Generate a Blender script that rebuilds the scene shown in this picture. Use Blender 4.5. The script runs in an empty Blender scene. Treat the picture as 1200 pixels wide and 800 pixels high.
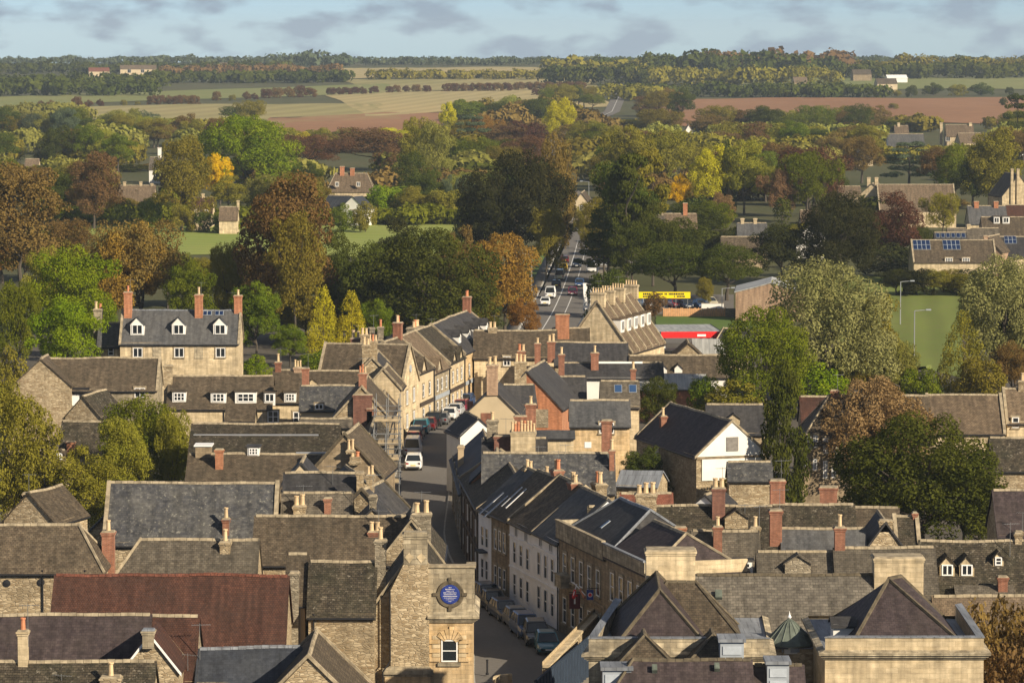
import bpy, bmesh, math, random
import numpy as np
from mathutils import Vector, Matrix, noise
SC = bpy.context.scene
COL = SC.collection
R = math.radians
rnd = random.Random(7)
# ------------------------------------------------------------------ camera
CAMH = 46.0; FPX = 4200.0; HORIZ = 40.0
PITCH = math.atan((400 - HORIZ) / FPX)
cam_d = bpy.data.cameras.new('camera'); cam = bpy.data.objects.new('camera', cam_d); COL.objects.link(cam)
cam.location = (0, 0, CAMH); cam.rotation_euler = (math.pi / 2 - PITCH, 0, 0)
cam_d.sensor_width = 36; cam_d.lens = 36 * FPX / 1200; cam_d.clip_start = 1; cam_d.clip_end = 30000
SC.camera = cam
# ------------------------------------------------------------------ sun, sky, exposure
SUN_AZ, SUN_EL = R(132), R(26)          # clockwise from +Y (the view direction): behind the camera on the right
SDIR = Vector((math.cos(SUN_EL) * math.sin(SUN_AZ), math.cos(SUN_EL) * math.cos(SUN_AZ), math.sin(SUN_EL)))
sun_d = bpy.data.lights.new('sun', 'SUN'); sun = bpy.data.objects.new('sun', sun_d); COL.objects.link(sun)
sun_d.energy = 4.1; sun_d.angle = R(0.55); sun_d.color = (1, .865, .67)
sun.rotation_euler = SDIR.to_track_quat('Z', 'Y').to_euler(); sun.location = (200, -100, 300)
W = bpy.data.worlds.new('World'); SC.world = W; W.use_nodes = True
nt = W.node_tree; nt.nodes.clear()
def nd(t, kind, **kw):
    n = t.nodes.new(kind)
    for k, v in kw.items():
        if k.startswith('i_'):
            key = k[2:]
            n.inputs[int(key) if key.isdigit() else key.replace('_', ' ')].default_value = v
        else: setattr(n, k, v)
    return n
sky = nd(nt, 'ShaderNodeTexSky', sky_type='NISHITA', sun_disc=False, sun_elevation=SUN_EL, sun_rotation=SUN_AZ, altitude=150, air_density=.5, dust_density=0, ozone_density=4.0)
bg = nd(nt, 'ShaderNodeBackground', i_Strength=.15); wo = nd(nt, 'ShaderNodeOutputWorld')
tc = nd(nt, 'ShaderNodeTexCoord')
sep = nd(nt, 'ShaderNodeSeparateXYZ'); nt.links.new(tc.outputs['Generated'], sep.inputs[0])
# banks of small cumulus: azimuth and elevation both stretched so the heaps keep the size they have in view
az = nd(nt, 'ShaderNodeMath', operation='ARCTAN2'); nt.links.new(sep.outputs['X'], az.inputs[0]); nt.links.new(sep.outputs['Y'], az.inputs[1])
cmb = nd(nt, 'ShaderNodeCombineXYZ')
m1 = nd(nt, 'ShaderNodeMath', operation='MULTIPLY', i_1=42.0); nt.links.new(az.outputs[0], m1.inputs[0]); nt.links.new(m1.outputs[0], cmb.inputs[0])
m2 = nd(nt, 'ShaderNodeMath', operation='MULTIPLY', i_1=100.0); nt.links.new(sep.outputs['Z'], m2.inputs[0]); nt.links.new(m2.outputs[0], cmb.inputs[1])
cn = nd(nt, 'ShaderNodeTexNoise', i_Scale=1.0, i_Detail=5.0, i_Roughness=.5); nt.links.new(cmb.outputs[0], cn.inputs['Vector'])
cr = nd(nt, 'ShaderNodeValToRGB'); cr.color_ramp.elements[0].position = .48; cr.color_ramp.elements[1].position = .61
nt.links.new(cn.outputs['Fac'], cr.inputs[0])
hs = nd(nt, 'ShaderNodeHueSaturation', i_Saturation=.95, i_Value=1.0); nt.links.new(sky.outputs[0], hs.inputs['Color'])
tint = nd(nt, 'ShaderNodeMix', data_type='RGBA', blend_type='MULTIPLY'); tint.inputs[0].default_value = 1; tint.inputs[7].default_value = (.31, .31, .31, 1)
nt.links.new(hs.outputs[0], tint.inputs[6])
cm = nd(nt, 'ShaderNodeMix', data_type='RGBA', blend_type='MIX'); nt.links.new(tint.outputs[2], cm.inputs[6])
ce = nd(nt, 'ShaderNodeMapRange', i_1=.02, i_2=.35); nt.links.new(sep.outputs['Z'], ce.inputs[0])
cc = nd(nt, 'ShaderNodeMix', data_type='RGBA'); nt.links.new(ce.outputs[0], cc.inputs[0]); cc.inputs[6].default_value = (1.26, 1.58, 1.92, 1); cc.inputs[7].default_value = (2.1, 2.1, 2.15, 1)   # cloud: blue-grey through the air near the horizon, whitened overhead, out of view, to neutralise fill
nt.links.new(cc.outputs[2], cm.inputs[7]); nt.links.new(cr.outputs[0], cm.inputs[0])
nt.links.new(cm.outputs[2], bg.inputs[0]); nt.links.new(bg.outputs[0], wo.inputs[0])
vs = SC.view_settings; vs.view_transform = 'Standard'; vs.look = 'None'; vs.exposure = .86; vs.gamma = 1; vs.use_curve_mapping = False
cy = SC.cycles
cy.max_bounces = 5; cy.diffuse_bounces = 2; cy.glossy_bounces = 2; cy.transmission_bounces = 2; cy.transparent_max_bounces = 4; cy.volume_bounces = 0
cy.use_denoising = True; cy.sample_clamp_indirect = 4; cy.caustics_reflective = False; cy.caustics_refractive = False
# ------------------------------------------------------------------ geometry helpers
CP, SP = math.cos(PITCH), math.sin(PITCH)
def raydir(px, py):
    u = (px - 600) / FPX; v = (400 - py) / FPX
    return Vector((u, CP + SP * v, -SP + CP * v))
ORG = Vector((0, 0, CAMH))
def terrain(x, y):
    def ss(t): t = max(0, min(1, t)); return t * t * (3 - 2 * t)
    z = 14 * ss((y - 1500) / 2700)
    z += ss((y - 1500) / 1500) * (1.6 * math.sin(x / 310 + 1) + 1.2 * math.sin(x / 140 + y / 500))
    if y > 4200: z -= (y - 4200) * .009
    return z
def G(px, py, z=0.0):
    d = raydir(px, py); t = (z - CAMH) / d.z
    return ORG + d * t
def GT(px, py):                                  # point of the terrain seen at a pixel
    d = raydir(px, py); t = 150.0; last = t
    while t < 9000:
        p = ORG + d * t
        if p.z <= terrain(p.x, p.y): break
        last = t; t *= 1.01
    a, b = last, t
    for _ in range(14):
        m = (a + b) / 2; p = ORG + d * m
        if p.z <= terrain(p.x, p.y): b = m
        else: a = m
    return ORG + d * b
def atY(px, py, y):
    d = raydir(px, py); return ORG + d * (y / d.y)
def tag(o, label=None, cat=None, group=None, kind=None):
    if label: o['label'] = label
    if cat: o['category'] = cat
    if group: o['group'] = group
    if kind: o['kind'] = kind
    return o
def empty(name, loc, rz=0):
    o = bpy.data.objects.new(name, None); COL.objects.link(o); o.location = loc; o.rotation_euler = (0, 0, rz); o.empty_display_size = .2
    return o
def link(name, me, parent=None, mat=None, M=None):
    o = bpy.data.objects.new(name, me); COL.objects.link(o)
    if mat is not None:
        if len(me.materials) == 0: me.materials.append(mat)
        elif me.materials[0] != mat:
            o.material_slots[0].link = 'OBJECT'; o.material_slots[0].material = mat
    if parent: o.parent = parent
    if M is not None: o.matrix_local = M
    return o
class MB:
    """collects polygons with uv in metres"""
    def __init__(s): s.v = []; s.f = []; s.uv = []; s.mi = []
    def poly(s, pts, uvs=None, mi=0):
        i = len(s.v); s.v += [tuple(p) for p in pts]; s.f.append(tuple(range(i, i + len(pts)))); s.mi.append(mi)
        if uvs is None:
            p0 = Vector(pts[0]); n = Vector((0, 0, 0))
            for k in range(1, len(pts) - 1): n += (Vector(pts[k]) - p0).cross(Vector(pts[k + 1]) - p0)
            n = n.normalized() if n.length > 1e-9 else Vector((0, 0, 1))
            h = Vector((0, 0, 1)).cross(n)
            h = h.normalized() if h.length > 1e-3 else Vector((1, 0, 0))
            w = n.cross(h)
            uvs = [(Vector(p).dot(h), Vector(p).dot(w)) for p in pts]
        s.uv += uvs
    def box(s, x0, x1, y0, y1, z0, z1, mi=0, M=None):
        c = [Vector((x, y, z)) for z in (z0, z1) for y in (y0, y1) for x in (x0, x1)]
        if M: c = [M @ p for p in c]
        for q in ((0, 2, 3, 1), (4, 5, 7, 6), (0, 1, 5, 4), (1, 3, 7, 5), (3, 2, 6, 7), (2, 0, 4, 6)): s.poly([c[k] for k in q], mi=mi)
    def frustum(s, x0, x1, y0, y1, z0, z1, tx, ty, mi=0):
        b = [(x0, y0, z0), (x1, y0, z0), (x1, y1, z0), (x0, y1, z0)]
        t = [(x0 + tx, y0 + ty, z1), (x1 - tx, y0 + ty, z1), (x1 - tx, y1 - ty, z1), (x0 + tx, y1 - ty, z1)]
        for k in range(4): j = (k + 1) % 4; s.poly([b[k], b[j], t[j], t[k]], mi=mi)
        s.poly(t, mi=mi); s.poly(b[::-1], mi=mi)
    def lathe(s, prof, c=(0, 0, 0), n=8, mi=0):
        for k in range(n):
            a, b = 2 * math.pi * k / n, 2 * math.pi * (k + 1) / n
            for (r0, z0), (r1, z1) in zip(prof, prof[1:]):
                P = [(c[0] + r0 * math.cos(a), c[1] + r0 * math.sin(a), c[2] + z0), (c[0] + r0 * math.cos(b), c[1] + r0 * math.sin(b), c[2] + z0),
                     (c[0] + r1 * math.cos(b), c[1] + r1 * math.sin(b), c[2] + z1), (c[0] + r1 * math.cos(a), c[1] + r1 * math.sin(a), c[2] + z1)]
                if r0 < 1e-4: P = [P[0], P[2], P[3]]
                elif r1 < 1e-4: P = P[:3]
                s.poly(P, mi=mi)
    def tube(s, a, b, r0, r1=None, n=6, mi=0):
        r1 = r0 if r1 is None else r1
        a, b = Vector(a), Vector(b); d = (b - a).normalized()
        e = d.orthogonal().normalized(); f = d.cross(e)
        A = [a + (e * math.cos(2 * math.pi * k / n) + f * math.sin(2 * math.pi * k / n)) * r0 for k in range(n)]
        B_ = [b + (e * math.cos(2 * math.pi * k / n) + f * math.sin(2 * math.pi * k / n)) * r1 for k in range(n)]
        for k in range(n): j = (k + 1) % n; s.poly([A[k], A[j], B_[j], B_[k]], mi=mi)
        s.poly(A[::-1], mi=mi); s.poly(B_, mi=mi)
    def mesh(s, name, mats=()):
        me = bpy.data.meshes.new(name); me.from_pydata(s.v, [], s.f)
        uvl = me.uv_layers.new(name='UVMap'); flat = [c for t in s.uv for c in t]
        uvl.data.foreach_set('uv', flat)
        if any(s.mi): me.polygons.foreach_set('material_index', s.mi)
        for m in mats: me.materials.append(m)
        me.update(); return me
    def build(s, name, mat, parent=None, M=None):
        ms = mat if isinstance(mat, (list, tuple)) else (mat,)
        return link(name, s.mesh(name, ms), parent, None, M)
# ------------------------------------------------------------------ materials
MATS = {}
def newmat(name):
    m = bpy.data.materials.new(name); m.use_nodes = True; t = m.node_tree; t.nodes.clear()
    o = nd(t, 'ShaderNodeOutputMaterial'); b = nd(t, 'ShaderNodeBsdfPrincipled'); t.links.new(b.outputs[0], o.inputs[0])
    MATS[name] = m; return m, t, b, o
def rgba(c): return (c[0], c[1], c[2], 1)
def plain(name, c, rough=.7, metal=0, spec=.3, var=.12, scale=1.5):
    m, t, b, o = newmat(name)
    b.inputs['Roughness'].default_value = rough; b.inputs['Metallic'].default_value = metal; b.inputs['Specular IOR Level'].default_value = spec
    if var:
        g = nd(t, 'ShaderNodeNewGeometry'); n = nd(t, 'ShaderNodeTexNoise', i_Scale=scale, i_Detail=4.0); t.links.new(g.outputs['Position'], n.inputs['Vector'])
        mp = nd(t, 'ShaderNodeMapRange', i_1=.3, i_2=.7, i_3=1 - var, i_4=1 + var); t.links.new(n.outputs['Fac'], mp.inputs[0])
        mx = nd(t, 'ShaderNodeMix', data_type='RGBA', blend_type='MULTIPLY'); mx.inputs[0].default_value = 1; mx.inputs[6].default_value = rgba(c)
        t.links.new(mp.outputs[0], mx.inputs[7]); t.links.new(mx.outputs[2], b.inputs['Base Color'])
    else: b.inputs['Base Color'].default_value = rgba(c)
    return m
def courses(name, c1, c2, mortar, bw, bh, blotch, spot=None, rough=.85, bump=.5, msize=.015, spots=.62, bl_amt=.5, streak=True, squash=1.0, spec=.25, blsc=.35, offs=.5, grain=.28, warp=.035):
    """coursed masonry or roof covering: uv in metres; blotch = second tone of weathering, spot = lichen"""
    m, t, b, o = newmat(name); L = t.links.new
    b.inputs['Roughness'].default_value = rough; b.inputs['Specular IOR Level'].default_value = spec
    uv = nd(t, 'ShaderNodeUVMap', uv_map='UVMap'); g = nd(t, 'ShaderNodeNewGeometry')
    wn = nd(t, 'ShaderNodeTexNoise', i_Scale=3.0, i_Detail=2.0); L(uv.outputs[0], wn.inputs['Vector'])
    ad = nd(t, 'ShaderNodeMixRGB', blend_type='ADD', i_0=warp * bw / .3); L(uv.outputs[0], ad.inputs[1]); L(wn.outputs['Color'], ad.inputs[2])
    br = nd(t, 'ShaderNodeTexBrick', offset=offs, squash=squash, i_Scale=1.0, i_Mortar_Size=msize, i_Mortar_Smooth=.3, i_Bias=0.0, i_Brick_Width=bw, i_Row_Height=bh)
    br.inputs['Color1'].default_value = rgba(c1); br.inputs['Color2'].default_value = rgba(c2); br.inputs['Mortar'].default_value = rgba(mortar)
    L(ad.outputs[0], br.inputs['Vector'])
    n1 = nd(t, 'ShaderNodeTexNoise', i_Scale=blsc, i_Detail=6.0, i_Roughness=.65); L(g.outputs['Position'], n1.inputs['Vector'])
    mr = nd(t, 'ShaderNodeMapRange', i_1=.40, i_2=.68, i_3=0.0, i_4=bl_amt); L(n1.outputs['Fac'], mr.inputs[0])
    mx = nd(t, 'ShaderNodeMix', data_type='RGBA'); L(mr.outputs[0], mx.inputs[0]); L(br.outputs['Color'], mx.inputs[6]); mx.inputs[7].default_value = rgba(blotch)
    last = mx.outputs[2]
    n3 = nd(t, 'ShaderNodeTexNoise', i_Scale=1.0, i_Detail=3.0); mp = nd(t, 'ShaderNodeMapping'); mp.inputs['Scale'].default_value = (2.2, .25, 1)
    L(uv.outputs[0], mp.inputs[0]); L(mp.outputs[0], n3.inputs['Vector'])
    m3 = nd(t, 'ShaderNodeMapRange', i_1=.3, i_2=.7, i_3=.68, i_4=1.24); L(n3.outputs['Fac'], m3.inputs[0])
    mm = nd(t, 'ShaderNodeMix', data_type='RGBA', blend_type='MULTIPLY'); mm.inputs[0].default_value = 1 if streak else .4; L(last, mm.inputs[6]); L(m3.outputs[0], mm.inputs[7]); last = mm.outputs[2]
    n4 = nd(t, 'ShaderNodeTexNoise', i_Scale=1.0, i_Detail=4.0, i_Roughness=.7); mp4 = nd(t, 'ShaderNodeMapping'); mp4.inputs['Scale'].default_value = (1.6 / bw * .3, 1.5 / bh * .3, 1)
    L(uv.outputs[0], mp4.inputs[0]); L(mp4.outputs[0], n4.inputs['Vector']); m4 = nd(t, 'ShaderNodeMapRange', i_1=.3, i_2=.7, i_3=1 - grain, i_4=1 + grain); L(n4.outputs['Fac'], m4.inputs[0])
    m5 = nd(t, 'ShaderNodeMix', data_type='RGBA', blend_type='MULTIPLY'); m5.inputs[0].default_value = 1; L(last, m5.inputs[6]); L(m4.outputs[0], m5.inputs[7]); last = m5.outputs[2]
    if spot:
        n2 = nd(t, 'ShaderNodeTexNoise', i_Scale=3.2, i_Detail=5.0, i_Roughness=.7); L(g.outputs['Position'], n2.inputs['Vector'])
        m2 = nd(t, 'ShaderNodeMapRange', i_1=spots, i_2=spots + .08, i_3=0.0, i_4=.85); L(n2.outputs['Fac'], m2.inputs[0])
        ms = nd(t, 'ShaderNodeMix', data_type='RGBA'); L(m2.outputs[0], ms.inputs[0]); L(last, ms.inputs[6]); ms.inputs[7].default_value = rgba(spot); last = ms.outputs[2]
    oi = nd(t, 'ShaderNodeObjectInfo'); mo = nd(t, 'ShaderNodeMapRange', i_1=0.0, i_2=1.0, i_3=.88, i_4=1.12); L(oi.outputs['Random'], mo.inputs[0])
    mz = nd(t, 'ShaderNodeMix', data_type='RGBA', blend_type='MULTIPLY'); mz.inputs[0].default_value = 1; L(last, mz.inputs[6]); L(mo.outputs[0], mz.inputs[7])
    L(mz.outputs[2], b.inputs['Base Color'])
    bp = nd(t, 'ShaderNodeBump', i_Strength=bump, i_Distance=.04)
    hm = nd(t, 'ShaderNodeMath', operation='SUBTRACT'); L(wn.outputs['Fac'], hm.inputs[0]); L(br.outputs['Fac'], hm.inputs[1]); L(hm.outputs[0], bp.inputs['Height'])
    L(bp.outputs[0], b.inputs['Normal'])
    return m
# roofs: tile and slate darkened a little overall, in place of cloud shadow
courses('stone_tile', (0.077, 0.057, 0.037), (0.131, 0.101, 0.066), (0.044, 0.035, 0.024), .26, .17, (0.054, 0.044, 0.030), (0.183, 0.157, 0.109), spots=.64, bl_amt=.7, grain=.42)
courses('stone_tile_warm', (0.131, 0.094, 0.059), (0.196, 0.144, 0.091), (0.061, 0.045, 0.031), .26, .17, (0.096, 0.071, 0.048), (0.235, 0.200, 0.139), spots=.66, grain=.36)
courses('stone_tile_moss', (0.039, 0.031, 0.021), (0.087, 0.070, 0.047), (0.019, 0.016, 0.012), .28, .18, (0.031, 0.030, 0.017), (0.217, 0.191, 0.144), spots=.585, bump=.9, blsc=.6, grain=.5, bl_amt=.7)
courses('stone_tile_grey', (0.094, 0.078, 0.057), (0.148, 0.126, 0.094), (0.048, 0.041, 0.031), .30, .19, (0.068, 0.059, 0.044), (0.217, 0.196, 0.148), spots=.65, bl_amt=.65, grain=.36)
courses('slate_grey', (0.063, 0.064, 0.065), (0.091, 0.091, 0.092), (0.037, 0.037, 0.039), .26, .2, (0.117, 0.111, 0.100), (0.209, 0.204, 0.178), rough=.75, spots=.64, bump=.25, msize=.008, spec=.25, grain=.25)
courses('slate_dark', (0.031, 0.030, 0.032), (0.050, 0.048, 0.049), (0.019, 0.019, 0.021), .26, .2, (0.068, 0.063, 0.055), (0.174, 0.165, 0.135), rough=.75, spots=.66, bump=.25, msize=.008, spec=.25, grain=.28)
courses('slate_blue', (0.030, 0.034, 0.044), (0.044, 0.049, 0.059), (0.019, 0.021, 0.026), .26, .2, (0.050, 0.052, 0.054), None, rough=.7, bump=.25, msize=.008, spec=.25)
courses('slate_purple', (0.044, 0.032, 0.033), (0.070, 0.052, 0.050), (0.026, 0.021, 0.022), .27, .21, (0.068, 0.054, 0.045), (0.139, 0.117, 0.087), rough=.75, spots=.69, bump=.25, msize=.010, spec=.2, grain=.3)
courses('slate_mottled', (0.037, 0.038, 0.043), (0.078, 0.077, 0.075), (0.023, 0.023, 0.026), .26, .2, (0.126, 0.119, 0.102), (0.217, 0.209, 0.174), rough=.75, spots=.58, bump=.3, msize=.008, blsc=.8, spec=.25, grain=.35)
courses('slate_pale', (0.103, 0.090, 0.072), (0.170, 0.150, 0.118), (0.052, 0.045, 0.036), .36, .22, (0.091, 0.080, 0.064), (0.287, 0.257, 0.196), rough=.85, spots=.64, bump=.6, msize=.016, bl_amt=.65, grain=.36)
courses('red_tile', (0.063, 0.027, 0.018), (0.090, 0.039, 0.025), (0.033, 0.017, 0.012), .17, .16, (0.044, 0.025, 0.018), None, bump=.4, bl_amt=.75, grain=.3)
courses('red_tile_bright', (0.174, 0.061, 0.037), (0.217, 0.080, 0.050), (0.087, 0.035, 0.022), .2, .18, (0.122, 0.052, 0.035), None, bump=.4)
courses('metal_roof', (.40, .40, .37), (.43, .43, .40), (.22, .23, .24), 1.0, 40., (.27, .27, .26), None, rough=.5, bump=.3, msize=.03, streak=True, grain=.08)
courses('lead', (.20, .215, .235), (.235, .25, .27), (.13, .135, .15), .7, 2.2, (.155, .16, .17), None, rough=.6, bump=.3, msize=.03, grain=.12)
# walls
def rubble_mat(name, c1, c2, mortar, dark):
    m, t, b, o = newmat(name); L = t.links.new; b.inputs['Roughness'].default_value = .9; b.inputs['Specular IOR Level'].default_value = .2
    uv = nd(t, 'ShaderNodeUVMap', uv_map='UVMap'); g = nd(t, 'ShaderNodeNewGeometry'); mp = nd(t, 'ShaderNodeMapping'); mp.inputs['Scale'].default_value = (2.6, 6.8, 1); L(uv.outputs[0], mp.inputs[0])
    v1 = nd(t, 'ShaderNodeTexVoronoi', i_Scale=1.0, i_Randomness=.85); v2 = nd(t, 'ShaderNodeTexVoronoi', feature='DISTANCE_TO_EDGE', i_Scale=1.0, i_Randomness=.85); L(mp.outputs[0], v1.inputs['Vector']); L(mp.outputs[0], v2.inputs['Vector'])
    sp = nd(t, 'ShaderNodeSeparateColor'); L(v1.outputs['Color'], sp.inputs[0]); mx = nd(t, 'ShaderNodeMix', data_type='RGBA'); L(sp.outputs[0], mx.inputs[0]); mx.inputs[6].default_value = rgba(c1); mx.inputs[7].default_value = rgba(c2)
    e = nd(t, 'ShaderNodeMapRange', i_1=.02, i_2=.10); L(v2.outputs['Distance'], e.inputs[0]); mm = nd(t, 'ShaderNodeMix', data_type='RGBA'); L(e.outputs[0], mm.inputs[0]); mm.inputs[6].default_value = rgba(mortar); L(mx.outputs[2], mm.inputs[7])
    n = nd(t, 'ShaderNodeTexNoise', i_Scale=.55, i_Detail=7.0, i_Roughness=.7); L(g.outputs['Position'], n.inputs['Vector']); r_ = nd(t, 'ShaderNodeMapRange', i_1=.45, i_2=.70, i_3=0.0, i_4=.75); L(n.outputs['Fac'], r_.inputs[0])
    md = nd(t, 'ShaderNodeMix', data_type='RGBA'); L(r_.outputs[0], md.inputs[0]); L(mm.outputs[2], md.inputs[6]); md.inputs[7].default_value = rgba(dark)
    oi = nd(t, 'ShaderNodeObjectInfo'); mo = nd(t, 'ShaderNodeMapRange', i_1=0.0, i_2=1.0, i_3=.88, i_4=1.12); L(oi.outputs['Random'], mo.inputs[0]); mz = nd(t, 'ShaderNodeMix', data_type='RGBA', blend_type='MULTIPLY'); mz.inputs[0].default_value = 1; L(md.outputs[2], mz.inputs[6]); L(mo.outputs[0], mz.inputs[7]); L(mz.outputs[2], b.inputs['Base Color'])
    bp = nd(t, 'ShaderNodeBump', i_Strength=.7, i_Distance=.05); L(e.outputs[0], bp.inputs['Height']); L(bp.outputs[0], b.inputs['Normal'])
rubble_mat('rubble', (.27, .195, .108), (.56, .455, .295), (.36, .29, .19), (.185, .145, .09))
rubble_mat('rubble_grey', (.20, .165, .115), (.42, .36, .26), (.28, .24, .175), (.145, .125, .088))
courses('ashlar', (.50, .395, .240), (.60, .485, .310), (.33, .26, .16), .75, .32, (.38, .31, .20), None, bump=.35, msize=.010, bl_amt=.55, streak=True)
courses('ashlar_weathered', (.34, .280, .185), (.52, .44, .30), (.20, .165, .11), .75, .34, (.15, .13, .095), None, bump=.4, msize=.014, bl_amt=.9, blsc=.7, grain=.3)
courses('ashlar_warm', (.47, .325, .160), (.58, .42, .235), (.33, .24, .13), .62, .30, (.52, .42, .27), None, bump=.35, msize=.012, bl_amt=.5)
courses('brown_stone', (.25, .19, .115), (.34, .26, .165), (.2, .16, .105), .5, .2, (.15, .118, .078), None, bump=.5, msize=.012)
courses('brick', (.265, .090, .048), (.345, .130, .070), (.32, .25, .18), .225, .075, (.20, .08, .05), (.42, .30, .2), spots=.7, bump=.4, msize=.012)
courses('brick_dark', (.165, .060, .040), (.225, .085, .055), (.22, .17, .13), .225, .075, (.10, .05, .038), (.38, .28, .18), spots=.7, bump=.4, msize=.012)
courses('brick_orange', (.40, .145, .065), (.47, .19, .09), (.38, .28, .19), .225, .075, (.33, .13, .065), None, bump=.35, msize=.010)
courses('brick_tan', (.40, .26, .165), (.46, .31, .2), (.32, .24, .17), .225, .075, (.27, .17, .11), None, bump=.3, msize=.010)
courses('planks', (.125, .088, .055), (.165, .118, .075), (.05, .035, .025), .22, 9., (.10, .075, .05), None, bump=.5, msize=.02, offs=0)
plain('render_cream', (.52, .42, .27), .9, var=.10, scale=.6)
plain('render_white', (.74, .72, .66), .85, var=.07, scale=.6)
plain('render_pale', (.80, .81, .82), .85, var=.07, scale=.7)
plain('render_tan', (.42, .32, .20), .9, var=.1, scale=.7)
plain('white_paint', (.80, .79, .76), .55, var=.04)
plain('black_iron', (.02, .02, .022), .5, var=0)
plain('dark_wood', (.06, .045, .035), .7)
plain('grey_paint', (.32, .35, .38), .5)
plain('aluminium', (.5, .51, .52), .4, metal=.6, var=.05)
plain('galvanised', (.20, .205, .205), .5, metal=.4, var=.1, scale=4)
plain('clay_pot', (.50, .20, .10), .8, var=.2, scale=2)
plain('buff_pot', (.58, .43, .25), .8, var=.2, scale=2)
plain('coping_stone', (.31, .255, .17), .9, var=.4, scale=2.2)
plain('lichen_stone', (.105, .085, .055), .9, var=.4, scale=2.5)
plain('copper_green', (.115, .135, .110), .75, var=.25, scale=2.2)
plain('blue_panel', (.020, .032, .052), .8, var=.15, scale=2)
plain('yellow_sign', (.85, .66, .01), .5, var=0)
plain('red_sign', (.72, .02, .02), .5, var=.03)
plain('maroon_sign', (.10, .008, .012), .5, var=0)
plain('blue_sign', (.03, .05, .22), .45, var=0)
plain('plaque_blue', (.025, .045, .22), .35, var=.05)
plain('fence_wood', (.55, .30, .14), .8, var=.18, scale=2)
plain('boards', (.42, .33, .20), .8, var=.2, scale=3)
plain('yellow_paint', (.75, .62, .05), .5, var=.05)
plain('solar_blue', (.010, .024, .07), .22, var=.05)
def glassmat(name, c, rough=.06):
    m, t, b, o = newmat(name); b.inputs['Base Color'].default_value = rgba(c); b.inputs['Roughness'].default_value = rough; b.inputs['Specular IOR Level'].default_value = .7
glassmat('glass', (.018, .022, .026)); glassmat('roof_glass', (.03, .07, .16), .12); glassmat('light_glass', (.10, .12, .14), .15)
def ground(name, c1, c2, c3, sc=.03, fine=.6, rough=.95, b_=.4, lines=0, ang=.3):
    m, t, b, o = newmat(name); L = t.links.new; b.inputs['Roughness'].default_value = rough; b.inputs['Specular IOR Level'].default_value = .15
    g = nd(t, 'ShaderNodeNewGeometry'); n1 = nd(t, 'ShaderNodeTexNoise', i_Scale=sc, i_Detail=8.0, i_Roughness=.6); n2 = nd(t, 'ShaderNodeTexNoise', i_Scale=fine, i_Detail=6.0, i_Roughness=.7)
    mp = nd(t, 'ShaderNodeMapping'); mp.inputs['Scale'].default_value = (1, .45, 1); L(g.outputs['Position'], mp.inputs[0]); L(mp.outputs[0], n1.inputs['Vector']); L(g.outputs['Position'], n2.inputs['Vector'])
    r1 = nd(t, 'ShaderNodeMapRange', i_1=.38, i_2=.62); L(n1.outputs['Fac'], r1.inputs[0]); r2 = nd(t, 'ShaderNodeMapRange', i_1=.35, i_2=.65, i_3=0.0, i_4=.6); L(n2.outputs['Fac'], r2.inputs[0])
    a = nd(t, 'ShaderNodeMix', data_type='RGBA'); L(r1.outputs[0], a.inputs[0]); a.inputs[6].default_value = rgba(c1); a.inputs[7].default_value = rgba(c2)
    e = nd(t, 'ShaderNodeMix', data_type='RGBA'); L(r2.outputs[0], e.inputs[0]); L(a.outputs[2], e.inputs[6]); e.inputs[7].default_value = rgba(c3); last = e.outputs[2]
    if lines:
        mr = nd(t, 'ShaderNodeMapping'); mr.inputs['Rotation'].default_value = (0, 0, ang); L(g.outputs['Position'], mr.inputs[0])
        wv = nd(t, 'ShaderNodeTexWave', i_Scale=lines, i_Distortion=6.0, i_Detail=3.0, i_2=3.0); wv.inputs['Detail Scale'].default_value = .3; L(mr.outputs[0], wv.inputs['Vector'])
        w2 = nd(t, 'ShaderNodeMapRange', i_1=.1, i_2=.9, i_3=.90, i_4=1.07); L(wv.outputs['Fac'], w2.inputs[0]); wm = nd(t, 'ShaderNodeMix', data_type='RGBA', blend_type='MULTIPLY'); wm.inputs[0].default_value = 1; L(last, wm.inputs[6]); L(w2.outputs[0], wm.inputs[7]); last = wm.outputs[2]
    L(last, b.inputs['Base Color'])
    bp = nd(t, 'ShaderNodeBump', i_Strength=b_, i_Distance=.05); L(n2.outputs['Fac'], bp.inputs['Height']); L(bp.outputs[0], b.inputs['Normal'])
    return m
ground('earth', (.075, .080, .030), (.11, .10, .045), (.06, .065, .028))
ground('yard', (.10, .088, .070), (.145, .125, .10), (.075, .07, .058), .12, 1.2)
ground('meadow', (.20, .27, .05), (.26, .30, .07), (.28, .28, .085), .012, .25, lines=0.05, ang=1.35)
ground('pasture', (.24, .225, .080), (.32, .27, .115), (.34, .28, .13), .006, .08, lines=0.012, ang=0.2)
ground('green_field', (.165, .195, .058), (.22, .225, .078), (.24, .225, .09), .006, .1, lines=0.012, ang=1.2)
ground('stubble', (.40, .315, .145), (.33, .28, .125), (.43, .34, .16), .006, .09, lines=0.02, ang=0.15)
ground('plough', (.28, .142, .066), (.34, .18, .090), (.22, .118, .062), .008, .1, lines=0.03, ang=1.4)
ground('lawn', (.075, .135, .025), (.10, .155, .035), (.12, .155, .045), .06, .8)
ground('park_grass', (.13, .185, .032), (.18, .22, .045), (.17, .16, .06), .02, .5, lines=0.06, ang=0.1)
ground('asphalt', (.155, .142, .125), (.185, .17, .15), (.125, .116, .104), .25, 2.5, b_=.15)
ground('paving', (.17, .15, .12), (.21, .185, .15), (.14, .125, .10), .5, 3, b_=.15)
plain('road_paint', (.62, .61, .57), .7, var=.15, scale=3)
plain('kerb_stone', (.28, .26, .22), .85, var=.2, scale=2)

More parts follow.
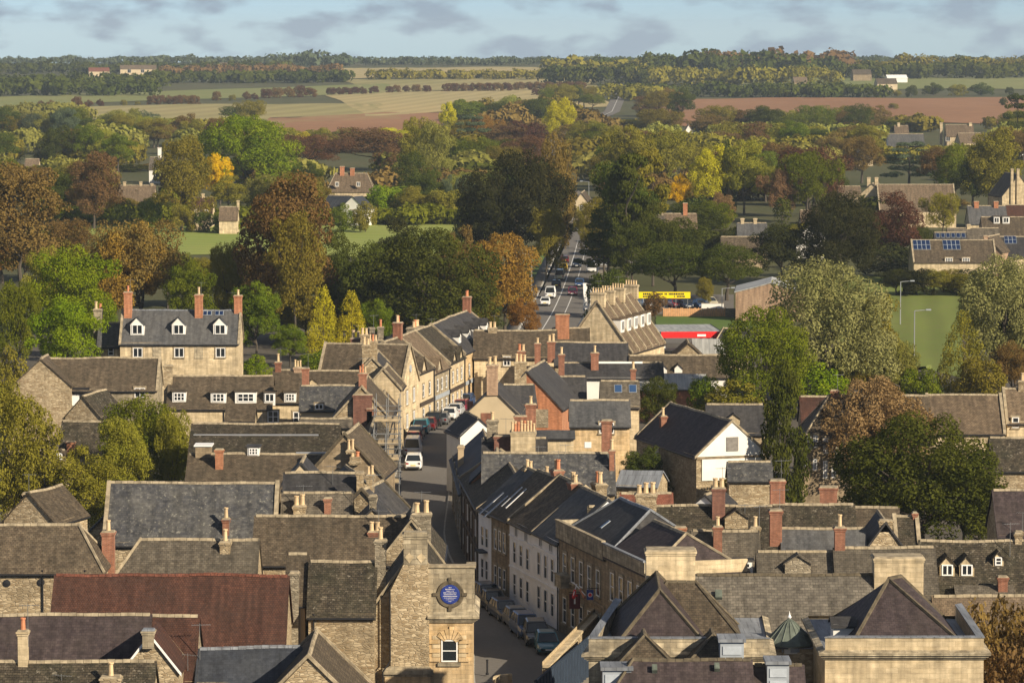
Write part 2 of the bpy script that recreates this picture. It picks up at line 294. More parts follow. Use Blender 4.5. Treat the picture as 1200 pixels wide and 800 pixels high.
plain('louvre_paint', (.42, .46, .50), .6, var=.1, scale=3); plain('boards_grey', (.20, .185, .165), .8, var=.2, scale=4)
# ------------------------------------------------------------------ building kit
FOOT = []                                           # footprints, to keep trees off roofs
CACHE = {}
def cached(key, fn):
    if key not in CACHE: CACHE[key] = fn()
    return CACHE[key]
def box_mesh(name, x0, x1, y0, y1, z0, z1, mat):
    def f():
        b = MB(); b.box(x0, x1, y0, y1, z0, z1); return b.mesh(name, (MATS[mat],))
    return cached((name, round(x0, 2), round(x1, 2), round(y0, 2), round(y1, 2), round(z0, 2), round(z1, 2), mat), f)
def pot_mesh(kind):
    def f():
        b = MB(); b.lathe([(.17, 0), (.15, .1), (.13, .62), (.17, .66), (.17, .75), (.11, .75), (.10, .4)], n=8)
        return b.mesh('chimney_pot', (MATS[kind],))
    return cached(('pot', kind), f)
def win_meshes(w, h, style, mat):
    """frame with glazing bars, glass, sill and lintel; front is -Y"""
    w = max(.3, round(w * 10) / 10); h = max(.3, round(h * 10) / 10)
    def f():
        b = MB(); t = .09
        b.box(-w / 2, w / 2, -.06, .02, 0, t); b.box(-w / 2, w / 2, -.06, .02, h - t, h)
        b.box(-w / 2, -w / 2 + t, -.06, .02, t, h - t); b.box(w / 2 - t, w / 2, -.06, .02, t, h - t)
        if style in ('sash', 'two', 'three', 'grid'):
            n = {'sash': 1, 'two': 2, 'three': 3, 'grid': 2}[style]
            for k in range(1, n): x = -w / 2 + w * k / n; b.box(x - .045, x + .045, -.055, .02, t, h - t)
            if style in ('sash', 'grid', 'three'): b.box(-w / 2 + t, w / 2 - t, -.05, .02, h * .5 - .03, h * .5 + .03)
        fr = b.mesh('window', (MATS[mat],))
        g = MB(); g.box(-w / 2 + .05, w / 2 - .05, -.012, .01, .05, h - .05)
        s = MB(); s.box(-w / 2 - .13, w / 2 + .13, -.16, .02, -.13, -.002); s.box(-w / 2 - .15, w / 2 + .15, -.075, .02, h + .002, h + .2)
        s.box(-w / 2 - .13, -w / 2 - .004, -.07, .02, 0, h); s.box(w / 2 + .004, w / 2 + .13, -.07, .02, 0, h)
        return fr, g.mesh('pane', (MATS['glass'],)), s.mesh('surround', (MATS['coping_stone'],))
    return cached(('win', w, h, style, mat), f)
class H:
    def __init__(s, name, label, x, y, yaw, L, W, ze, zr, roof, wall, hip=(0, 0), cat='house', group=None, over=.22, coping=None, ridge='coping_stone', z0=0.0, gutter=True, flip=False, sag=.12):
        s.L, s.W, s.ze, s.zr, s.wall, s.roof, s.hip = L, W, ze, zr, wall, roof, hip
        s.M = Matrix.Translation((x, y, z0)) @ Matrix.Rotation(yaw, 4, 'Z'); s.Mi = s.M.inverted()
        s.root = empty(name, (x, y, z0), yaw); tag(s.root, label, cat, group)
        FOOT.append((name, label, x, y, yaw, L, W))
        s.tan = (zr - ze) / (W / 2); hl, hr = hip; l, w = L / 2, W / 2
        if s.tan > .999 * (zr - 0) / w: pass
        b = MB(); z_ = -1.0
        b.poly([(-l, -w, z_), (l, -w, z_), (l, -w, ze), (-l, -w, ze)]); b.poly([(l, w, z_), (-l, w, z_), (-l, w, ze), (l, w, ze)])
        up = .04
        if hl: b.poly([(-l, w, z_), (-l, -w, z_), (-l, -w, ze), (-l, w, ze)])
        else: b.poly([(-l, w, z_), (-l, -w, z_), (-l, -w, ze), (-l, 0, zr - up), (-l, w, ze)])
        if hr: b.poly([(l, -w, z_), (l, w, z_), (l, w, ze), (l, -w, ze)])
        else: b.poly([(l, -w, z_), (l, w, z_), (l, w, ze), (l, 0, zr - up), (l, -w, ze)])
        s.walls = b.build('wall', MATS[wall], s.root)
        s.mkroof(roof, over, coping, sag)
        if ridge:
            b = MB(); x = -l + hl; n = max(1, int((L - hl - hr) / .46)); st = (L - hl - hr) / n
            for k in range(n):
                j = rnd.uniform(-.012, .018); xa = x + k * st
                sg = s.sagz(xa + st / 2, 0)
                b.frustum(xa + .012, xa + st - .012, -.16, .16, zr - .10 + sg, zr + .075 + j + sg, .0, .10)
            for hx, sx in ((hl, -1), (hr, 1)):
                if hx:
                    for sy in (-1, 1):
                        a_ = Vector((sx * (l - hx), 0, zr + .03)); e_ = Vector((sx * (l + over * .8), sy * (w + over * .8), ze - over * .8 * s.tan + .03))
                        b.tube(a_, e_, .11, .11, 5)
            b.build('ridge_tiles', MATS[ridge], s.root)
        if gutter:
            for sy in (-1, 1):
                yy = sy * (w + over + .05); zz = ze - (over + .02) * s.tan - .02
                link('gutter', box_mesh('gutter', -l - .05, l + .05, -.06, .06, -.09, .02, 'black_iron'), s.root, None, Matrix.Translation((0, yy, zz)))
        s.over = over
    def sagz(s, x, y):
        p = s.M @ Vector((x, y, 0)); return noise.noise((p.x * .23, p.y * .23, 3.1)) * s.sag
    def mkroof(s, roof, over, coping, sag):
        l, w = s.L / 2, s.W / 2; hl, hr = s.hip; ze, zr, tn = s.ze, s.zr, s.tan; s.sag = sag
        th = .13; b = MB(); sl = math.hypot(1, tn); uo, vo = rnd.uniform(0, 9), rnd.uniform(0, 9)
        if not (hl or hr):
            og = .02 if coping else .14
            nx = max(3, min(14, int(s.L / 1.4))); ny = 4
            xs = [-l - og + (s.L + 2 * og) * i / nx for i in range(nx + 1)]
            yt = [-(w + over) + (w + over) * k / ny for k in range(ny)] + [0] + [(w + over) * (k + 1) / ny for k in range(ny)]
            P = [[Vector((x, y, zr - abs(y) * tn + (s.sagz(x, y) if 1 else 0))) for y in yt] for x in xs]
            for i in range(nx):
                for k in range(len(yt) - 1):
                    q = [P[i][k], P[i + 1][k], P[i + 1][k + 1], P[i][k + 1]]
                    if yt[k] < -1e-6: uv = [(p.x + uo, p.y * sl + vo) for p in q]
                    else: uv = [(-p.x + uo + 3, -p.y * sl + vo) for p in q]
                    b.poly(q, uv)
            dn = Vector((0, 0, -th * sl))
            for i in range(nx):
                for k, o_ in ((0, 0), (len(yt) - 1, 1)):
                    a_, c_ = P[i][k], P[i + 1][k]
                    q = [a_ + dn, c_ + dn, c_, a_]; b.poly(q if not o_ else q[::-1])
            for k in range(len(yt) - 1):
                for i, o_ in ((0, 1), (nx, 0)):
                    a_, c_ = P[i][k], P[i][k + 1]
                    q = [a_ + dn, c_ + dn, c_, a_]; b.poly(q if not o_ else q[::-1])
        else:
            X0, X1, Y = -l - over, l + over, w + over; zE = ze - over * tn
            A_, B_, C_, D_ = Vector((X0, -Y, zE)), Vector((X1, -Y, zE)), Vector((X1, Y, zE)), Vector((X0, Y, zE))
            if not hl: A_.x = D_.x = -l - .1
            if not hr: B_.x = C_.x = l + .1
            E_ = Vector((-l + hl if hl else -l - .1, 0, zr)); F_ = Vector((l - hr if hr else l + .1, 0, zr))
            b.poly([A_, B_, F_, E_] if (F_ - E_).length > .05 else [A_, B_, F_]); b.poly([C_, D_, E_, F_] if (F_ - E_).length > .05 else [C_, D_, E_])
            if hl: b.poly([D_, A_, E_])
            if hr: b.poly([B_, C_, F_])
            dn = Vector((0, 0, -th))
            for p, q in ((A_, B_), (B_, C_), (C_, D_), (D_, A_)): b.poly([p + dn, q + dn, q, p])
        b.build('roof', MATS[roof], s.root)
        if coping and not (hl and hr):
            for sx, hh in ((-1, hl), (1, hr)):
                if hh: continue
                c = MB()
                for sy in (-1, 1):
                    n = 6
                    for k in range(n):
                        y0, y1 = (w + over) * k / n, (w + over) * (k + 1) / n - .015
                        z0_, z1_ = zr - y0 * tn, zr - y1 * tn
                        xa, xb = sorted((sx * (l - .14), sx * (l + .16)))
                        a0, a1, b0, b1 = (xa, sy * y0, z0_ - .1), (xb, sy * y0, z0_ - .1), (xa, sy * y1, z1_ - .1), (xb, sy * y1, z1_ - .1)
                        t = .28 + rnd.uniform(-.01, .02)
                        up = lambda p: (p[0], p[1], p[2] + t)
                        fs = [[a0, a1, b1, b0], [up(a0), up(b0), up(b1), up(a1)], [a0, b0, up(b0), up(a0)], [a1, up(a1), up(b1), b1], [a0, up(a0), up(a1), a1], [b0, b1, up(b1), up(b0)]]
                        for q in fs: c.poly(q if sy > 0 else q[::-1])
                c.build('coping', MATS[coping], s.root)
    # --- pixel rays in local space
    def ray(s, px, py): return s.Mi @ ORG, (s.Mi.to_3x3() @ raydir(px, py))
    def hitp(s, px, py, n, c):
        o, d = s.ray(px, py); n = Vector(n); return o + d * ((c - n.dot(o)) / n.dot(d))
    def side(s, k):
        l, w = s.L / 2, s.W / 2
        return {'F': ((0, 1, 0), -w, 0.0), 'B': ((0, 1, 0), w, math.pi), 'L': ((1, 0, 0), -l, -math.pi / 2), 'R': ((1, 0, 0), l, math.pi / 2)}[k]
    def slope(s, k):                                  # F: z = zr + y tan ; B: z = zr - y tan
        return ((0, -s.tan, 1), s.zr) if k == 'F' else ((0, s.tan, 1), s.zr)
    def px2m(s, p): return (s.M @ p - ORG).length / FPX
    def put_win(s, M, w, h, style='two', mat='white_paint', surround=True, parent=None, name='window'):
        fr, gl, su = win_meshes(w, h, style, mat)
        o = link(name, fr, parent or s.root, None, M)
        if not parent:
            link('pane', gl, o)
            if surround: link('surround', su, o)
        else: link('pane', gl, parent, None, M)
        return o
    def win(s, k, px, py, wpx, hpx, style='two', mat='white_paint', surround=True):
        n, c, a = s.side(k); p = s.hitp(px, py + hpx / 2, n, c); q = s.px2m(p)
        s.put_win(Matrix.Translation(p) @ Matrix.Rotation(a, 4, 'Z'), wpx * q, hpx * q, style, mat, surround); return s
    def winm(s, k, u, z, w, h, style='two', mat='white_paint', surround=True):
        l, ww = s.L / 2, s.W / 2
        a = s.side(k)[2]; p = {'F': (-l + u, -ww, z), 'B': (l - u, ww, z), 'L': (-l, ww - u, z), 'R': (l, -ww + u, z)}[k]
        s.put_win(Matrix.Translation(p) @ Matrix.Rotation(a, 4, 'Z'), w, h, style, mat, surround); return s
    def door(s, k, px, py, wpx, hpx, mat='dark_wood'):
        n, c, a = s.side(k); p = s.hitp(px, py + hpx / 2, n, c); q = s.px2m(p); w, h = wpx * q, hpx * q
        o = link('door', box_mesh('door', -w / 2, w / 2, -.05, .03, 0, h, mat), s.root, None, Matrix.Translation(p) @ Matrix.Rotation(a, 4, 'Z'))
        return s
    def pipe(s, k, px, mat='black_iron'):
        n, c, a = s.side(k); p = s.hitp(px, 400, n, c); l, w = s.L / 2, s.W / 2
        off = {'F': Vector((0, -.09, 0)), 'B': Vector((0, .09, 0)), 'L': Vector((-.09, 0, 0)), 'R': Vector((.09, 0, 0))}[k]
        b = MB(); b.tube((p.x + off.x, p.y + off.y, 0), (p.x + off.x, p.y + off.y, s.ze), .055, n=6); b.build('drainpipe', MATS[mat], s.root); return s
    def chim(s, px, ytop, wpx, mat='brick', pots=2, dy=0.0, dx=None, dep=None, pot='buff_pot', base=None, cap='coping_stone', aerial=False, yaw=0, h=None):
        """stack whose top (without pots) shows at ytop; stands in the plane local y=dy, or local x=dx"""
        p = s.hitp(px, ytop, (0, 1, 0), dy) if dx is None else s.hitp(px, ytop, (1, 0, 0), dx)
        q = s.px2m(p); w = wpx * q; 
        if h: p.z = s.zr + h
        return s.chimm(p.x, p.y, p.z, w, dep or max(.55, min(w * .75, 1.0)), mat, pots, pot, base, cap, aerial, yaw, dx is not None)
    def chimm(s, x, y, zt, w, d, mat='brick', pots=2, pot='buff_pot', base=None, cap='coping_stone', aerial=False, yaw=0, swap=False):
        zb = (s.zr - abs(y) * s.tan - .8) if base is None else base
        b = MB(); b.box(-w / 2, w / 2, -d / 2, d / 2, zb, zt - .3)
        b.box(-w / 2 - .05, w / 2 + .05, -d / 2 - .05, d / 2 + .05, zt - .298, zt - .17); b.box(-w / 2 - .1, w / 2 + .1, -d / 2 - .1, d / 2 + .1, zt - .168, zt - .05)
        M = Matrix.Translation((x, y, 0)) @ Matrix.Rotation((-s.root.rotation_euler.z if swap else 0) + yaw, 4, 'Z')
        c = b.build('chimney', MATS[mat], s.root, M)
        m = MB(); m.frustum(-w / 2 - .06, w / 2 + .06, -d / 2 - .06, d / 2 + .06, zt - .048, zt + .06, .08, .08); m.build('cap', MATS[cap], c)
        rows = 2 if pots > 5 else 1; per = math.ceil(pots / rows)
        for k in range(pots):
            r_, i = divmod(k, per); xx = (i - (per - 1) / 2) * (w / max(per, 1)) if per > 1 else 0; yy = 0 if rows == 1 else (r_ - .5) * d * .5
            sc = rnd.uniform(.85, 1.25); g = min(1.25, w / max(per, 1) / .4) if per > 1 else 1
            link('chimney_pot', pot_mesh(pot if rnd.random() < .8 else ('clay_pot' if pot == 'buff_pot' else 'buff_pot')), c, None, Matrix.Translation((xx, yy, zt + .03)) @ Matrix.Diagonal((g, g, sc, 1)))
        if aerial or (rnd.random() < .38 and (s.M @ Vector((x, y, 0))).y < 480): s.aerial(x + .3, y, zt - 1.0, 2.6)
        return s
    def aerial(s, x, y, z, h):
        b = MB(); b.tube((0, 0, 0), (0, 0, h), .022, n=4); a = rnd.uniform(-.5, .5)
        c_, s_ = math.cos(a), math.sin(a)
        b.tube((-.5 * c_, -.5 * s_, h - .1), (.7 * c_, .7 * s_, h - .1), .016, n=4)
        for k in range(7):
            t = -.5 + k * .19; e = .28 - .02 * k
            b.tube((t * c_ + e * s_, t * s_ - e * c_, h - .1), (t * c_ - e * s_, t * s_ + e * c_, h - .1), .012, n=3)
        b.build('aerial', MATS['galvanised'], s.root, Matrix.Translation((x, y, z)) @ Matrix.Rotation(-s.root.rotation_euler.z, 4, 'Z')); return s
    def aer(s, px, ytop, h=2.5, dy=0):
        p = s.hitp(px, ytop, (0, 1, 0), dy); return s.aerial(p.x, p.y, p.z - h, h)
    def dormer(s, px, ytop, ybot, wpx, kind='gable', style='two', wall='render_white', roof=None, k='F', winh=.75):
        n, c = s.slope(k); p = s.hitp(px, ybot, n, c); q = s.px2m(p); w, h = wpx * q, (ybot - ytop) * q
        return s.dormm(p.x, p.y, p.z, w, h, kind, style, wall, roof, k, winh)
    def dormm(s, x, y, z, w, h, kind='gable', style='two', wall='render_white', roof=None, k='F', winh=.75):
        roof = roof or s.roof; b = MB(); hw = w / 2
        he = h * .6 if kind == 'gable' else h
        dp = he / s.tan + .25; dr = h / s.tan + .25
        b.poly([(-hw, 0, -.3), (hw, 0, -.3), (hw, 0, he), (-hw, 0, he)] if kind != 'gable' else [(-hw, 0, -.3), (hw, 0, -.3), (hw, 0, he), (0, 0, h - .03), (-hw, 0, he)])
        b.poly([(hw, 0, -.3), (hw, dp, he - .0), (hw, 0, he)]); b.poly([(-hw, 0, -.3), (-hw, 0, he), (-hw, dp, he)])
        M = Matrix.Translation((x, y, z)) @ (Matrix.Rotation(math.pi, 4, 'Z') if k == 'B' else Matrix.Identity(4))
        o = b.build('dormer', MATS[wall], s.root, M); r = MB(); ov = .14
        if kind == 'gable':
            for sx in (-1, 1):
                q = [(0, -ov, h), (0, dr, h), (sx * (hw + .12), dp, he - .12 * (h - he) / hw), (sx * (hw + .12), -ov, he - .12 * (h - he) / hw)]
                q = q if sx < 0 else q[::-1]; r.poly(q); r.poly([(p[0], p[1], p[2] - .08) for p in q][::-1])
                a0, a1 = q[0], q[-1]
                e0, e1 = (0, -ov, h), (sx * (hw + .12), -ov, he - .12 * (h - he) / hw)
                r.poly([e0, e1, (e1[0], e1[1], e1[2] - .1), (e0[0], e0[1], e0[2] - .1)])
        else:
            r.box(-hw - .12, hw + .12, -ov, dp + .1, he + .002, he + .12)
        r.build('dormer_roof', MATS[roof], o)
        ww = min(w * .78, w - .25); wh = he * winh if kind != 'gable' else he * .9
        if style: s.put_win(Matrix.Translation((0, -.02, max(.05, (he - wh) / 2) if kind != 'gable' else .06)), ww, wh, style, 'white_paint', False, parent=o, name='window_frame')
        return s
    def onroof(s, name, px, py, wpx, hpx, mat='roof_glass', k='F', frame='grey_paint', lift=.06, cells=None):
        """flat thing set on the slope: rooflight or panel"""
        n, c = s.slope(k); p = s.hitp(px, py, n, c); p2 = s.hitp(px, py - hpx / 2, n, c); p3 = s.hitp(px, py + hpx / 2, n, c)
        q = s.px2m(p); w, h = wpx * q, (p2 - p3).length
        return s.onroofm(name, p, w, h, mat, k, frame, lift, cells)
    def onroofm(s, name, p, w, h, mat='roof_glass', k='F', frame='grey_paint', lift=.06, cells=None):
        a = math.atan(s.tan); M = Matrix.Translation(p) @ (Matrix.Rotation(math.pi, 4, 'Z') if k == 'B' else Matrix.Identity(4)) @ Matrix.Rotation(a, 4, 'X')
        b = MB(); b.box(-w / 2, w / 2, -h / 2, h / 2, 0, lift); o = b.build(name, MATS[frame], s.root, M)
        nx, ny = cells or (1, 1)
        for i in range(nx):
            for j in range(ny):
                cw, ch = w / nx, h / ny; x0, y0 = -w / 2 + i * cw, -h / 2 + j * ch
                link('pane', box_mesh('pane', -cw / 2 + .05, cw / 2 - .05, -ch / 2 + .05, ch / 2 - .05, 0, .02, mat), o, None, Matrix.Translation((x0 + cw / 2, y0 + ch / 2, lift)))
        return s
    def band(s, k, z, hgt, mat='coping_stone', out=.08, name='string_course'):
        l, w = s.L / 2, s.W / 2
        b = {'F': (-l, l, -w - out, -w - .001), 'B': (-l, l, w + .001, w + out), 'L': (-l - out, -l - .001, -w, w), 'R': (l + .001, l + out, -w, w)}[k]
        m = MB(); m.box(*b, z, z + hgt); m.build(name, MATS[mat], s.root); return s
    def add(s, name, mat, fn, parent=None):
        b = MB(); fn(b); return b.build(name, MATS[mat], parent or s.root)
def A(name, label, x1, x2, yr, zr, half, roof='stone_tile', wall='rubble', pitch=45, yaw=0, ends=(0, 0), **kw):
    """house whose ridge lies across the view: ridge seen from pixel x1 to x2 in row yr, at height zr"""
    p1, p2 = G(x1, yr, zr), G(x2, yr, zr); c = (p1 + p2) / 2; a = R(yaw)
    L = (p2 - p1).length / max(.3, math.cos(a)) + ends[0] + ends[1]
    off = (ends[1] - ends[0]) / 2
    return H(name, label, c.x + off * math.cos(a), c.y + off * math.sin(a), a, L, half * 2, zr - half * math.tan(R(pitch)), zr, roof, wall, hip=ends, **kw)
def B(name, label, xa, ya, zr, half, L, roof='stone_tile', wall='rubble', pitch=45, heading=0, **kw):
    """house whose gable end faces the camera: apex at pixel (xa, ya), ridge running away on the heading (degrees right of straight on). L side = gable in view, F slope = right, B slope = left"""
    p = G(xa, ya, zr); h = R(heading); dv = Vector((math.sin(h), math.cos(h), 0)); c = p + dv * (L / 2)
    return H(name, label, c.x, c.y, math.pi / 2 - h, L, half * 2, zr - half * math.tan(R(pitch)), zr, roof, wall, **kw)
def S(name, label, P, Q, depth, ze, zr, roof, wall, **kw):
    """house with its front on the street line P->Q (front on the right hand of P->Q seen from above is -Y local)"""
    P, Q = Vector((P[0], P[1], 0)), Vector((Q[0], Q[1], 0)); d = Q - P; L = d.length; d.normalize(); n = Vector((-d.y, d.x, 0)); c = (P + Q) / 2 + n * depth / 2
    return H(name, label, c.x, c.y, math.atan2(d.y, d.x), L, depth, ze, zr, roof, wall, **kw)
# ------------------------------------------------------------------ ground, fields, roads
def sheet(name, rows, mat, kind='structure'):
    """rows of equal length of Vectors -> one sheet"""
    b = MB()
    for r0, r1 in zip(rows, rows[1:]):
        for k in range(len(r0) - 1):
            q = [r0[k], r0[k + 1], r1[k + 1], r1[k]]; b.poly(q, [(p.x, p.y) for p in q])
    me = b.mesh(name, (MATS[mat],)); bm = bmesh.new(); bm.from_mesh(me); bmesh.ops.remove_doubles(bm, verts=bm.verts, dist=.0005); bmesh.ops.recalc_face_normals(bm, faces=bm.faces)
    if bm.faces and sum(f.normal.z for f in bm.faces) < 0: bmesh.ops.reverse_faces(bm, faces=bm.faces)
    for f in bm.faces: f.smooth = True
    bm.to_mesh(me); bm.free()
    o = link(name, me); o['kind'] = kind; return o
ys = [-600, 0, 300, 700, 1100, 1400] + [1500 + 75 * k for k in range(40)] + [4500 + 250 * k for k in range(13)]
xs = [-3200 + 128 * k for k in range(51)]
sheet('ground', [[Vector((x, y, terrain(x, y) - .06)) for x in xs] for y in ys], 'earth')
def field(name, poly, mat, lift=.25, n=24):
    """poly = four pixel corners (tl, tr, br, bl), laid on the terrain"""
    tl, tr, br, bl = [GT(*p) for p in poly]; rows = []
    for i in range(n + 1):
        t = i / n; a = bl.lerp(tl, t); c = br.lerp(tr, t); row = []; L_ = (c - a).length; D_ = (tl - bl).length
        a = a - (c - a) / L_ * (noise.noise((t * 3, tl.x * .01, 1)) * L_ * .03); c = c + (c - a) / L_ * (noise.noise((t * 3, tr.x * .01, 5)) * L_ * .03)
        for j in range(n + 1):
            p = a.lerp(c, j / n); p.y += D_ * .12 * noise.noise((j / n * 4, tl.x * .01 + (2 if i > n / 2 else 0), 7.7)) * (1 if i in (0, n) else 0); row.append(Vector((p.x, p.y, terrain(p.x, p.y) + lift)))
        rows.append(row)
    return sheet(name, rows, mat)
# town yards
sheet('yard', [[Vector((x, y, -.02)) for x in (-75, -30, 0, 30, 80)] for y in (150, 250, 350, 450, 560)], 'yard')
field('meadow', ((20, 262), (575, 262), (600, 300), (-20, 300)), 'meadow', .05)
field('ploughed_field', ((318, 137), (520, 132), (520, 170), (300, 172)), 'plough')
field('pasture', ((-40, 128), (440, 120), (470, 142), (-60, 152)), 'pasture')
field('grass_field', ((-60, 116), (450, 98), (470, 109), (-60, 127)), 'green_field')
field('stubble_field', ((380, 109), (690, 103), (720, 124), (430, 135)), 'stubble')
field('pale_field', ((396, 80), (645, 79), (650, 90), (398, 92)), 'stubble')
field('high_pasture', ((398, 93), (700, 91), (700, 102), (440, 108)), 'pasture')
field('ploughed_field', ((745, 116), (1260, 114), (1260, 146), (760, 146)), 'plough')
field('green_field', ((868, 93), (1250, 91), (1250, 105), (868, 105)), 'green_field')
field('park', ((925, 322), (1125, 322), (1130, 440), (1010, 440)), 'park_grass', .03)
field('lawn', ((768, 370), (900, 370), (905, 386), (768, 388)), 'lawn', .03)
field('verge', ((600, 318), (668, 262), (676, 262), (632, 345)), 'lawn', .02)
# road: one ribbon along the street and out to the far ridge
CEN = [(1.2, 235, 3.3), (.6, 255, 3.3), (.0, 270, 3.2), (-3.6, 286, 3.0), (-7, 300, 2.9), (-8.9, 322, 2.8), (-9.2, 345, 2.8), (-9.1, 390, 2.9), (-7.6, 425, 3.0), (-3.3, 455, 3.2), (1.5, 500, 3.6), (6.1, 568, 4.6), (9.6, 638, 4.9), (13.6, 743, 4.7), (16.8, 839, 4.2), (20.7, 966, 3.9), (14, 1090, 3.9), (9, 1300, 3.9), (28, 1700, 4.2), (57, 2050, 4.5), (86.7, 2780, 4.5), (112, 3500, 4.5), (135, 4300, 4.5)]
def spline(pts, step):
    out = []
    for i in range(len(pts) - 1):
        p0, p1, p2, p3 = pts[max(0, i - 1)], pts[i], pts[i + 1], pts[min(len(pts) - 1, i + 2)]
        L = math.hypot(p2[0] - p1[0], p2[1] - p1[1]); n = max(1, int(L / step))
        for k in range(n):
            t = k / n
            if p1[1] > 900: out.append(tuple(a + (b_ - a) * t for a, b_ in zip(p1, p2))); continue
            out.append(tuple(.5 * (2 * b_ + (c - a) * t + (2 * a - 5 * b_ + 4 * c - d) * t * t + (3 * b_ - a - 3 * c + d) * t ** 3) for a, b_, c, d in zip(p0, p1, p2, p3)))
    out.append(pts[-1]); return out
CL = spline(CEN, 6)
def offs(i, o):
    a, b = CL[max(0, i - 1)], CL[min(len(CL) - 1, i + 1)]; d = Vector((b[0] - a[0], b[1] - a[1])).normalized(); n = Vector((d.y, -d.x))
    x, y = CL[i][0] + n.x * o, CL[i][1] + n.y * o; return Vector((x, y, max(0, terrain(x, y))))
def road_at(d, o=0):
    """point and heading of the road at distance d, o metres right of its middle"""
    for i in range(len(CL) - 1):
        if CL[i][1] <= d <= CL[i + 1][1]:
            t = (d - CL[i][1]) / (CL[i + 1][1] - CL[i][1]); p = offs(i, o).lerp(offs(i + 1, o), t); q = offs(i + 1, o) - offs(i, o)
            return p, math.atan2(q.y, q.x)
def ribbon(name, o0, o1, mat, lift, d0=0, d1=99999, edge=False):
    rows = []
    for i in range(len(CL)):
        if not d0 <= CL[i][1] <= d1: continue
        w = CL[i][2]; a = offs(i, o0 * w if edge else o0); b = offs(i, o1 * w if edge else o1); up = Vector((0, 0, lift + (.3 if CL[i][1] > 1400 else 0))); rows.append([a + up, b + up])
    return sheet(name, rows, mat)
ribbon('road', -1, 1, 'asphalt', .02, edge=True)
for sd in (-1, 1):
    # pavement with a kerb step
    pv = []; kb = []
    for i in range(len(CL)):
        if 230 <= CL[i][1] <= 900:
            w = CL[i][2]; up = Vector((0, 0, .13)); a, b, c = offs(i, sd * w), offs(i, sd * (w + .15)), offs(i, sd * (w + 1.9))
            pv.append([b + up, c + up, c - Vector((0, 0, .05))]); kb.append([a + Vector((0, 0, -.02)), a + up + Vector((0, 0, .012)), b + up + Vector((0, 0, .012))])
    sheet('pavement', pv, 'paving'); sheet('kerb', kb, 'kerb_stone')
# painted lines
def line(o, wd, d0, d1, dash=None, edge=0):
    b = MB(); on = True; acc = 0
    for i in range(len(CL) - 1):
        if not d0 <= CL[i][1] <= d1: continue
        if dash and i % 2: continue
        oo = o + edge * CL[i][2]; p, q, r_, s_ = offs(i, oo - wd / 2), offs(i, oo + wd / 2), offs(i + 1, oo + wd / 2), offs(i + 1, oo - wd / 2); up = Vector((0, 0, .024 + (.31 if CL[i][1] > 1400 else 0)))
        b.poly([x + up for x in (p, q, r_, s_)])
    return b
lm = MB()
for args in ((-.8, .16, 540, 800, None), (1.3, .14, 560, 760, None), (-.05, .14, 800, 960, 1), (0, .3, 1900, 3400, None), (-.25, .12, 540, 950, None, -.93), (.25, .12, 540, 950, None, .93)):
    q = line(*args); n = len(lm.v); lm.v += q.v; lm.f += [tuple(k + n for k in f) for f in q.f]; lm.uv += q.uv; lm.mi += q.mi
o = lm.build('road_marking', MATS['road_paint']); o['kind'] = 'structure'
# side road that joins the main road from the right, and the forecourt by the canopy
sheet('side_road', [[G(690, 312) + Vector((0, 0, .012)), G(690, 292) + Vector((0, 0, .012))], [G(722, 309) + Vector((0, 0, .012)), G(722, 292) + Vector((0, 0, .012))], [G(790, 309) + Vector((0, 0, .012)), G(790, 297) + Vector((0, 0, .012))]], 'asphalt')
sheet('forecourt', [[G(x, y) + Vector((0, 0, .008)) for x in (735, 800, 870)] for y in (402, 388, 386)], 'asphalt')
sheet('car_park', [[G(x, y) + Vector((0, 0, .01)) for x in (740, 800, 860)] for y in (368, 362, 345)], 'asphalt')
# ------------------------------------------------------------------ buildings, near to far
TC = 'buildings packed round the street'
def K(**k): return dict(group=TC, **k)
# ---- bottom left
h = A('cottage', 'mossy stone-tiled roof along the bottom left edge with a tall cream chimney', -40, 181, 774, 8.5, 3.3, 'stone_tile_moss', 'rubble', cat='house')
h.chim(27, 738, 11, 'ashlar', 1, dep=.6, base=6).chim(130, 792, 22, 'rubble', 1, dy=-1.6).aer(72, 789, 1.6, -1)
h = A('house', 'wide dark purple slate roof at lower left below the big red roof', -40, 176, 719, 9.4, 3.8, 'slate_purple', 'rubble', ridge='coping_stone')
h = A('house', 'short red-brown tiled roof joined to the dark purple slate roof', 178, 232, 720, 9.3, 3.6, 'red_tile', 'rubble'); h.aer(234, 730, 4.5, -2.4).aer(220, 765, 3.2, -3)
h = B('house', 'small stone gable with white bargeboards set in the purple slate roof', 176, 741, 9.3, 1.7, 4.5, 'red_tile', 'rubble', 52, ridge=None, gutter=False)
h.chim(174, 737, 13, 'ashlar_weathered', 0, dx=-2.3, dep=.7, cap='lead')
def barge(hh, mat='white_paint'):
    l, w, t = hh.L / 2, hh.W / 2, hh.tan
    for sy in (-1, 1):
        b = MB(); e = w + .22; a0 = [(-l - .19, 0, hh.zr - .02), (-l - .19, sy * e, hh.zr - e * t - .02), (-l - .19, sy * e, hh.zr - e * t - .24), (-l - .19, 0, hh.zr - .24)]
        b.poly(a0 if sy < 0 else a0[::-1]); b.poly([(p[0] + .04, p[1], p[2]) for p in (a0[::-1] if sy < 0 else a0)]); b.build('bargeboard', MATS[mat], hh.root)
barge(h)
h = A('hall', 'largest red-brown tiled roof, long and plain, at lower left', 66, 337, 673, 10.5, 4.3, 'red_tile', 'rubble', ridge='red_tile_bright', cat='building')
h = A('house', 'blue-black slate roof with a lead flat below the red roof', 234, 352, 758, 7.5, 2.3, 'slate_blue', 'rubble', 38, ridge='lead')
h = B('outbuilding', 'brown stone-tiled gable roof running away beside the blue-black slate roof', 361, 768, 8, 3.4, 9.5, 'stone_tile', 'rubble', 45, coping='coping_stone', cat='outbuilding')
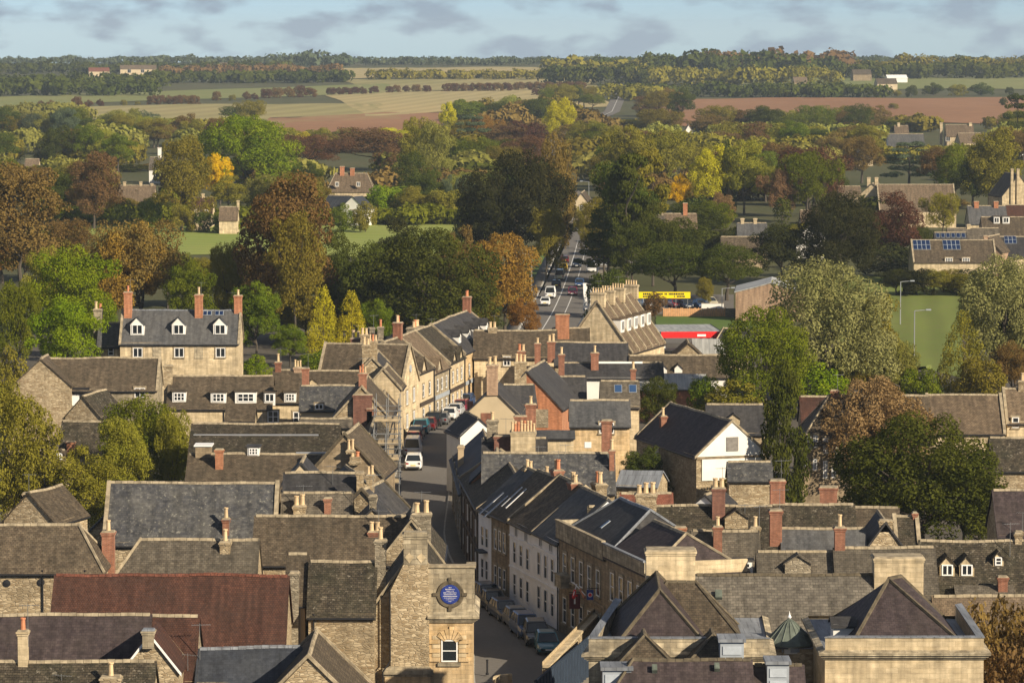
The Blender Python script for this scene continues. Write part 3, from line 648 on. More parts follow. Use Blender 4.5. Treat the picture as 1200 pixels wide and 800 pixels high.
h = A('stone_house', 'stone house with two round black tie plates at the left edge', -60, 92, 614, 12, 2.7, 'stone_tile', 'rubble', 46, ends=(0, 1.9))
h.pipe('F', 47).pipe('F', 97)
for px, py in ((8, 683), (48, 682)):
    p = h.hitp(px, py, (0, 1, 0), -h.W / 2)
    b = MB(); b.lathe([(0, 0), (.26, 0), (.26, .05), (.08, .08), (0, .08)], n=14); b.build('tie_plate', MATS['black_iron'], h.root, Matrix.Translation((p.x, p.y - .01, p.z)) @ Matrix.Rotation(math.pi / 2, 4, 'X'))
h = A('house', 'grey-brown tiled hipped roof with a tall thin brick chimney at its left', 165, 303, 631, 10.4, 3.1, 'stone_tile_grey', 'rubble', ends=(2.1, 0))
h.chim(127, 622, 14, 'brick', 1, dy=-2.6, base=0, dep=.8).chim(264, 634, 12, 'lichen_stone' if 0 else 'rubble', 1, dy=-.6, dep=.7)
h = A('hall', 'big dark grey slate roof with pale lichen patches left of the street', 128, 325, 565, 12, 3.9, 'slate_mottled', 'rubble', 46, coping='coping_stone', cat='building')
h.chim(265, 607, 8, 'brick', 1, dy=-3.2, pot='buff_pot')
h = B('outbuilding', 'low stone gable tucked left of the big dark slate roof', 123, 603, 9.2, 1.7, 5, 'slate_dark', 'rubble', 45, cat='outbuilding')
# ---- centre left
h = A('stone_house', 'dark mossy stone-tiled house left of the building with the blue plaque', 364, 440, 657, 10.5, 3.0, 'stone_tile_moss', 'rubble', 46)
h.chim(446, 632, 13, 'rubble_grey', 1, dep=.7, base=2).pipe('F', 366)
h = A('house', 'narrow cream rendered wall between the red roof and the mossy roof', 338, 360, 648, 10.9, 2.8, 'stone_tile', 'render_tan', 46)
h.chim(345, 670, 10, 'rubble_grey', 0, dy=-2.8, base=0, dep=.8)
h = A('house', 'long brown tiled roof with a pale stone gable, behind the mossy roof', 300, 476, 604, 10.8, 3.0, 'stone_tile', 'rubble', 45)
h.chim(439, 622, 14, 'brick', 2, dy=-1.0, dep=.7)
h = B('house', 'pale stone gable end standing out of the long brown roof', 356, 607, 10.5, 2.0, 3, 'stone_tile', 'rubble_grey', 52, gutter=False, ridge=None)
h = B('house', 'dark slate gable with a white edge behind the plaque building', 482, 607, 11, 2.2, 8, 'stone_tile_moss', 'rubble', 52); barge(h, 'coping_stone')
h.chim(494, 601, 22, 'rubble_grey', 2, dx=-3.2, dep=1.0, base=4)
h = A('house', 'pale grey-brown tiled roof with a small brick stack below dark slates', 332, 412, 576, 11, 2.9, 'stone_tile_grey', 'rubble_grey', 45)
h.chim(351, 592, 14, 'rubble', 2, dy=-1.5).chim(384, 583, 8, 'brick', 0, dy=-1.2, dep=.5)
h = A('house', 'long dark slate roof in front of the small cream triangle gable', 334, 424, 553, 11.2, 2.5, 'slate_dark', 'rubble', 42).aer(390, 545, 3.5, -1)
h = B('house', 'small cream triangle gable rising behind a long dark slate roof', 353, 541, 11.6, 1.5, 5, 'slate_dark', 'render_cream', 48, gutter=False)
h = B('stone_house', 'brown stone gable house with tall pots left of the scaffold', 404, 508, 12, 3.2, 8, 'stone_tile', 'brown_stone', 48, heading=6, coping='lichen_stone')
h.chim(416, 540, 12, 'rubble', 2, dx=-4.6, dep=.6).chim(411, 527, 9, 'rubble', 2, dx=-4.4, dep=.6)
h = B('house', 'dark slate gable with a yellow lichened edge below the scaffold', 424, 573, 10.6, 2.3, 6, 'slate_dark', 'rubble', 45, heading=14, coping='lichen_stone')
h.chim(434, 556, 9, 'rubble', 2, dx=-1, dep=.6).chim(422, 553, 8, 'rubble', 0, dx=1.5, dep=.6)
h = B('house', 'narrow stone gable with a square stone chimney beside the scaffold foot', 437, 594, 10.2, 1.6, 6, 'slate_dark', 'rubble', 45)
h.chim(437, 580, 8, 'rubble_grey', 0, dx=-2.6, dep=.6)
h = B('house', 'dark slate slope with a white verge behind the brown stone gable', 417, 553, 10.9, 1.9, 5, 'slate_grey', 'rubble', 42, heading=-12)
# plaque building -------------------------------------------------
PB = B('corner_building', 'stone corner building with a round blue plaque at the foot of the street', 487, 642, 11.5, 2.9, 9, 'stone_tile_moss', 'rubble', 54, cat='building', coping='coping_stone')
yf = (PB.M @ Vector((-PB.L / 2, 0, 0))).y
def wx(px): return atY(px, 700, yf).x
def wz(py): return atY(500, py, yf).z
x0, x1, x2, x3 = wx(437), wx(472), wx(501.5), wx(556)
rx, ry = PB.root.location.x, PB.root.location.y
Mw = PB.Mi                                         # world to local for parts given in world metres
def wpart(name, mat, fn, parent=None):
    b = MB(); fn(b); b.v = [tuple(Mw @ Vector(v)) for v in b.v]; return b.build(name, MATS[mat], parent or PB.root)
dpt = 7.0
wpart('wall', 'ashlar_weathered', lambda b: (b.box(x2, x3, yf - .35, yf + .25, wz(717), wz(664)), b.box(x3 - .5, x3 - .001, yf + .251, yf + 1.2, wz(717), wz(664) - .02)))
wpart('wall', 'ashlar_warm', lambda b: b.box(x2 + .02, x3 - .12, yf - .30, yf + dpt - .05, -1, wz(728)))
wpart('parapet_cap', 'coping_stone', lambda b: (b.box(x2 - .05, x3 + .1, yf - .45, yf + .3, wz(664), wz(661)), b.box(x3 - .55, x3 + .1, yf + .301, yf + 1.3, wz(664), wz(661) - .01)))
def corn(b):
    za, zb = wz(728), wz(716); n = 4
    for k in range(n):
        o_ = .10 + .11 * k; b.box(x2 - .02, x3 + o_ - .1, yf - .32 - o_, yf + dpt + .02, za + (zb - za) * k / n * .6, za + (zb - za) * ((k + 1) / n * .6) + .004)
    b.poly([(x2 - .02, yf - .75, za + (zb - za) * .6 + .01), (x3 + .33, yf - .75, za + (zb - za) * .6 + .01), (x3 + .0, yf - .36, zb + .05), (x2 - .02, yf - .36, zb + .05)])
    b.poly([(x3 + .33, yf - .75, za + (zb - za) * .6 + .01), (x3 + .33, yf + dpt, za + (zb - za) * .6 + .01), (x3 + .0, yf + dpt, zb + .05), (x3 + .0, yf - .36, zb + .05)])
wpart('cornice', 'ashlar_weathered', corn)
# chimney breast with shoulders
xa, xb = wx(473), wx(501.5); zs = wz(660)
def breast(b):
    xl, xr = wx(458), wx(503)
    b.box(xl, xr, yf - .62, yf - .02, wz(779), wz(690))
    b.poly([(xl, yf - .62, wz(690)), (xr, yf - .62, wz(690)), (xb, yf - .62, zs), (xa, yf - .62, zs)]); b.poly([(xl, yf - .02, wz(690)), (xl, yf - .62, wz(690)), (xa, yf - .62, zs), (xa, yf - .02, zs)])
    b.poly([(xr, yf - .62, wz(690)), (xr, yf - .02, wz(690)), (xb, yf - .02, zs), (xb, yf - .62, zs)])
wpart('chimney_breast', 'rubble', breast)
ch = wpart('chimney', 'ashlar_weathered', lambda b: (b.box(xa + .03, xb - .03, yf - .60, yf + .45, zs - .5, wz(630)), b.box(xa - .02, xb + .02, yf - .66, yf + .5, wz(630), wz(627)), b.box(xa - .08, xb + .08, yf - .72, yf + .56, wz(627), wz(624)), b.box(xa + .05, xb - .05, yf - .58, yf + .4, wz(624), wz(622))))
def vees(b):
    for c_ in (480, 494):
        xc = wx(c_); b.poly([(xc - .32, yf - .63, wz(651)), (xc, yf - .63, wz(658)), (xc + .32, yf - .63, wz(651)), (xc, yf - .63, wz(646))])
wpart('weathering', 'ashlar', vees, ch)
wpart('plinth_cornice', 'ashlar_weathered', lambda b: (b.box(wx(448), wx(508), yf - .95, yf - .01, wz(787), wz(782)), b.box(wx(450), wx(506), yf - .80, yf - .01, wz(790), wz(787)), b.poly([(wx(449), yf - .9, wz(782)), (wx(507), yf - .9, wz(782)), (wx(503), yf - .6, wz(778)), (wx(457), yf - .6, wz(778))])))
wpart('lower_wall', 'ashlar_warm', lambda b: b.box(wx(451), wx(504), yf - .75, yf - .02, -1, wz(790)))
wpart('downpipe', 'black_iron', lambda b: (b.tube((wx(457.5), yf - .72, wz(690)), (wx(457.5), yf - .72, wz(772)), .05), b.tube((wx(457.5), yf - .72, wz(772)), (wx(449), yf - 1.0, wz(784)), .05), b.tube((wx(449), yf - 1.0, wz(784)), (wx(449), yf - 1.0, 0), .05)))
wpart('downpipe', 'coping_stone', lambda b: b.tube((wx(438), yf - .08, wz(716)), (wx(438), yf - .08, 0), .06))
# plaque with raised surround
pc = Vector((wx(527.5), yf - .36, wz(695))); rr = 11.5 * yf / FPX * 1.0
ring = wpart('plaque_surround', 'ashlar_warm', lambda b: None) if 0 else None
b = MB(); b.lathe([(rr * 1.05, 0), (rr * 1.05, .05), (rr * 1.35, .07), (rr * 1.45, 0)], n=32)
for k in range(4):
    a_ = k * math.pi / 2; Mk = Matrix.Rotation(a_, 4, 'Z'); b.box(-.11, .11, rr * 1.2, rr * 1.75, 0, .10, M=Mk)
fm = Mw @ Matrix.Translation(pc) @ Matrix.Rotation(math.pi / 2, 4, 'X')
b.build('plaque_surround', MATS['lichen_stone'], PB.root, fm)
b = MB(); b.lathe([(0, .06), (rr * .93, .06), (rr, .045), (rr, 0)], n=32)
b.f = [f[::-1] if 0 else f for f in b.f]
plq = b.build('plaque', MATS['plaque_blue'], PB.root, fm); plq['label'] = 'round blue plaque with rows of small white lettering'
t = MB(); rr2 = random.Random(3)
for k, (hw_, hh_) in enumerate(((.10, .045), (.36, .045), (.28, .035), (.50, .045), (.46, .035), (.52, .045), (.44, .035), (.30, .035), (.12, .03))):
    y_ = rr * .72 - k * rr * .18; x_ = -hw_ * rr / .62 * .85
    while x_ < hw_ * rr / .62 * .85:
        w_ = rr2.uniform(.018, .034); t.box(x_, x_ + w_, y_ - hh_ * .5, y_ + hh_ * .5, .066, .069); x_ += w_ + (.012 if rr2.random() < .75 else .04)
t.build('plaque_lettering', MATS['white_paint'], plq)
# quoined window under the cornice
Mwin = Mw @ Matrix.Translation((wx(526.7), yf - .30, wz(774))); sc = yf / FPX
PB.put_win(Mwin @ Matrix.Rotation(0, 4, 'Z'), 20 * sc, 27 * sc, 'sash', 'white_paint', False)
wpart('sill', 'ashlar_weathered', lambda b: b.box(wx(513), wx(540), yf - .44, yf - .28, wz(779), wz(775)))
for side_ in (-1, 1):
    for k in range(6):
        za = wz(774 - k * 5.2); xe = wx(526.7) + side_ * 10.8 * sc; ww = (13 if k % 2 == 0 else 9.5) * sc
        a_, c_ = sorted((xe, xe + side_ * ww)); wpart('quoin', 'ashlar_warm' if k % 2 == 0 else 'ashlar', lambda b: b.box(a_ + .01, c_ - .01, yf - (.40 if k % 2 == 0 else .345), yf - .29, za + .01, za + 5.0 * sc))
for k in range(7):
    a0 = R(150 - k * 20 * 1.0); a1 = R(150 - (k + 1) * 20 + 3); cx_, cz_ = wx(526.7), wz(752); r0, r1 = 7.5 * sc, (17 if k != 3 else 20) * sc
    def vous(b):
        q = [(cx_ + r0 * math.cos(a0), cz_ + r0 * .6 * math.sin(a0)), (cx_ + r0 * math.cos(a1), cz_ + r0 * .6 * math.sin(a1)), (cx_ + r1 * math.cos(a1), cz_ + r1 * math.sin(a1)), (cx_ + r1 * math.cos(a0), cz_ + r1 * math.sin(a0))]
        yo = yf - .40; b.poly([(p[0], yo, p[1]) for p in q][::-1])
        for i in range(4): j = (i + 1) % 4; b.poly([(q[i][0], yo, q[i][1]), (q[j][0], yo, q[j][1]), (q[j][0], yf - .29, q[j][1]), (q[i][0], yf - .29, q[i][1])])
    wpart('voussoir', 'ashlar_warm', vous)
for k in range(3):
    PB.put_win(Mw @ Matrix.Translation((wx(469 + 11 * k), yf - .76, wz(812))), 9 * sc, 14 * sc, 'sash', 'dark_wood', False)
# ---- right side of the street: fronts face the street
RF = [(6.9, 262.0), (3.6, 274), (1.7, 281), (-.2, 288), (-1.7, 293), (-2.8, 297), (-4.5, 318), (-5.8, 345)]
def rowwin(h, n, zs, w, hh, style='sash', mat='white_paint', skip=(), m=.7, surround=True):
    for z in zs:
        for k in range(n):
            if (k, z) in skip: continue
            u = m + (h.L - 2 * m) * ((k + .5) / n); h.winm('F', u, z, w, hh, style, mat, surround)
h = S('town_house', 'long stone town house with a parapet and hanging signs on the right', RF[1], RF[0], 8.5, 7.6, 10.6, 'slate_dark', 'brown_stone', hip=(2.5, 2.5), gutter=False, ridge='lead')
rowwin(h, 5, (1.0, 4.4), 1.0, 2.0); h.band('F', 7.4, 1.3, 'ashlar_weathered', .25, 'parapet'); h.band('F', 8.7, .12, 'coping_stone', .33, 'parapet_cap'); h.band('F', 3.7, .2, 'brown_stone', .1)
h.band('L', 7.4, 1.3, 'ashlar_weathered', .25, 'parapet')
h.add('balcony', 'ashlar_weathered', lambda b: (b.box(-4.6, -2.9, -h.W / 2 - .8, -h.W / 2 - .001, 3.9, 4.8), b.box(-4.65, -2.85, -h.W / 2 - .86, -h.W / 2 - .001, 4.81, 4.92)))
h.chim(755, 596, 24, 'brick', 3, dy=2.5, dep=1.1).onroofm('rooflight', Vector((-.6, -2.2, h.zr - 2.2 * h.tan)), .4, .9, 'roof_glass')
TH = h
h = S('town_house', 'dark stone town house with four tall sashes beside the hipped slate roof', (6.9, 262.0), (9.6, 252.5), 7.5, 7.8, 10.2, 'slate_purple', 'brown_stone', hip=(0, 2.4), gutter=False)
rowwin(h, 4, (1.0, 4.6), 1.0, 2.1); h.band('F', 7.5, 1.1, 'ashlar_weathered', .2, 'parapet'); h.band('F', 8.6, .12, 'lead', .3, 'parapet_cap')
h.band('R', 7.5, 1.1, 'ashlar', .2, 'parapet')
h = S('terraced_house', 'white terraced house with grey slates, nearest in the white row', RF[2], RF[1], 8, 7.0, 10.3, 'slate_grey', 'render_pale', group='terraced houses on the right of the street', cat='house')
rowwin(h, 3, (.9, 3.6), .9, 1.9, 'sash', surround=False); rowwin(h, 2, (5.9,), .9, .9, 'two', surround=False); h.band('F', 3.1, .15, 'render_pale', .07); h.band('F', 5.7, .15, 'render_pale', .07).pipe('F', 655)
h.chim(673, 565, 17, 'brick', 2, dep=.8).chim(702, 566, 20, 'rubble', 2, dy=2, dep=.9, aerial=True)
h = S('terraced_house', 'white terraced house under a stone-tiled roof, middle of the white row', RF[3], RF[2], 8.5, 6.9, 10.3, 'stone_tile', 'render_pale', group='terraced houses on the right of the street', coping='coping_stone')
rowwin(h, 3, (.9, 3.5), .9, 1.8, 'sash', surround=False); rowwin(h, 2, (5.7,), .9, .9, 'two', surround=False); h.band('F', 3.05, .15, 'render_pale', .07); h.band('F', 5.55, .15, 'render_pale', .07)
h.chim(653, 550, 15, 'brick', 2, dep=.8).chim(641, 557, 8, 'rubble', 1).chim(622, 550, 16, 'rubble', 1, dep=.8)
h = S('terraced_house', 'brown stone terraced house with white sashes and four rooflights', RF[4], RF[3], 8, 6.8, 10.2, 'stone_tile', 'brown_stone', group='terraced houses on the right of the street')
rowwin(h, 3, (.9, 3.9), .8, 1.7)
for px, py in ((600, 582), (605, 584)): h.onroof('rooflight', px, py, 3.5, 12, 'light_glass', frame='white_paint')
h.chim(618, 549, 12, 'rubble', 1)
h = S('terraced_house', 'narrow pale terraced house with grey slates and rooflights', RF[5], RF[4], 8, 6.7, 10.0, 'slate_grey', 'render_pale', group='terraced houses on the right of the street')
rowwin(h, 2, (.9, 3.6), .9, 1.7, 'sash', surround=False)
for px, py in ((576, 590), (581, 594)): h.onroof('rooflight', px, py, 4, 13, 'light_glass', frame='white_paint')
h.add('canopy', 'slate_blue', lambda b: b.box(-.9, .9, -h.W / 2 - .7, -h.W / 2 - .001, 3.2, 3.35))
h = S('timbered_house', 'tall brown boarded house front with dark timbers left of the white terrace', RF[6], RF[5], 7, 6.6, 9.0, 'stone_tile_moss', 'planks', hip=(0, 0), coping='coping_stone')
for k in range(7): h.add('timber', 'dark_wood', lambda b: b.box(-h.L / 2 + .3 + k * (h.L - .8) / 6, -h.L / 2 + .52 + k * (h.L - .8) / 6, -h.W / 2 - .09, -h.W / 2 - .001, .2, h.ze - .1))
for z in (3.0, 5.4): h.add('timber', 'dark_wood', lambda b: b.box(-h.L / 2, h.L / 2, -h.W / 2 - .11, -h.W / 2 - .002, z, z + .2))
rowwin(h, 4, (1.0, 3.8), .9, 1.4, 'two', surround=False)
h = S('house', 'slate-roofed shop with an orange brick gable opposite the scaffold', RF[7], RF[6], 6, 5.2, 7.9, 'slate_blue', 'rubble_grey'); rowwin(h, 5, (1, 4), .9, 1.5)
h.chim(551, 525, 9, 'brick', 0).chim(540, 522, 8, 'render_tan', 0, dy=-2.5, base=4)
h = B('house', 'orange brick gable end behind the boarded house front', 582, 533, 9.4, 2.2, 6, 'slate_blue', 'brick_orange', 45, gutter=False)
# ---- classical buildings at the bottom right
def block(name, label, pts, z1, wall, par=.9, cat='building', floor='lead', cap='lead', z0=-1, corn_z=None, drop=()):
    """parapeted block on a free footprint (world metres, counter-clockwise)"""
    c = sum((Vector((p[0], p[1], 0)) for p in pts), Vector()) / len(pts); r_ = empty(name, (c.x, c.y, 0)); tag(r_, label, cat)
    P = [Vector((p[0] - c.x, p[1] - c.y, 0)) for p in pts]; n = len(P); b = MB()
    def inset(t):
        out = []
        for i in range(n):
            a, m, e = P[i - 1], P[i], P[(i + 1) % n]; d1, d2 = (m - a).normalized(), (e - m).normalized(); n1, n2 = Vector((-d1.y, d1.x, 0)), Vector((-d2.y, d2.x, 0)); s_ = (n1 + n2); s_ = s_ / max(.3, s_.dot(n1)); out.append(m + s_ * t)
        return out
    I = inset(.38); Z = lambda p, z: (p.x, p.y, z)
    for i in range(n):
        j = (i + 1) % n; zt_ = z1 - par if i in drop else z1; b.poly([Z(P[i], z0), Z(P[j], z0), Z(P[j], zt_), Z(P[i], zt_)])
        if i in drop: continue
        b.poly([Z(I[j], z1 - par), Z(I[i], z1 - par), Z(I[i], z1), Z(I[j], z1)])
    b.build('wall', MATS[wall], r_)
    m = MB(); O = inset(-.05); I2 = inset(.43)
    for i in range(n):
        if i in drop: continue
        j = (i + 1) % n; m.poly([Z(O[i], z1 + .08), Z(O[j], z1 + .08), Z(I2[j], z1 + .08), Z(I2[i], z1 + .08)]); m.poly([Z(O[i], z1), Z(O[j], z1), Z(O[j], z1 + .08), Z(O[i], z1 + .08)]); m.poly([Z(I2[j], z1), Z(I2[i], z1), Z(I2[i], z1 + .08), Z(I2[j], z1 + .08)])
    m.build('parapet_cap', MATS[cap], r_)
    f = MB(); f.poly([Z(p, z1 - par - .01) for p in (P if drop else I)]); f.build('roof_flat', MATS[floor], r_)
    if corn_z:
        k = MB()
        for q, (o0, za, zb) in enumerate(((.12, -.36, -.24), (.26, -.24, -.10), (.40, -.10, .06))):
            Oq = inset(-o0)
            for i in range(n): j = (i + 1) % n; k.poly([Z(Oq[i], corn_z + za), Z(Oq[j], corn_z + za), Z(Oq[j], corn_z + zb), Z(Oq[i], corn_z + zb)]); k.poly([Z(Oq[i], corn_z + zb), Z(Oq[j], corn_z + zb), Z(P[j], corn_z + zb + (.12 if q == 2 else .001)), Z(P[i], corn_z + zb + (.12 if q == 2 else .001))]); k.poly([Z(P[i], corn_z + za), Z(P[j], corn_z + za), Z(Oq[j], corn_z + za), Z(Oq[i], corn_z + za)])
        k.build('cornice', MATS['ashlar_weathered'], r_)
    return r_, c
def pt(px, py, z): p = G(px, py, z); return (p.x, p.y)
zp = 9.7; pav = [pt(690, 748, zp), pt(902, 748, zp), (pt(902, 748, zp)[0] + .5, 228), (6.7, 229)]
r1_, c1_ = block('civic_building', 'pale stone block with parapet and purple slate pyramid at the foot of the street', pav, zp, 'ashlar_weathered', corn_z=8.75, drop=(1, 2))
def hiproof(root, base, rz, top, mat, hips='lichen_stone', name='roof'):
    """base: 4 world points (ccw from front left) at height; top: 2 ridge points"""
    l = root.location; B4 = [Vector(p) - l for p in base]; T = [Vector(p) - l for p in top]
    m = MB(); m.poly([B4[0], B4[1], T[0]]); m.poly([B4[1], B4[2], T[1], T[0]]); m.poly([B4[2], B4[3], T[1]]); m.poly([B4[3], B4[0], T[0], T[1]])
    o = m.build(name, mat if not isinstance(mat, str) else MATS[mat], root); k = MB()
    for a, b_ in ((0, 0), (1, 0), (2, 1), (3, 1)): k.tube(B4[a] + Vector((0, 0, .04)), T[b_] + Vector((0, 0, .04)), .12, n=5)
    k.tube(T[0] + Vector((0, 0, .05)), T[1] + Vector((0, 0, .05)), .13, n=5); k.build('hip_tiles', MATS[hips], o); return o
z_ = 8.95
q0, q1 = G(718, 750, z_ + .1), G(829, 750, z_ + .1)
hiproof(r1_, [(q0.x, 214.6, z_), (q1.x, 214.6, z_), (q1.x, 226, z_), (q0.x, 226, z_)], 0, [((q0.x + q1.x) / 2, 217.9, 12.0), ((q0.x + q1.x) / 2, 222.5, 12.4)], 'slate_purple')
h = A('civic_range', 'stone-tiled hipped range behind the purple slate pyramid', 783, 815, 681, 12.0, 3.2, 'stone_tile', 'rubble', 46, ends=(2.8, 2.9), ridge='lichen_stone', cat='building')
h.chim(785.5, 643, 57, 'ashlar', 0, dy=2.4, dep=1.6, base=5)
z_ = 10.4; a_, b_ = G(967, 747, z_), G(1153, 747, z_)
pav2 = [(a_.x, a_.y), (b_.x, b_.y), (b_.x + .2, 222.5), (a_.x, 222.5)]
r2_, c2_ = block('civic_building', 'pale stone block with parapet and broad slate hipped roof at bottom right', pav2, z_, 'ashlar', corn_z=9.5, drop=(3, 2))
q0, q1 = G(990, 748, 9.7), G(1125, 748, 9.7)
hiproof(r2_, [(q0.x, a_.y + .45, 9.7), (q1.x, a_.y + .45, 9.7), (q1.x, 221.5, 9.7), (q0.x, 221.5, 9.7)], 0, [((q0.x + q1.x) / 2 - .6, 216.4, 12.9), ((q0.x + q1.x) / 2 + .3, 217.5, 12.9)], 'slate_purple')
for root_, px, py, yy in ((r2_, 1059, 719, 214.4),):
    p = atY(px, py, yy); b = MB(); b.box(-.22, .22, -.06, .3, -.1, .35); b.box(-.28, .28, -.12, .3, .351, .42); b.build('roof_vent', MATS['copper_green'], root_, Matrix.Translation(p - root_.location))
h = A('civic_range', 'big pale slate roof with an orange lichened ridge between the two hipped blocks', 816, 1026, 673, 11.2, 4.3, 'slate_pale', 'rubble', 45, ridge='lichen_stone', cat='building')
h.chim(1052, 651, 57, 'ashlar', 0, dy=0, dep=1.7, base=4); h.onroof('roof_vent', 842, 698, 8, 9, 'copper_green', frame='copper_green', lift=.3)
lk = [pt(900, 760, 8.3), pt(969, 760, 8.3), (18.2, 227.2), (pt(900, 760, 8.3)[0], 227.2)]
r3_, c3_ = block('link_block', 'low flat lead roof carrying the copper turret between the hipped blocks', lk, 8.3, 'rubble', par=.3)
# copper turret
tp = atY(925, 752, 219.5); tr = empty('turret', (tp.x, tp.y, 8.0)); tag(tr, 'round lantern turret with a green copper cone roof', 'turret'); sc2 = 219.5 / FPX; zb = tp.z - 8.0
def cone(b):
    n = 16; r_ = 30 * sc2; zt = 28 * sc2
    b.lathe([(r_ * 1.02, zb - .06), (r_, zb + .02), (r_ * .62, zb + zt * .42), (r_ * .26, zb + zt * .82), (.06, zb + zt)], n=n)
    for k in range(n):
        a = 2 * math.pi * k / n; pr = [(r_, zb + .04), (r_ * .62, zb + zt * .43), (r_ * .26, zb + zt * .83), (.06, zb + zt)]
        for (ra, za), (rb, zc) in zip(pr, pr[1:]): b.tube((ra * math.cos(a), ra * math.sin(a), za), (rb * math.cos(a), rb * math.sin(a), zc), .035, n=4)
b = MB(); cone(b); b.build('roof', MATS['copper_green'], tr)
b = MB(); b.lathe([(1.28, 0), (1.28, zb - .05)], n=16); b.build('drum', MATS['render_white'], tr)
for k in range(8):
    a = 2 * math.pi * k / 8 + .2; b = MB(); b.box(-.28, .28, -.04, .04, .1, zb - .15); b.build('louvre', MATS['grey_paint'], tr, Matrix.Translation((1.27 * math.cos(a), 1.27 * math.sin(a), 0)) @ Matrix.Rotation(a + math.pi / 2, 4, 'Z'))
b = MB(); b.lathe([(.06, zb + 28 * sc2), (.13, zb + 30 * sc2), (.05, zb + 33 * sc2), (0, zb + 38 * sc2)], n=8); b.build('finial', MATS['white_paint'], tr)
# lower roofs at the bottom edge
h = A('low_range', 'purple and brown slate roof along the bottom edge before the pyramid roof', 742, 880, 772, 9.6, 3.4, 'slate_purple', 'rubble', 40, ends=(2.2, 0), ridge='lichen_stone', cat='building')
for px, py in ((767, 785), (840, 783)): h.onroof('roof_vent', px, py, 6, 7, 'copper_green', frame='copper_green', lift=.3)
h = A('low_range', 'small purple slate roof at the bottom edge under the copper turret', 884, 940, 778, 9.2, 3.0, 'slate_purple', 'rubble', 40, ridge='lichen_stone', cat='building')
for i_, (xa_, ya_, lb) in enumerate(((757, 751, 'small dark hipped gablet at the bottom edge left of its twin'), (838, 750, 'small dark gablet with an open front at the bottom edge right of its twin'))):
    h = B('gablet', lb, xa_, ya_, 10.1, 2.0, 4.2, 'stone_tile', 'rubble', 42, gutter=False, cat='roof', ridge='lichen_stone', hip=(2.0, 0))
for i_, (xa_, ya_, w_, lb) in enumerate(((723, 782, 34, 'lead-topped white dormer box at the bottom edge beside the fence wall'), (858, 749, 28, 'lead-topped white box behind the right gablet'), (912, 775, 26, 'white louvred box with a lead top below the copper turret'))):
    yy = 206.5 + 4 * (ya_ < 760); p = atY(xa_, ya_, yy); s_ = yy / FPX; r_ = empty('roof_box', (p.x, p.y, p.z - 3)); tag(r_, lb, 'dormer'); w2 = w_ * s_ / 2
    b = MB(); b.box(-w2, w2, 0, 1.8, 0, 2.85); b.build('wall', MATS['grey_paint'], r_)
    b = MB(); b.box(-w2 - .12, w2 + .12, -.15, 1.9, 2.851, 3.05); b.build('top', MATS['lead'], r_)
    for k in range(3): b = MB(); b.box(-w2 + .15, w2 - .15, -.05, 0, .7 + k * .7, 1.2 + k * .7); b.build('panel', MATS['louvre_paint'], r_)
h = A('outbuilding', 'dark louvred lean-to beside the broad hipped block', 975, 1000, 722, 10.9, .9, 'slate_dark', 'render_white', 20, cat='outbuilding', ridge=None, gutter=False)
h = A('stone_house', 'creeper-covered stone roof at the bottom right edge', 1094, 1240, 697, 9.4, 4.2, 'stone_tile_warm', 'rubble', 40)
# ---- right middle rows
h = A('house', 'dark stone-tiled house with two stone dormers and a small third at the right', 1078, 1230, 633, 9.6, 3.3, 'stone_tile_moss', 'rubble', 46)
h.dormer(1110, 650, 675, 17, 'gable', 'two', 'ashlar').dormer(1133, 650, 675, 17, 'gable', 'two', 'ashlar').dormer(1170, 645, 663, 12, 'gable', 'sash', 'ashlar').chim(1193, 624, 8, 'rubble', 0).aer(1184, 612, 5, -1)
h.chim(1175, 675, 11, 'brick', 0, dy=-3.9, base=0)
h = A('lean_to', 'pale sloping lean-to roof below the two stone dormers', 1120, 1185, 685, 6.9, 1.4, 'stone_tile_grey', 'ashlar', 30, cat='outbuilding', ridge=None)
h = A('house', 'grey stone-tiled roof behind the square ashlar chimney at right', 978, 1094, 641, 9.5, 2.9, 'stone_tile_grey', 'rubble', 46); h.chim(984, 617, 12, 'brick', 1, dy=.2, dep=.8)
h = A('house', 'grey stone-tiled roof with a tiny triangular gablet', 888, 977, 645, 9.2, 2.7, 'stone_tile_grey', 'rubble', 46); h.dormer(935, 649, 673, 30, 'gable', None, 'rubble_grey')
h = A('house', 'grey tiled roof with a white flat dormer beside the round brick stack', 812, 888, 621, 9.6, 3.4, 'stone_tile_grey', 'rubble', 45); h.dormer(868, 657, 672, 28, 'flat', 'three', 'render_white', 'slate_dark')
h.chim(841, 616, 10, 'brick', 1, dy=-1.2, pot='clay_pot').chim(885, 617, 11, 'rubble', 1, dy=.6).chim(797, 617, 13, 'brick_orange', 0, dy=-1.5, base=3)
h = A('house', 'dark blue slate roof between the two brick stacks at right', 916, 1012, 618, 9.1, 2.6, 'slate_grey', 'rubble', 44)
h.chim(909, 597, 14, 'brick', 0, dy=-.5, dep=1.0)
h = B('house', 'stone gable with a flat chimney top right of the blue slate roof', 1038, 610, 9.8, 1.7, 6, 'slate_dark', 'rubble', 54); h.chim(1038, 609, 15, 'rubble', 0, dx=-2.7, dep=.6)
h = A('house', 'dark stone roof joined to the flat-topped stone gable', 1048, 1074, 604, 9.8, 2.8, 'stone_tile_moss', 'rubble', 45, coping='coping_stone').chim(1072, 600, 5, 'brick', 0)
h = A('house', 'long dark brown roof with a pale stone gablet right of centre', 783, 905, 592, 9.5, 2.9, 'stone_tile_moss', 'rubble', 44)
h.dormer(863, 596, 619, 27, 'gable', None, 'rubble').chim(842, 571, 15, 'brick_dark', 2, dy=-.6, dep=.9).aer(873, 590, 2.5, -1)
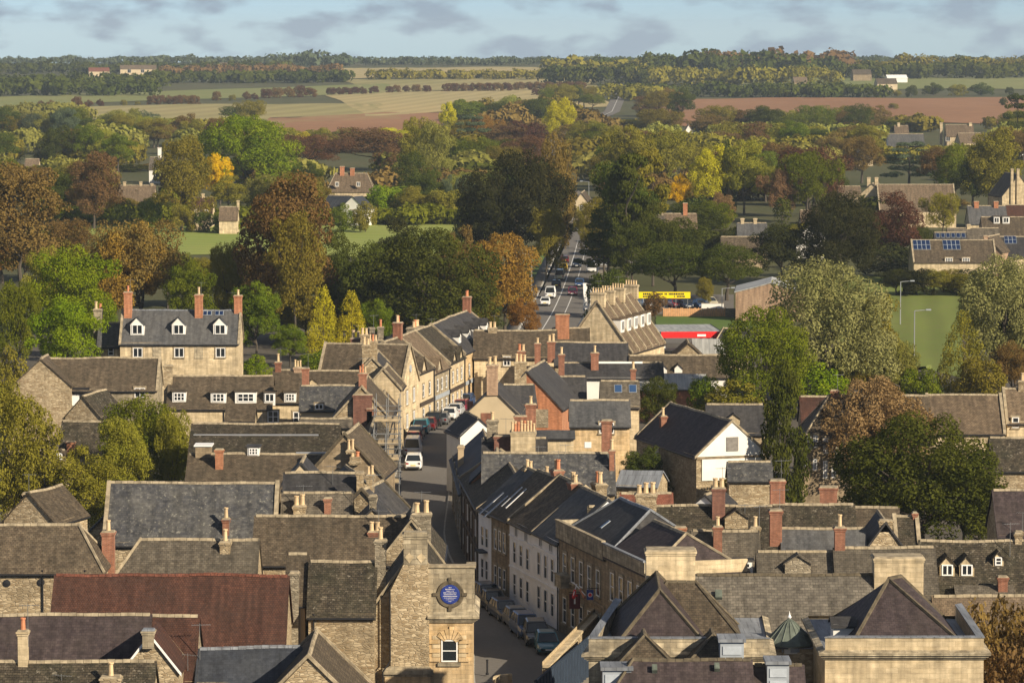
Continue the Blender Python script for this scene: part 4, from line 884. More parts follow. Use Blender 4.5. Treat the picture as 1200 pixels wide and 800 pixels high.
h = A('house', 'long dark brown roof carrying the tallest red brick chimney', 905, 1000, 590, 9.6, 2.9, 'stone_tile_moss', 'rubble', 44); h.chim(911, 562, 17, 'brick', 0, dy=.4, dep=1.0, aerial=True)
h = A('house', 'low dark roof with a broad brick chimney before the big dark tree', 966, 1052, 594, 8.6, 2.4, 'stone_tile', 'rubble', 40, yaw=-6); h.chim(971, 570, 20, 'brick', 0, dy=1.6, dep=1.0)
h = A('house', 'dark roof behind the stone and brick chimney stack right of the hipped slates', 690, 786, 592, 9.6, 2.7, 'stone_tile_moss', 'rubble', 44); h.chim(757, 578, 24, 'rubble', 3, dy=-1.5, dep=1.1)
h = A('outbuilding', 'low red-brown roof with a white post beyond the chimney stacks', 728, 787, 577, 7.4, 2.0, 'red_tile_bright', 'rubble', 38, cat='outbuilding', ridge='coping_stone')
h = B('shed', 'tiny slate shed with a pale gable by the garden wall', 826, 579, 6.8, 1.2, 4, 'slate_dark', 'render_pale', 40, heading=25, cat='shed', gutter=False)
# ---- centre
h = B('hall', 'big dark slate hall with a white boarded gable right of centre', 858, 493, 9.2, 3.6, 18, 'slate_purple', 'rubble', 42, heading=-16.5, coping='coping_stone', cat='building')
hw = h.W / 2
h.add('gable_cladding', 'render_white', lambda b: b.poly([(-h.L / 2 - .06, hw + .1, h.ze - .1), (-h.L / 2 - .06, -hw - .1, h.ze - .1), (-h.L / 2 - .06, 0, h.zr - .05)]))
h.add('wall_cladding', 'render_white', lambda b: b.box(-h.L / 2 - .09, -h.L / 2 - .002, -hw + .25, hw - .55, h.ze - 2.4, h.ze - .35))
h.add('beam', 'brown_stone', lambda b: b.box(-h.L / 2 - .12, -h.L / 2 - .002, -hw, hw, h.ze - .33, h.ze - .18))
h.add('louvre', 'boards_grey', lambda b: b.box(-h.L / 2 - .12, -h.L / 2 - .061, -.6, .6, h.ze + .35, h.ze + 1.7)); h.chim(777, 487, 8, 'brick', 1, dy=2.0, dep=.6)
h.winm('B', 6.5, h.ze - 1.4, .9, 1.1, 'two')
h = A('outbuilding', 'mottled slate lean-to in front of the white boarded gable', 853, 903, 540, 6.0, 1.9, 'slate_mottled', 'rubble', 38, cat='outbuilding')
h = A('house', 'dark slate cottage roof behind the white-gabled hall', 828, 894, 473, 7.6, 3.0, 'slate_dark', 'rubble', 42); h.dormer(860, 484, 497, 14, 'gable', None, 'ashlar')
h = S('garden_room', 'small stone extension with a white three-light window under the hall', (9.8, 333), (13.5, 332), 4.5, 4.0, 5.2, 'lead', 'rubble', cat='outbuilding', ridge=None); h.winm('F', 2.1, 2.0, 1.6, 1.3, 'three')
h = A('stone_house', 'yellow stone house with a grey slate roof in the centre', 668, 737, 468, 8.2, 3.0, 'slate_grey', 'ashlar_warm', 38); h.win('F', 711, 501, 17, 13, 'two').door('F', 689, 521, 8, 7, 'white_paint')
h = B('brick_house', 'orange-red brick gable with a steep dark roof in the centre', 617, 434, 9.6, 3.9, 13, 'slate_dark', 'brick_orange', 46, heading=9); h.chim(610, 424, 14, 'rubble', 3, dx=-6.2, dep=.9)
h.add('blocked_window', 'rubble_grey', lambda b: b.box(-h.L / 2 - .06, -h.L / 2 - .002, -2.4, -1.0, 3.4, 5.4))
h = B('rendered_house', 'plain cream gable with a brick chimney beside the curving street', 577, 454, 8.8, 3.0, 8, 'slate_dark', 'render_cream', 44, heading=4); h.chim(577, 427, 13, 'brick_tan', 2, dx=-3.7, dep=1.0)
h.add('blocked_window', 'brick', lambda b: b.box(-h.L / 2 - .05, -h.L / 2 - .002, .1, 1.2, 4.7, 6.1))
h = A('house', 'small dark slate roof behind the plain cream gable', 590, 625, 450, 8.2, 2.2, 'slate_dark', 'rubble', 42, yaw=8)
h = B('outbuilding', 'white rendered gable under dark slates below the plain cream gable', 561, 489, 8.0, 1.9, 6, 'slate_dark', 'render_white', 42, heading=-14, cat='outbuilding')
h = A('stone_house', 'squat house carrying the brick stacks and the big ashlar chimney crowned with pots', 566, 640, 512, 9.6, 2.4, 'slate_dark', 'rubble', 44)
h.chim(613, 505, 29, 'ashlar', 16, dy=-1.4, dep=1.9, base=3).chim(610, 487, 14, 'brick', 0, dy=1.8).chim(589, 510, 20, 'brick_dark', 0, dy=-.8, dep=1.2).chim(622, 473, 12, 'brick', 1, dy=2.4).chim(577, 492, 13, 'rubble_grey', 1, dy=0, base=2)
h = A('house', 'long dark mottled slate roof with a row of pots before it, right of the street', 566, 719, 530, 9.8, 3.1, 'slate_mottled', 'rubble', 44)
h.chim(717, 527, 6, 'brick', 1, dy=-1.2, dep=.6).chim(711, 492, 12, 'brick', 0, dy=2.5, dep=.8, base=3).aer(631, 522, 3.4).aer(663, 520, 3.6)
h = A('house', 'flat grey roof with a stone parapet left of the yellow stone house', 628, 672, 504, 8.6, 2.2, 'slate_grey', 'ashlar', 12, ridge=None)
h = A('house', 'low dark roof with a white dormer between brick chimneys', 640, 686, 441, 7.6, 2.4, 'slate_dark', 'rubble', 42); h.dormer(668, 455, 465, 11, 'gable', 'two')
h.chim(658, 415, 7, 'brick', 1, dy=2)
h = A('house', 'brown roof with two square blue rooflights right of the tall brick chimney', 704, 748, 446, 7.5, 3.0, 'stone_tile_grey', 'ashlar', 40)
for px in (724.5, 741.5): h.onroof('rooflight', px, 455.5, 9, 9, 'roof_glass')
h.chim(742, 432, 6, 'brick', 1, dy=1)
h = A('house', 'broad dark slate roof with a white flashing line below the gabled terrace', 656, 776, 424, 6.8, 2.6, 'slate_dark', 'render_white', 32); h.onroof('flashing', 727, 425, 52, 2.0, 'white_paint', frame='white_paint')
h.chim(697, 413, 9, 'brick', 1, dy=-1, dep=.8)
h = A('house', 'wide dark slate roof behind the central brick chimneys', 650, 735, 401, 8.0, 3.1, 'slate_dark', 'rubble', 38); h.chim(646, 400, 9, 'brick', 2, dy=-2).chim(630, 402, 7, 'brick', 1, dy=-2, base=3).chim(611, 411, 9, 'brick', 2, dy=-3, base=3)
h = A('house', 'long low stone-tiled roof with two white gablets near the metal shed', 738, 850, 416, 6.6, 3.2, 'stone_tile', 'render_white', 36)
for px in (777, 795): h.dormer(px, 426, 437, 9, 'gable', None, 'render_white')
h = A('shed', 'pale metal-roofed shed with a brick end in the centre right', 745, 826, 438, 5.4, 3.6, 'metal_roof', 'brick_orange', 22, cat='shed', ridge=None)
h = A('shed', 'pale grey-green sheet roof below the red canopy', 812, 848, 397, 5.2, 3.0, 'metal_roof', 'rubble', 30, cat='shed', ridge=None)
h = B('outbuilding', 'small stone-tiled gable left of the grey-green sheet roof', 807, 401, 5.6, 2.0, 5, 'stone_tile', 'rubble', 42, cat='outbuilding')
h = A('house', 'dark slate hipped roof with a cream dormer beside the red canopy', 848, 876, 384, 5.6, 2.2, 'slate_dark', 'rubble', 38, ends=(1.2, 0)); h.dormer(858, 388, 394, 9, 'flat', 'two', 'render_cream')
# ---- gabled terrace with copings
T5 = B('terrace', 'stone terrace with steep parapeted bays, white dormers and rows of chimney pots', 700, 353, 11, 4.7, 16, 'stone_tile_warm', 'ashlar', 54, heading=18, coping='coping_stone', cat='house')
for k in range(1, 5):
    x_ = -8 + 16 * k / 5; t_ = T5.tan
    for sy in (-1, 1):
        b = MB(); q = [(x_ - .17, 0, T5.zr - .1), (x_ + .17, 0, T5.zr - .1), (x_ + .17, sy * 4.9, T5.zr - 4.9 * t_ - .1), (x_ - .17, sy * 4.9, T5.zr - 4.9 * t_ - .1)]; u = [(p[0], p[1], p[2] + .42) for p in q]
        b.poly(u if sy < 0 else u[::-1])
        for i in range(4): j = (i + 1) % 4; b.poly([q[i], q[j], u[j], u[i]]); b.poly([q[j], q[i], u[i], u[j]]) if 0 else None
        b.build('coping', MATS['coping_stone'], T5.root)
for k in range(5):
    x_ = -8 + 16 * (k + .5) / 5
    T5.dormm(x_, -3.0, T5.zr - 3.0 * T5.tan, 1.7, 1.7, 'flat', 'two', 'render_white', 'stone_tile_warm')
    T5.winm('F', 16 * (k + .5) / 5, 1.2, 1.4, 1.6, 'three')
for k, n in ((0, 5), (1.5, 6), (3, 5), (5, 5)): T5.chimm(-8 + 16 * k / 5 + (.4 if k == 0 else 0), 0, 12.1, .8, 1.9, 'ashlar', 0); 
for c_ in [o for o in T5.root.children if o.name.startswith('chimney')]:
    for k in range(5): link('chimney_pot', pot_mesh('buff_pot'), c_, None, Matrix.Translation((0, -.7 + .35 * k, 12.13)) @ Matrix.Diagonal((.8, .8, .8, 1)))
h = A('stone_house', 'stone-tiled house with a square orange brick chimney beside the main road', 648, 690, 384, 8.6, 3.2, 'stone_tile', 'rubble', 42); h.chim(659, 368, 16, 'brick_orange', 0, dy=-1, dep=1.0)
h = A('stone_house', 'long stone-tiled house closing the end of the street', 556, 652, 387, 8.8, 3.4, 'stone_tile', 'ashlar', 42); h.win('F', 594, 423, 8, 11, 'grid').chim(577, 384, 10, 'rubble', 2, aerial=True)
# ---- left side of the street
LF = [(-12.9, 330), (-12.9, 352), (-12.9, 372), (-12.8, 392), (-12.6, 407), (-10.9, 416), (-9.3, 424), (-7.6, 432.5), (-5.9, 442), (-4.2, 451), (-1.6, 466)]
def front_gable(h, u, w, wall):
    """gablet over the street front"""
    hh = w * .62; y = -h.W / 2; b = MB(); x = -h.L / 2 + u; l = w / 2; zt = h.ze + hh; dp = hh / h.tan
    b.poly([(x - l, y - .03, h.ze - .4), (x + l, y - .03, h.ze - .4), (x + l, y - .03, h.ze), (x, y - .03, zt), (x - l, y - .03, h.ze)]); g = b.build('gable', MATS[wall], h.root)
    r_ = MB()
    for s_ in (-1, 1):
        q = [(x, y - .2, zt + .1), (x, y + dp + .2, zt + .1), (x + s_ * (l + .15), y + .2, h.ze - .03), (x + s_ * (l + .15), y - .2, h.ze - .03)]
        r_.poly(q if s_ < 0 else q[::-1]); r_.poly([(p[0], p[1], p[2] - .12) for p in q]); r_.poly([q[0], q[3], (q[3][0], q[3][1], q[3][2] - .14), (q[0][0], q[0][1], q[0][2] - .14)])
    r_.build('gable_roof', MATS[h.roof], g)
h = B('stone_house', 'stone gable house with a broad brick stack on its gable, left of the street', 424, 453, 9.6, 2.9, 13, 'stone_tile', 'rubble', 48, heading=0, coping='coping_stone')
h.chim(425, 462, 22, 'brick_dark', 0, dx=-6.7, dep=.7, base=5).chim(425, 437, 9, 'brick', 3, dx=-6.0, dep=.7).chim(435, 478, 10, 'brick', 0, dx=-6.75, dep=.6, base=2)
h = B('house', 'dark slate gable roof with a stone stack behind the broad brick stack', 436, 419, 9.8, 2.4, 9, 'slate_dark', 'rubble', 46, heading=2, coping='coping_stone')
h.chim(429, 404, 9, 'rubble', 2, dx=-4.0, dep=.7).chim(437, 400, 10, 'rubble', 3, dx=-3.0, dep=.7)
h = S('stone_house', 'low brown stone house at street level beside the scaffold', LF[0], LF[1], 4.5, 5.2, 7.6, 'stone_tile', 'brown_stone'); rowwin(h, 4, (.9, 3.3), 1.0, 1.3)
h = S('stone_house', 'low stone house with sashes beyond the second scaffold', LF[1], LF[2], 2.6, 5.2, 6.6, 'stone_tile_moss', 'brown_stone'); rowwin(h, 4, (.9, 3.3), 1.0, 1.3)
h = S('stone_house', 'stone house front just before the round-windowed gable', LF[2], LF[4], 2.6, 5.4, 6.8, 'stone_tile', 'rubble'); rowwin(h, 6, (.9, 3.4), 1.0, 1.3)
h = B('house', 'low stone gable with cream verges between the slate gable and the terrace', 449, 432, 9.2, 1.9, 6, 'stone_tile', 'ashlar', 48, heading=2, coping='coping_stone')
specs = [('terraced_house', 'pale stone gable with a round window high on the sunny street side', 4, 5, 'ashlar', 'stone_tile', 'slate_dark', 0),
         ('terraced_house', 'stone-tiled sunny house right of the round-windowed gable', 5, 6, 'render_cream', 'stone_tile', None, 1),
         ('terraced_house', 'sunny stone front with three tall sashes and stone roof', 6, 7, 'ashlar_weathered', 'stone_tile_warm', None, 1),
         ('terraced_house', 'narrow sunny front with twin gablets and a dark bay window', 7, 8, 'ashlar', 'stone_tile_moss', None, 2),
         ('terraced_house', 'yellow stone front with white dormers nearest the end of the street', 8, 10, 'ashlar_warm', 'slate_dark', None, 3)]
for n_, l_, i, j, wl, rf, _, md in specs:
    P, Q = LF[i], LF[j]; ze = 6.0 + .35 * (i % 3)
    if md == 0:
        # ridge runs back from the street: gable on the street
        d = Vector((Q[0] - P[0], Q[1] - P[1], 0)); w = d.length; d.normalize(); nrm = Vector((d.y, -d.x, 0)); mid = Vector(((P[0] + Q[0]) / 2, (P[1] + Q[1]) / 2, 0)); c = mid - nrm * 5
        h = H(n_, l_, c.x, c.y, math.atan2(nrm.y, nrm.x), 10, w, 6.0, 10.4, 'stone_tile', wl, coping='coping_stone', group='sunny terrace on the left of the street')
        b = MB(); b.lathe([(0, .07), (.32, .07), (.42, .1), (.45, 0)], n=16); b.build('round_window', MATS['grey_paint'], h.root, Matrix.Translation((5.01, 0, 7.6)) @ Matrix.Rotation(math.pi / 2, 4, 'Y'))
        h.winm('R', w * .3, 3.6, 1.0, 1.6).winm('R', w * .7, 3.6, 1.0, 1.6).winm('R', w * .3, .9, 1.0, 1.6).winm('R', w * .7, .9, 1.0, 1.6)
        h.chim(427, 392, 9, 'rubble', 2, dx=-4.5, dep=.8).chim(435, 384, 8, 'rubble_grey', 0, dx=-5, dep=.8, base=3)
    else:
        h = S(n_, l_, P, Q, 8.5, ze, 10.2, rf, wl, coping='coping_stone', group='sunny terrace on the left of the street')
        n = (3 if i != 5 else 2) if md != 3 else 5; rowwin(h, n, (.8, 3.5 + .1 * (i % 2)), .9, 1.5, 'sash')
        h.add('drainpipe', 'black_iron', lambda b: b.tube((h.L / 2 - .15, -h.W / 2 - .1, 0), (h.L / 2 - .15, -h.W / 2 - .1, h.ze), .08, n=6)); h.add('shop_front', 'dark_wood' if i % 2 else 'grey_paint', lambda b: b.box(-h.L / 2 + .5, h.L / 2 - .5, -h.W / 2 - .15, -h.W / 2 - .08, 2.6, 3.1))
        if md == 1: front_gable(h, h.L * .3, 2.6, wl)
        if md == 2: front_gable(h, h.L * .28, 2.2, wl); front_gable(h, h.L * .72, 2.2, wl)
        if md == 3:
            for k in range(4): h.dormm(-h.L / 2 + h.L * (k + .5) / 4, -3.1, h.zr - 3.1 * h.tan, 1.2, 1.7, 'gable', 'two', 'render_white')
        if i == 6: h.chim(487, 383, 27, 'rubble_grey', 4, dy=1.5, dep=1.6, base=3, pot='clay_pot').chim(466, 396, 13, 'rubble_grey', 2, dy=2.0, base=3)
        elif i == 7: h.chim(505, 388, 9, 'brick_dark', 3, dy=.6, pot='clay_pot').chim(514, 387, 8, 'brick_dark', 2, dy=.4)
        else: h.chimm(h.L / 2 - .5, 0, 11.9, .9, 1.0, 'brick', 2)
h = A('house', 'dark slate roof beside the round cream chimney tower', 424, 476, 398, 9.0, 2.6, 'slate_dark', 'rubble', 40)
h.chim(446, 383, 7, 'rubble_grey', 1, dy=.5, pot='clay_pot').chim(417, 396, 12, 'brick_dark', 2, dy=-2.4, dep=1.2, base=8.0)
h.chim(417, 413, 14, 'render_cream', 0, dy=-2.41, dep=1.5, base=0).chim(456, 410, 13, 'brick_dark', 1, dy=-3, base=2)
# ---- left middle
h = A('low_range', 'long mossy brown roof with a white roof line left of the brown stone gable', 226, 398, 496, 9.6, 4.2, 'stone_tile_moss', 'rubble_grey', 30, cat='building')
h.onroof('flashing', 300, 510, 146, 1.3, 'aluminium', frame='aluminium', lift=.08)
h = A('low_range', 'lower brown roof with two flat dormers behind the big dark slates', 222, 378, 531, 9.8, 4.0, 'stone_tile', 'brown_stone', 32, cat='building')
h.dormer(238, 523, 536, 18, 'flat', None, 'brown_stone', 'white_paint').dormer(297, 524, 534, 14, 'flat', 'three', 'render_white', 'slate_dark').onroof('flashing', 368, 531, 42, 1.6, 'aluminium', frame='aluminium', lift=.08)
h.chim(257, 526, 9, 'brick_orange', 0, dy=-1.6).chim(382, 533, 8, 'brick_orange', 0, dy=-2)
h = A('wall_range', 'grey stone boundary range below the little cream house', 352, 412, 490, 7.0, 1.2, 'stone_tile_grey', 'rubble_grey', 30, cat='outbuilding')
h = A('house', 'little cream house with mottled slates and one dark window', 353, 416, 451, 7.8, 2.8, 'slate_mottled', 'render_cream', 40); h.win('F', 374, 476, 10, 7, 'two')
h.chim(358, 431, 8, 'brick', 0, dy=1.5, dep=.8)
h = A('house', 'brown stone-tiled roof behind the little cream house', 356, 422, 434, 8.4, 2.8, 'stone_tile', 'rubble', 44); h.dormer(367, 443, 451, 8, 'gable', None, 'ashlar')
h = A('cottage', 'brown-roofed cottage with one flat white dormer and cream pots', 321, 356, 433, 8.6, 3.3, 'stone_tile', 'ashlar', 44); h.dormer(340, 460, 471, 14, 'flat', 'three').win('F', 350, 489, 13, 14, 'grid').chim(326, 424, 7, 'brick', 1).chim(349, 430, 9, 'brick_tan', 3)
h = A('cottage', 'long brown-roofed cottage row with three flat white dormers', 199, 320, 440, 8.2, 3.3, 'stone_tile', 'ashlar', 44)
h.dormer(256, 460, 472, 18, 'flat', 'three').dormer(288, 459, 472, 25, 'flat', 'three').dormer(316, 460, 472, 13, 'flat', 'two').dormer(210, 459, 471, 16, 'flat', 'three').chim(197, 428, 10, 'rubble', 0, dy=-.6, base=0)
h.win('F', 278, 490, 12, 7, 'two').win('F', 320, 488, 13, 14, 'grid').pipe('F', 300).pipe('F', 262)
h = A('lean_to', 'brown lean-to roof on the front of the cottage row', 266, 299, 474, 6.2, 1.6, 'stone_tile', 'ashlar', 42, cat='outbuilding', ridge=None)
h = A('farmhouse', 'brown-roofed house with a white window and porch recess at the left', 50, 187, 419, 9.0, 3.4, 'stone_tile', 'ashlar_weathered', 44, coping='coping_stone'); h.win('F', 164, 460, 12, 11, 'two').door('F', 95, 461, 20, 14, 'black_iron').door('F', 88, 469, 10, 12, 'white_paint').pipe('F', 83)  # black door panel is painted shade for the porch recess
h = B('farmhouse', 'broad tan gable end of the brown-roofed house at the far left', 48, 420, 9.35, 3.3, 6, 'stone_tile', 'rubble', 42, gutter=False)
h = B('cottage', 'small tan gable with a dark side roof among the left trees', 97, 463, 8.0, 2.0, 7, 'stone_tile_moss', 'rubble', 48, heading=14)
h = A('cottage', 'dark brown roof between the trees at left', 74, 142, 493, 7.6, 3.0, 'stone_tile_moss', 'rubble', 45); h.chim(83, 517, 9, 'brick_orange', 0, dy=-2.6)
h = A('cottage', 'half-hidden stone cottage with a white dormer under the left trees', 8, 76, 527, 8.0, 3.0, 'stone_tile', 'rubble', 45); h.dormer(70, 526, 539, 10, 'gable', 'two', 'rubble').win('F', 48, 560, 9, 10, 'two').win('F', 36, 562, 6, 10, 'sash')
h = B('cottage', 'low stone gable at the left edge below the weeping tree', 34, 577, 7.6, 2.4, 6, 'stone_tile', 'rubble', 45, heading=20); h.chim(32, 577, 9, 'rubble', 0, dx=-2.5)
h = A('manor', 'cream stone house with three tall orange chimneys and three white dormers', 144, 282, 363, 11.2, 3.7, 'slate_grey', 'ashlar', 46, cat='house', coping='coping_stone', ridge='lead')
for px in (161, 209.5, 258): h.dormer(px, 371, 392, 16, 'gable', 'two', 'render_white', 'slate_grey').win('F', px + .5, 413, 11, 11, 'two', 'white_paint')
for px, yt in ((150, 342), (233, 345), (279, 346)): h.chim(px, yt, 9, 'brick_orange', 1, dy=-.5 if px < 250 else 0, dep=.9)
h.onroof('solar_panel', 243, 367, 10, 5, 'solar_blue', cells=(2, 1)).onroof('solar_panel', 257, 367, 10, 5, 'solar_blue', cells=(2, 1)); h.aer(273, 342, 3, .8)
for px in (184, 233): h.add('blocked_window', 'ashlar_weathered', lambda b: (lambda p: b.box(p.x - .55, p.x + .55, -h.W / 2 - .04, -h.W / 2 - .002, p.z - .8, p.z + .8))(h.hitp(px, 413, (0, 1, 0), -h.W / 2)))
h = A('house', 'low slate wing with a white window left of the three-chimney house', 117, 142, 378, 9.4, 2.8, 'slate_grey', 'ashlar', 44); h.win('F', 130, 412, 6, 9, 'sash').chim(115, 362, 10, 'ashlar_weathered', 2, base=2)
# ---- right middle distance
h = A('stone_house', 'three-storey stone house with white sashes half hidden by the copper tree', 972, 1088, 463, 10.8, 4.2, 'stone_tile', 'brown_stone', 44, ends=(3.0, 0))
for px, py, w_, h_ in ((948, 518, 5, 16), (955.5, 517, 5, 14), (967.5, 522, 5, 18), (978, 526, 5, 18), (944, 541, 5, 12), (955, 544, 5, 13), (967, 550, 5, 20), (977, 552, 5, 15)): h.win('F', px, py, w_, h_, 'two')
h.chim(978, 457, 9, 'brick', 0)
h = A('house', 'red-tiled roof left of the tall stone house behind the conifer', 938, 972, 464, 8.8, 2.6, 'red_tile', 'rubble', 44)
h = A('stone_house', 'long pale brown roof behind the big dark tree at right', 1086, 1172, 462, 9.0, 3.6, 'stone_tile_warm', 'ashlar', 44, coping='coping_stone')
h = A('stone_house', 'sunlit tan roof with a gable at the right edge', 1176, 1240, 455, 9.4, 3.0, 'stone_tile_warm', 'ashlar', 46, coping='coping_stone'); h.chim(1198, 446, 10, 'rubble', 1).win('F', 1190, 495, 8, 12, 'sash')
h = A('house', 'dark roof at the right edge beside the big dark tree', 1160, 1245, 512, 8.0, 3.2, 'stone_tile_moss', 'rubble', 40)
h = A('house', 'nearly black roof low at the right edge', 1164, 1245, 574, 8.4, 3.6, 'slate_purple', 'rubble', 42); h.chim(1194, 622, 8, 'rubble', 0, dy=-4, base=2)
h = B('warehouse', 'flesh-brick warehouse with a pale low roof beyond the lawn', 903, 331, 6.2, 5.6, 14, 'metal_roof', 'brick_tan', 15, heading=5, cat='building', ridge=None)
# ------------------------------------------------------------------ houses out among the trees
def far(name, label, x1, x2, yr, zr, half, roof, wall, pitch=42, yaw=0, ends=(0, 0), **kw):
    return A(name, label, x1, x2, yr, zr, half, roof, wall, pitch, yaw, ends, gutter=False, sag=0, **kw)
VG = 'houses among the trees'
h = far('house', 'brown-roofed house with pale chimneys among the trees at left', 140, 182, 217, 8.5, 5, 'stone_tile_warm', 'ashlar', group=VG); h.chim(146, 213, 3, 'ashlar', 0).chim(165, 213, 3, 'ashlar', 0).chim(178, 215, 3, 'ashlar', 0)
h = B('house', 'pale gable joined to the brown-roofed house at left', 160, 222, 7.5, 3.4, 6, 'stone_tile_warm', 'render_cream', 42, gutter=False, group=VG)
h = far('house', 'pinkish-roofed white house at the meadow edge', 226, 250, 231, 7, 4, 'red_tile', 'render_cream', group=VG); h.win('F', 230, 248, 4, 4).win('F', 242, 248, 4, 4).chim(238, 227, 3, 'ashlar', 0)
h = far('house', 'grey-roofed stone barn right of the pinkish-roofed house', 258, 279, 242, 6.2, 3.2, 'stone_tile_warm', 'ashlar', group=VG); h.chim(279, 235, 3, 'ashlar', 0)
h = B('house', 'small pale gabled house by the meadow fence', 233, 244, 5.2, 2.2, 6, 'stone_tile_warm', 'ashlar', 45, gutter=False, group=VG); h.winm('L', 2.2, 1.8, 1.0, 1.0)
h = far('house', 'white house with one tall white chimney in the left wood', 176, 200, 184, 8, 4, 'stone_tile_grey', 'render_white', group=VG); h.chim(187, 173, 4, 'render_white', 0)
h = far('cottage', 'tiny pale cottage at the far left wood', 30, 46, 186, 6, 4, 'stone_tile_warm', 'render_cream', group=VG)
h = far('house', 'tan-roofed house with two orange chimneys left of the dark tree', 393, 430, 203, 10, 5, 'stone_tile_warm', 'ashlar', group=VG, ends=(2, 2)); h.chim(401, 195, 5, 'brick_orange', 0, dep=1.5).chim(413, 197, 5, 'brick_orange', 0, dep=1.5).win('F', 395, 216, 4, 5).win('F', 420, 216, 4, 5)
h = far('cottage', 'blue slate cottage with a white gable above the meadow', 385, 412, 229, 7, 4, 'slate_blue', 'render_white', 40, -28, group=VG)
h = B('cottage', 'white gable end beside the blue slate cottage', 413, 230, 7.1, 3.2, 6, 'slate_blue', 'render_white', 42, 20, gutter=False, group=VG); h.winm('L', 3.2, 2.5, 1, 1.2)
h = far('barn', 'long pale tan roof of a barn in the right middle distance', 1028, 1117, 216, 10, 6.5, 'stone_tile_warm', 'ashlar', group=VG, cat='barn', coping='coping_stone')
h = B('barn', 'sunlit stone gable left of the long pale barn roof', 1022, 215, 10.2, 4.6, 10, 'stone_tile_grey', 'ashlar', 42, 14, gutter=False, cat='barn', group=VG); h.chim(1018, 208, 4, 'ashlar', 0, dx=-4, dep=1.2).chim(1027, 208, 4, 'ashlar', 0, dx=-2, dep=1.2)
h = far('house', 'low roof left of the sunlit barn gable', 982, 1008, 218, 7.5, 4, 'stone_tile_warm', 'ashlar', group=VG)
h = far('school', 'stone school roof with blue solar panels at right', 1068, 1164, 281, 8.2, 4.4, 'stone_tile', 'ashlar', 40, group=VG, cat='building', coping='coping_stone')
h.onroof('solar_panel', 1080, 287, 20, 11, 'solar_blue', cells=(4, 2)).onroof('solar_panel', 1115, 287, 20, 11, 'solar_blue', cells=(4, 2))
for px in (1112, 1132): h.win('F', px, 305, 8, 6, 'three')
h = B('school', 'stone gabled wing between the two solar arrays', 1096, 282, 7.8, 2.3, 3, 'stone_tile', 'ashlar', 45, gutter=False, group=VG, cat='building'); h.winm('L', 2.3, 2.4, 1.3, 1.8, 'three')
h = far('school', 'roof with one slanting row of solar panels behind the school', 1095, 1132, 272, 8, 3.4, 'slate_dark', 'ashlar', 40, group=VG, cat='building')
for k in range(6): h.onroof('solar_panel', 1099 + 6 * k, 276, 4.4, 5, 'solar_blue')
h = B('house', 'brick-ended house with a solar roof beside the school', 1157, 277, 8, 2.8, 9, 'stone_tile', 'brick_tan', 45, 22, gutter=False, group=VG); h.chim(1155, 276, 5, 'brick_tan', 0, dx=-4.3, dep=1)
h = far('house', 'grey roof right of the brick-ended house', 1168, 1225, 277, 7.6, 4, 'slate_dark', 'ashlar', group=VG); h.onroof('solar_panel', 1184, 281, 14, 9, 'solar_blue', cells=(3, 2))
h = far('house', 'slate terrace with two orange chimneys above the school', 1134, 1178, 241, 9, 4, 'slate_grey', 'ashlar', 42, group=VG); h.chim(1144, 236, 5, 'brick_orange', 0, dep=1.2).chim(1167, 236, 5, 'brick_orange', 0, dep=1.2)
h = far('house', 'dark red roof at the right edge above the school', 1179, 1240, 240, 9, 4, 'red_tile', 'ashlar', 42, group=VG); h.chim(1191, 243, 4, 'ashlar', 0)
h = far('house', 'brown house with two white dormers above the school', 1150, 1200, 254, 8, 4, 'stone_tile', 'brick_tan', 42, group=VG); h.dormer(1168, 254, 262, 7, 'flat', 'two').dormer(1179, 254, 262, 8, 'flat', 'two')
h = far('house', 'grey roof tucked behind the school solar roof', 1110, 1170, 267, 8, 3.6, 'stone_tile_grey', 'ashlar', 40, group=VG); h.chim(1135, 263, 4, 'ashlar', 0)
h = B('church_end', 'pale stone building with twin turrets at the right edge', 1194, 204, 13, 4, 12, 'stone_tile_grey', 'ashlar', 52, -8, gutter=False, cat='church'); h.chim(1186, 198, 3, 'ashlar', 0, dx=-6, dep=.8, base=0).chim(1193, 198, 3, 'ashlar', 0, dx=-6, dep=.8, base=0)
h = far('house', 'slate-roofed house with a white gable in the far right trees', 1040, 1082, 157, 8, 6, 'slate_grey', 'render_white', group=VG)
h = far('house', 'sunlit stone house with two chimneys in the far right trees', 1108, 1140, 146, 10, 5, 'stone_tile_warm', 'ashlar', group=VG); h.chim(1103, 144, 3, 'ashlar', 0, dep=1.5, base=2).chim(1137, 144, 3, 'ashlar', 0, dep=1.5).win('F', 1111, 163, 5, 5)
h = far('house', 'tan stone range right below the sunlit stone house', 1122, 1150, 156, 7, 4, 'stone_tile_warm', 'ashlar', 42, 10, group=VG)
h = far('house', 'slate house at the far right edge of the wood', 1186, 1215, 158, 8, 5, 'slate_blue', 'render_white', group=VG)
h = far('cottage', 'small pale cottage with chimney behind the slate-roofed house', 1048, 1064, 147, 6.5, 4, 'stone_tile_warm', 'ashlar', group=VG); h.chim(1053, 144, 3, 'ashlar', 0, dep=1.4)
h = far('cottage', 'blue rooflit cottage in the trees left of the cedar', 1004, 1022, 174, 6, 4, 'slate_blue', 'ashlar', group=VG)
h = B('cottage', 'tiny white gable alone in the central trees', 807, 146, 8, 1.7, 7, 'stone_tile_warm', 'render_white', 60, gutter=False, group=VG)
h = B('cottage', 'white gabled cottage beside the road beyond the traffic', 681, 226, 8.5, 1.5, 16, 'stone_tile', 'render_cream', 52, 4, gutter=False, group=VG); h.winm('L', 1.5, 4.2, .8, 1.3).winm('L', 1.5, 1.8, .8, 1.3)
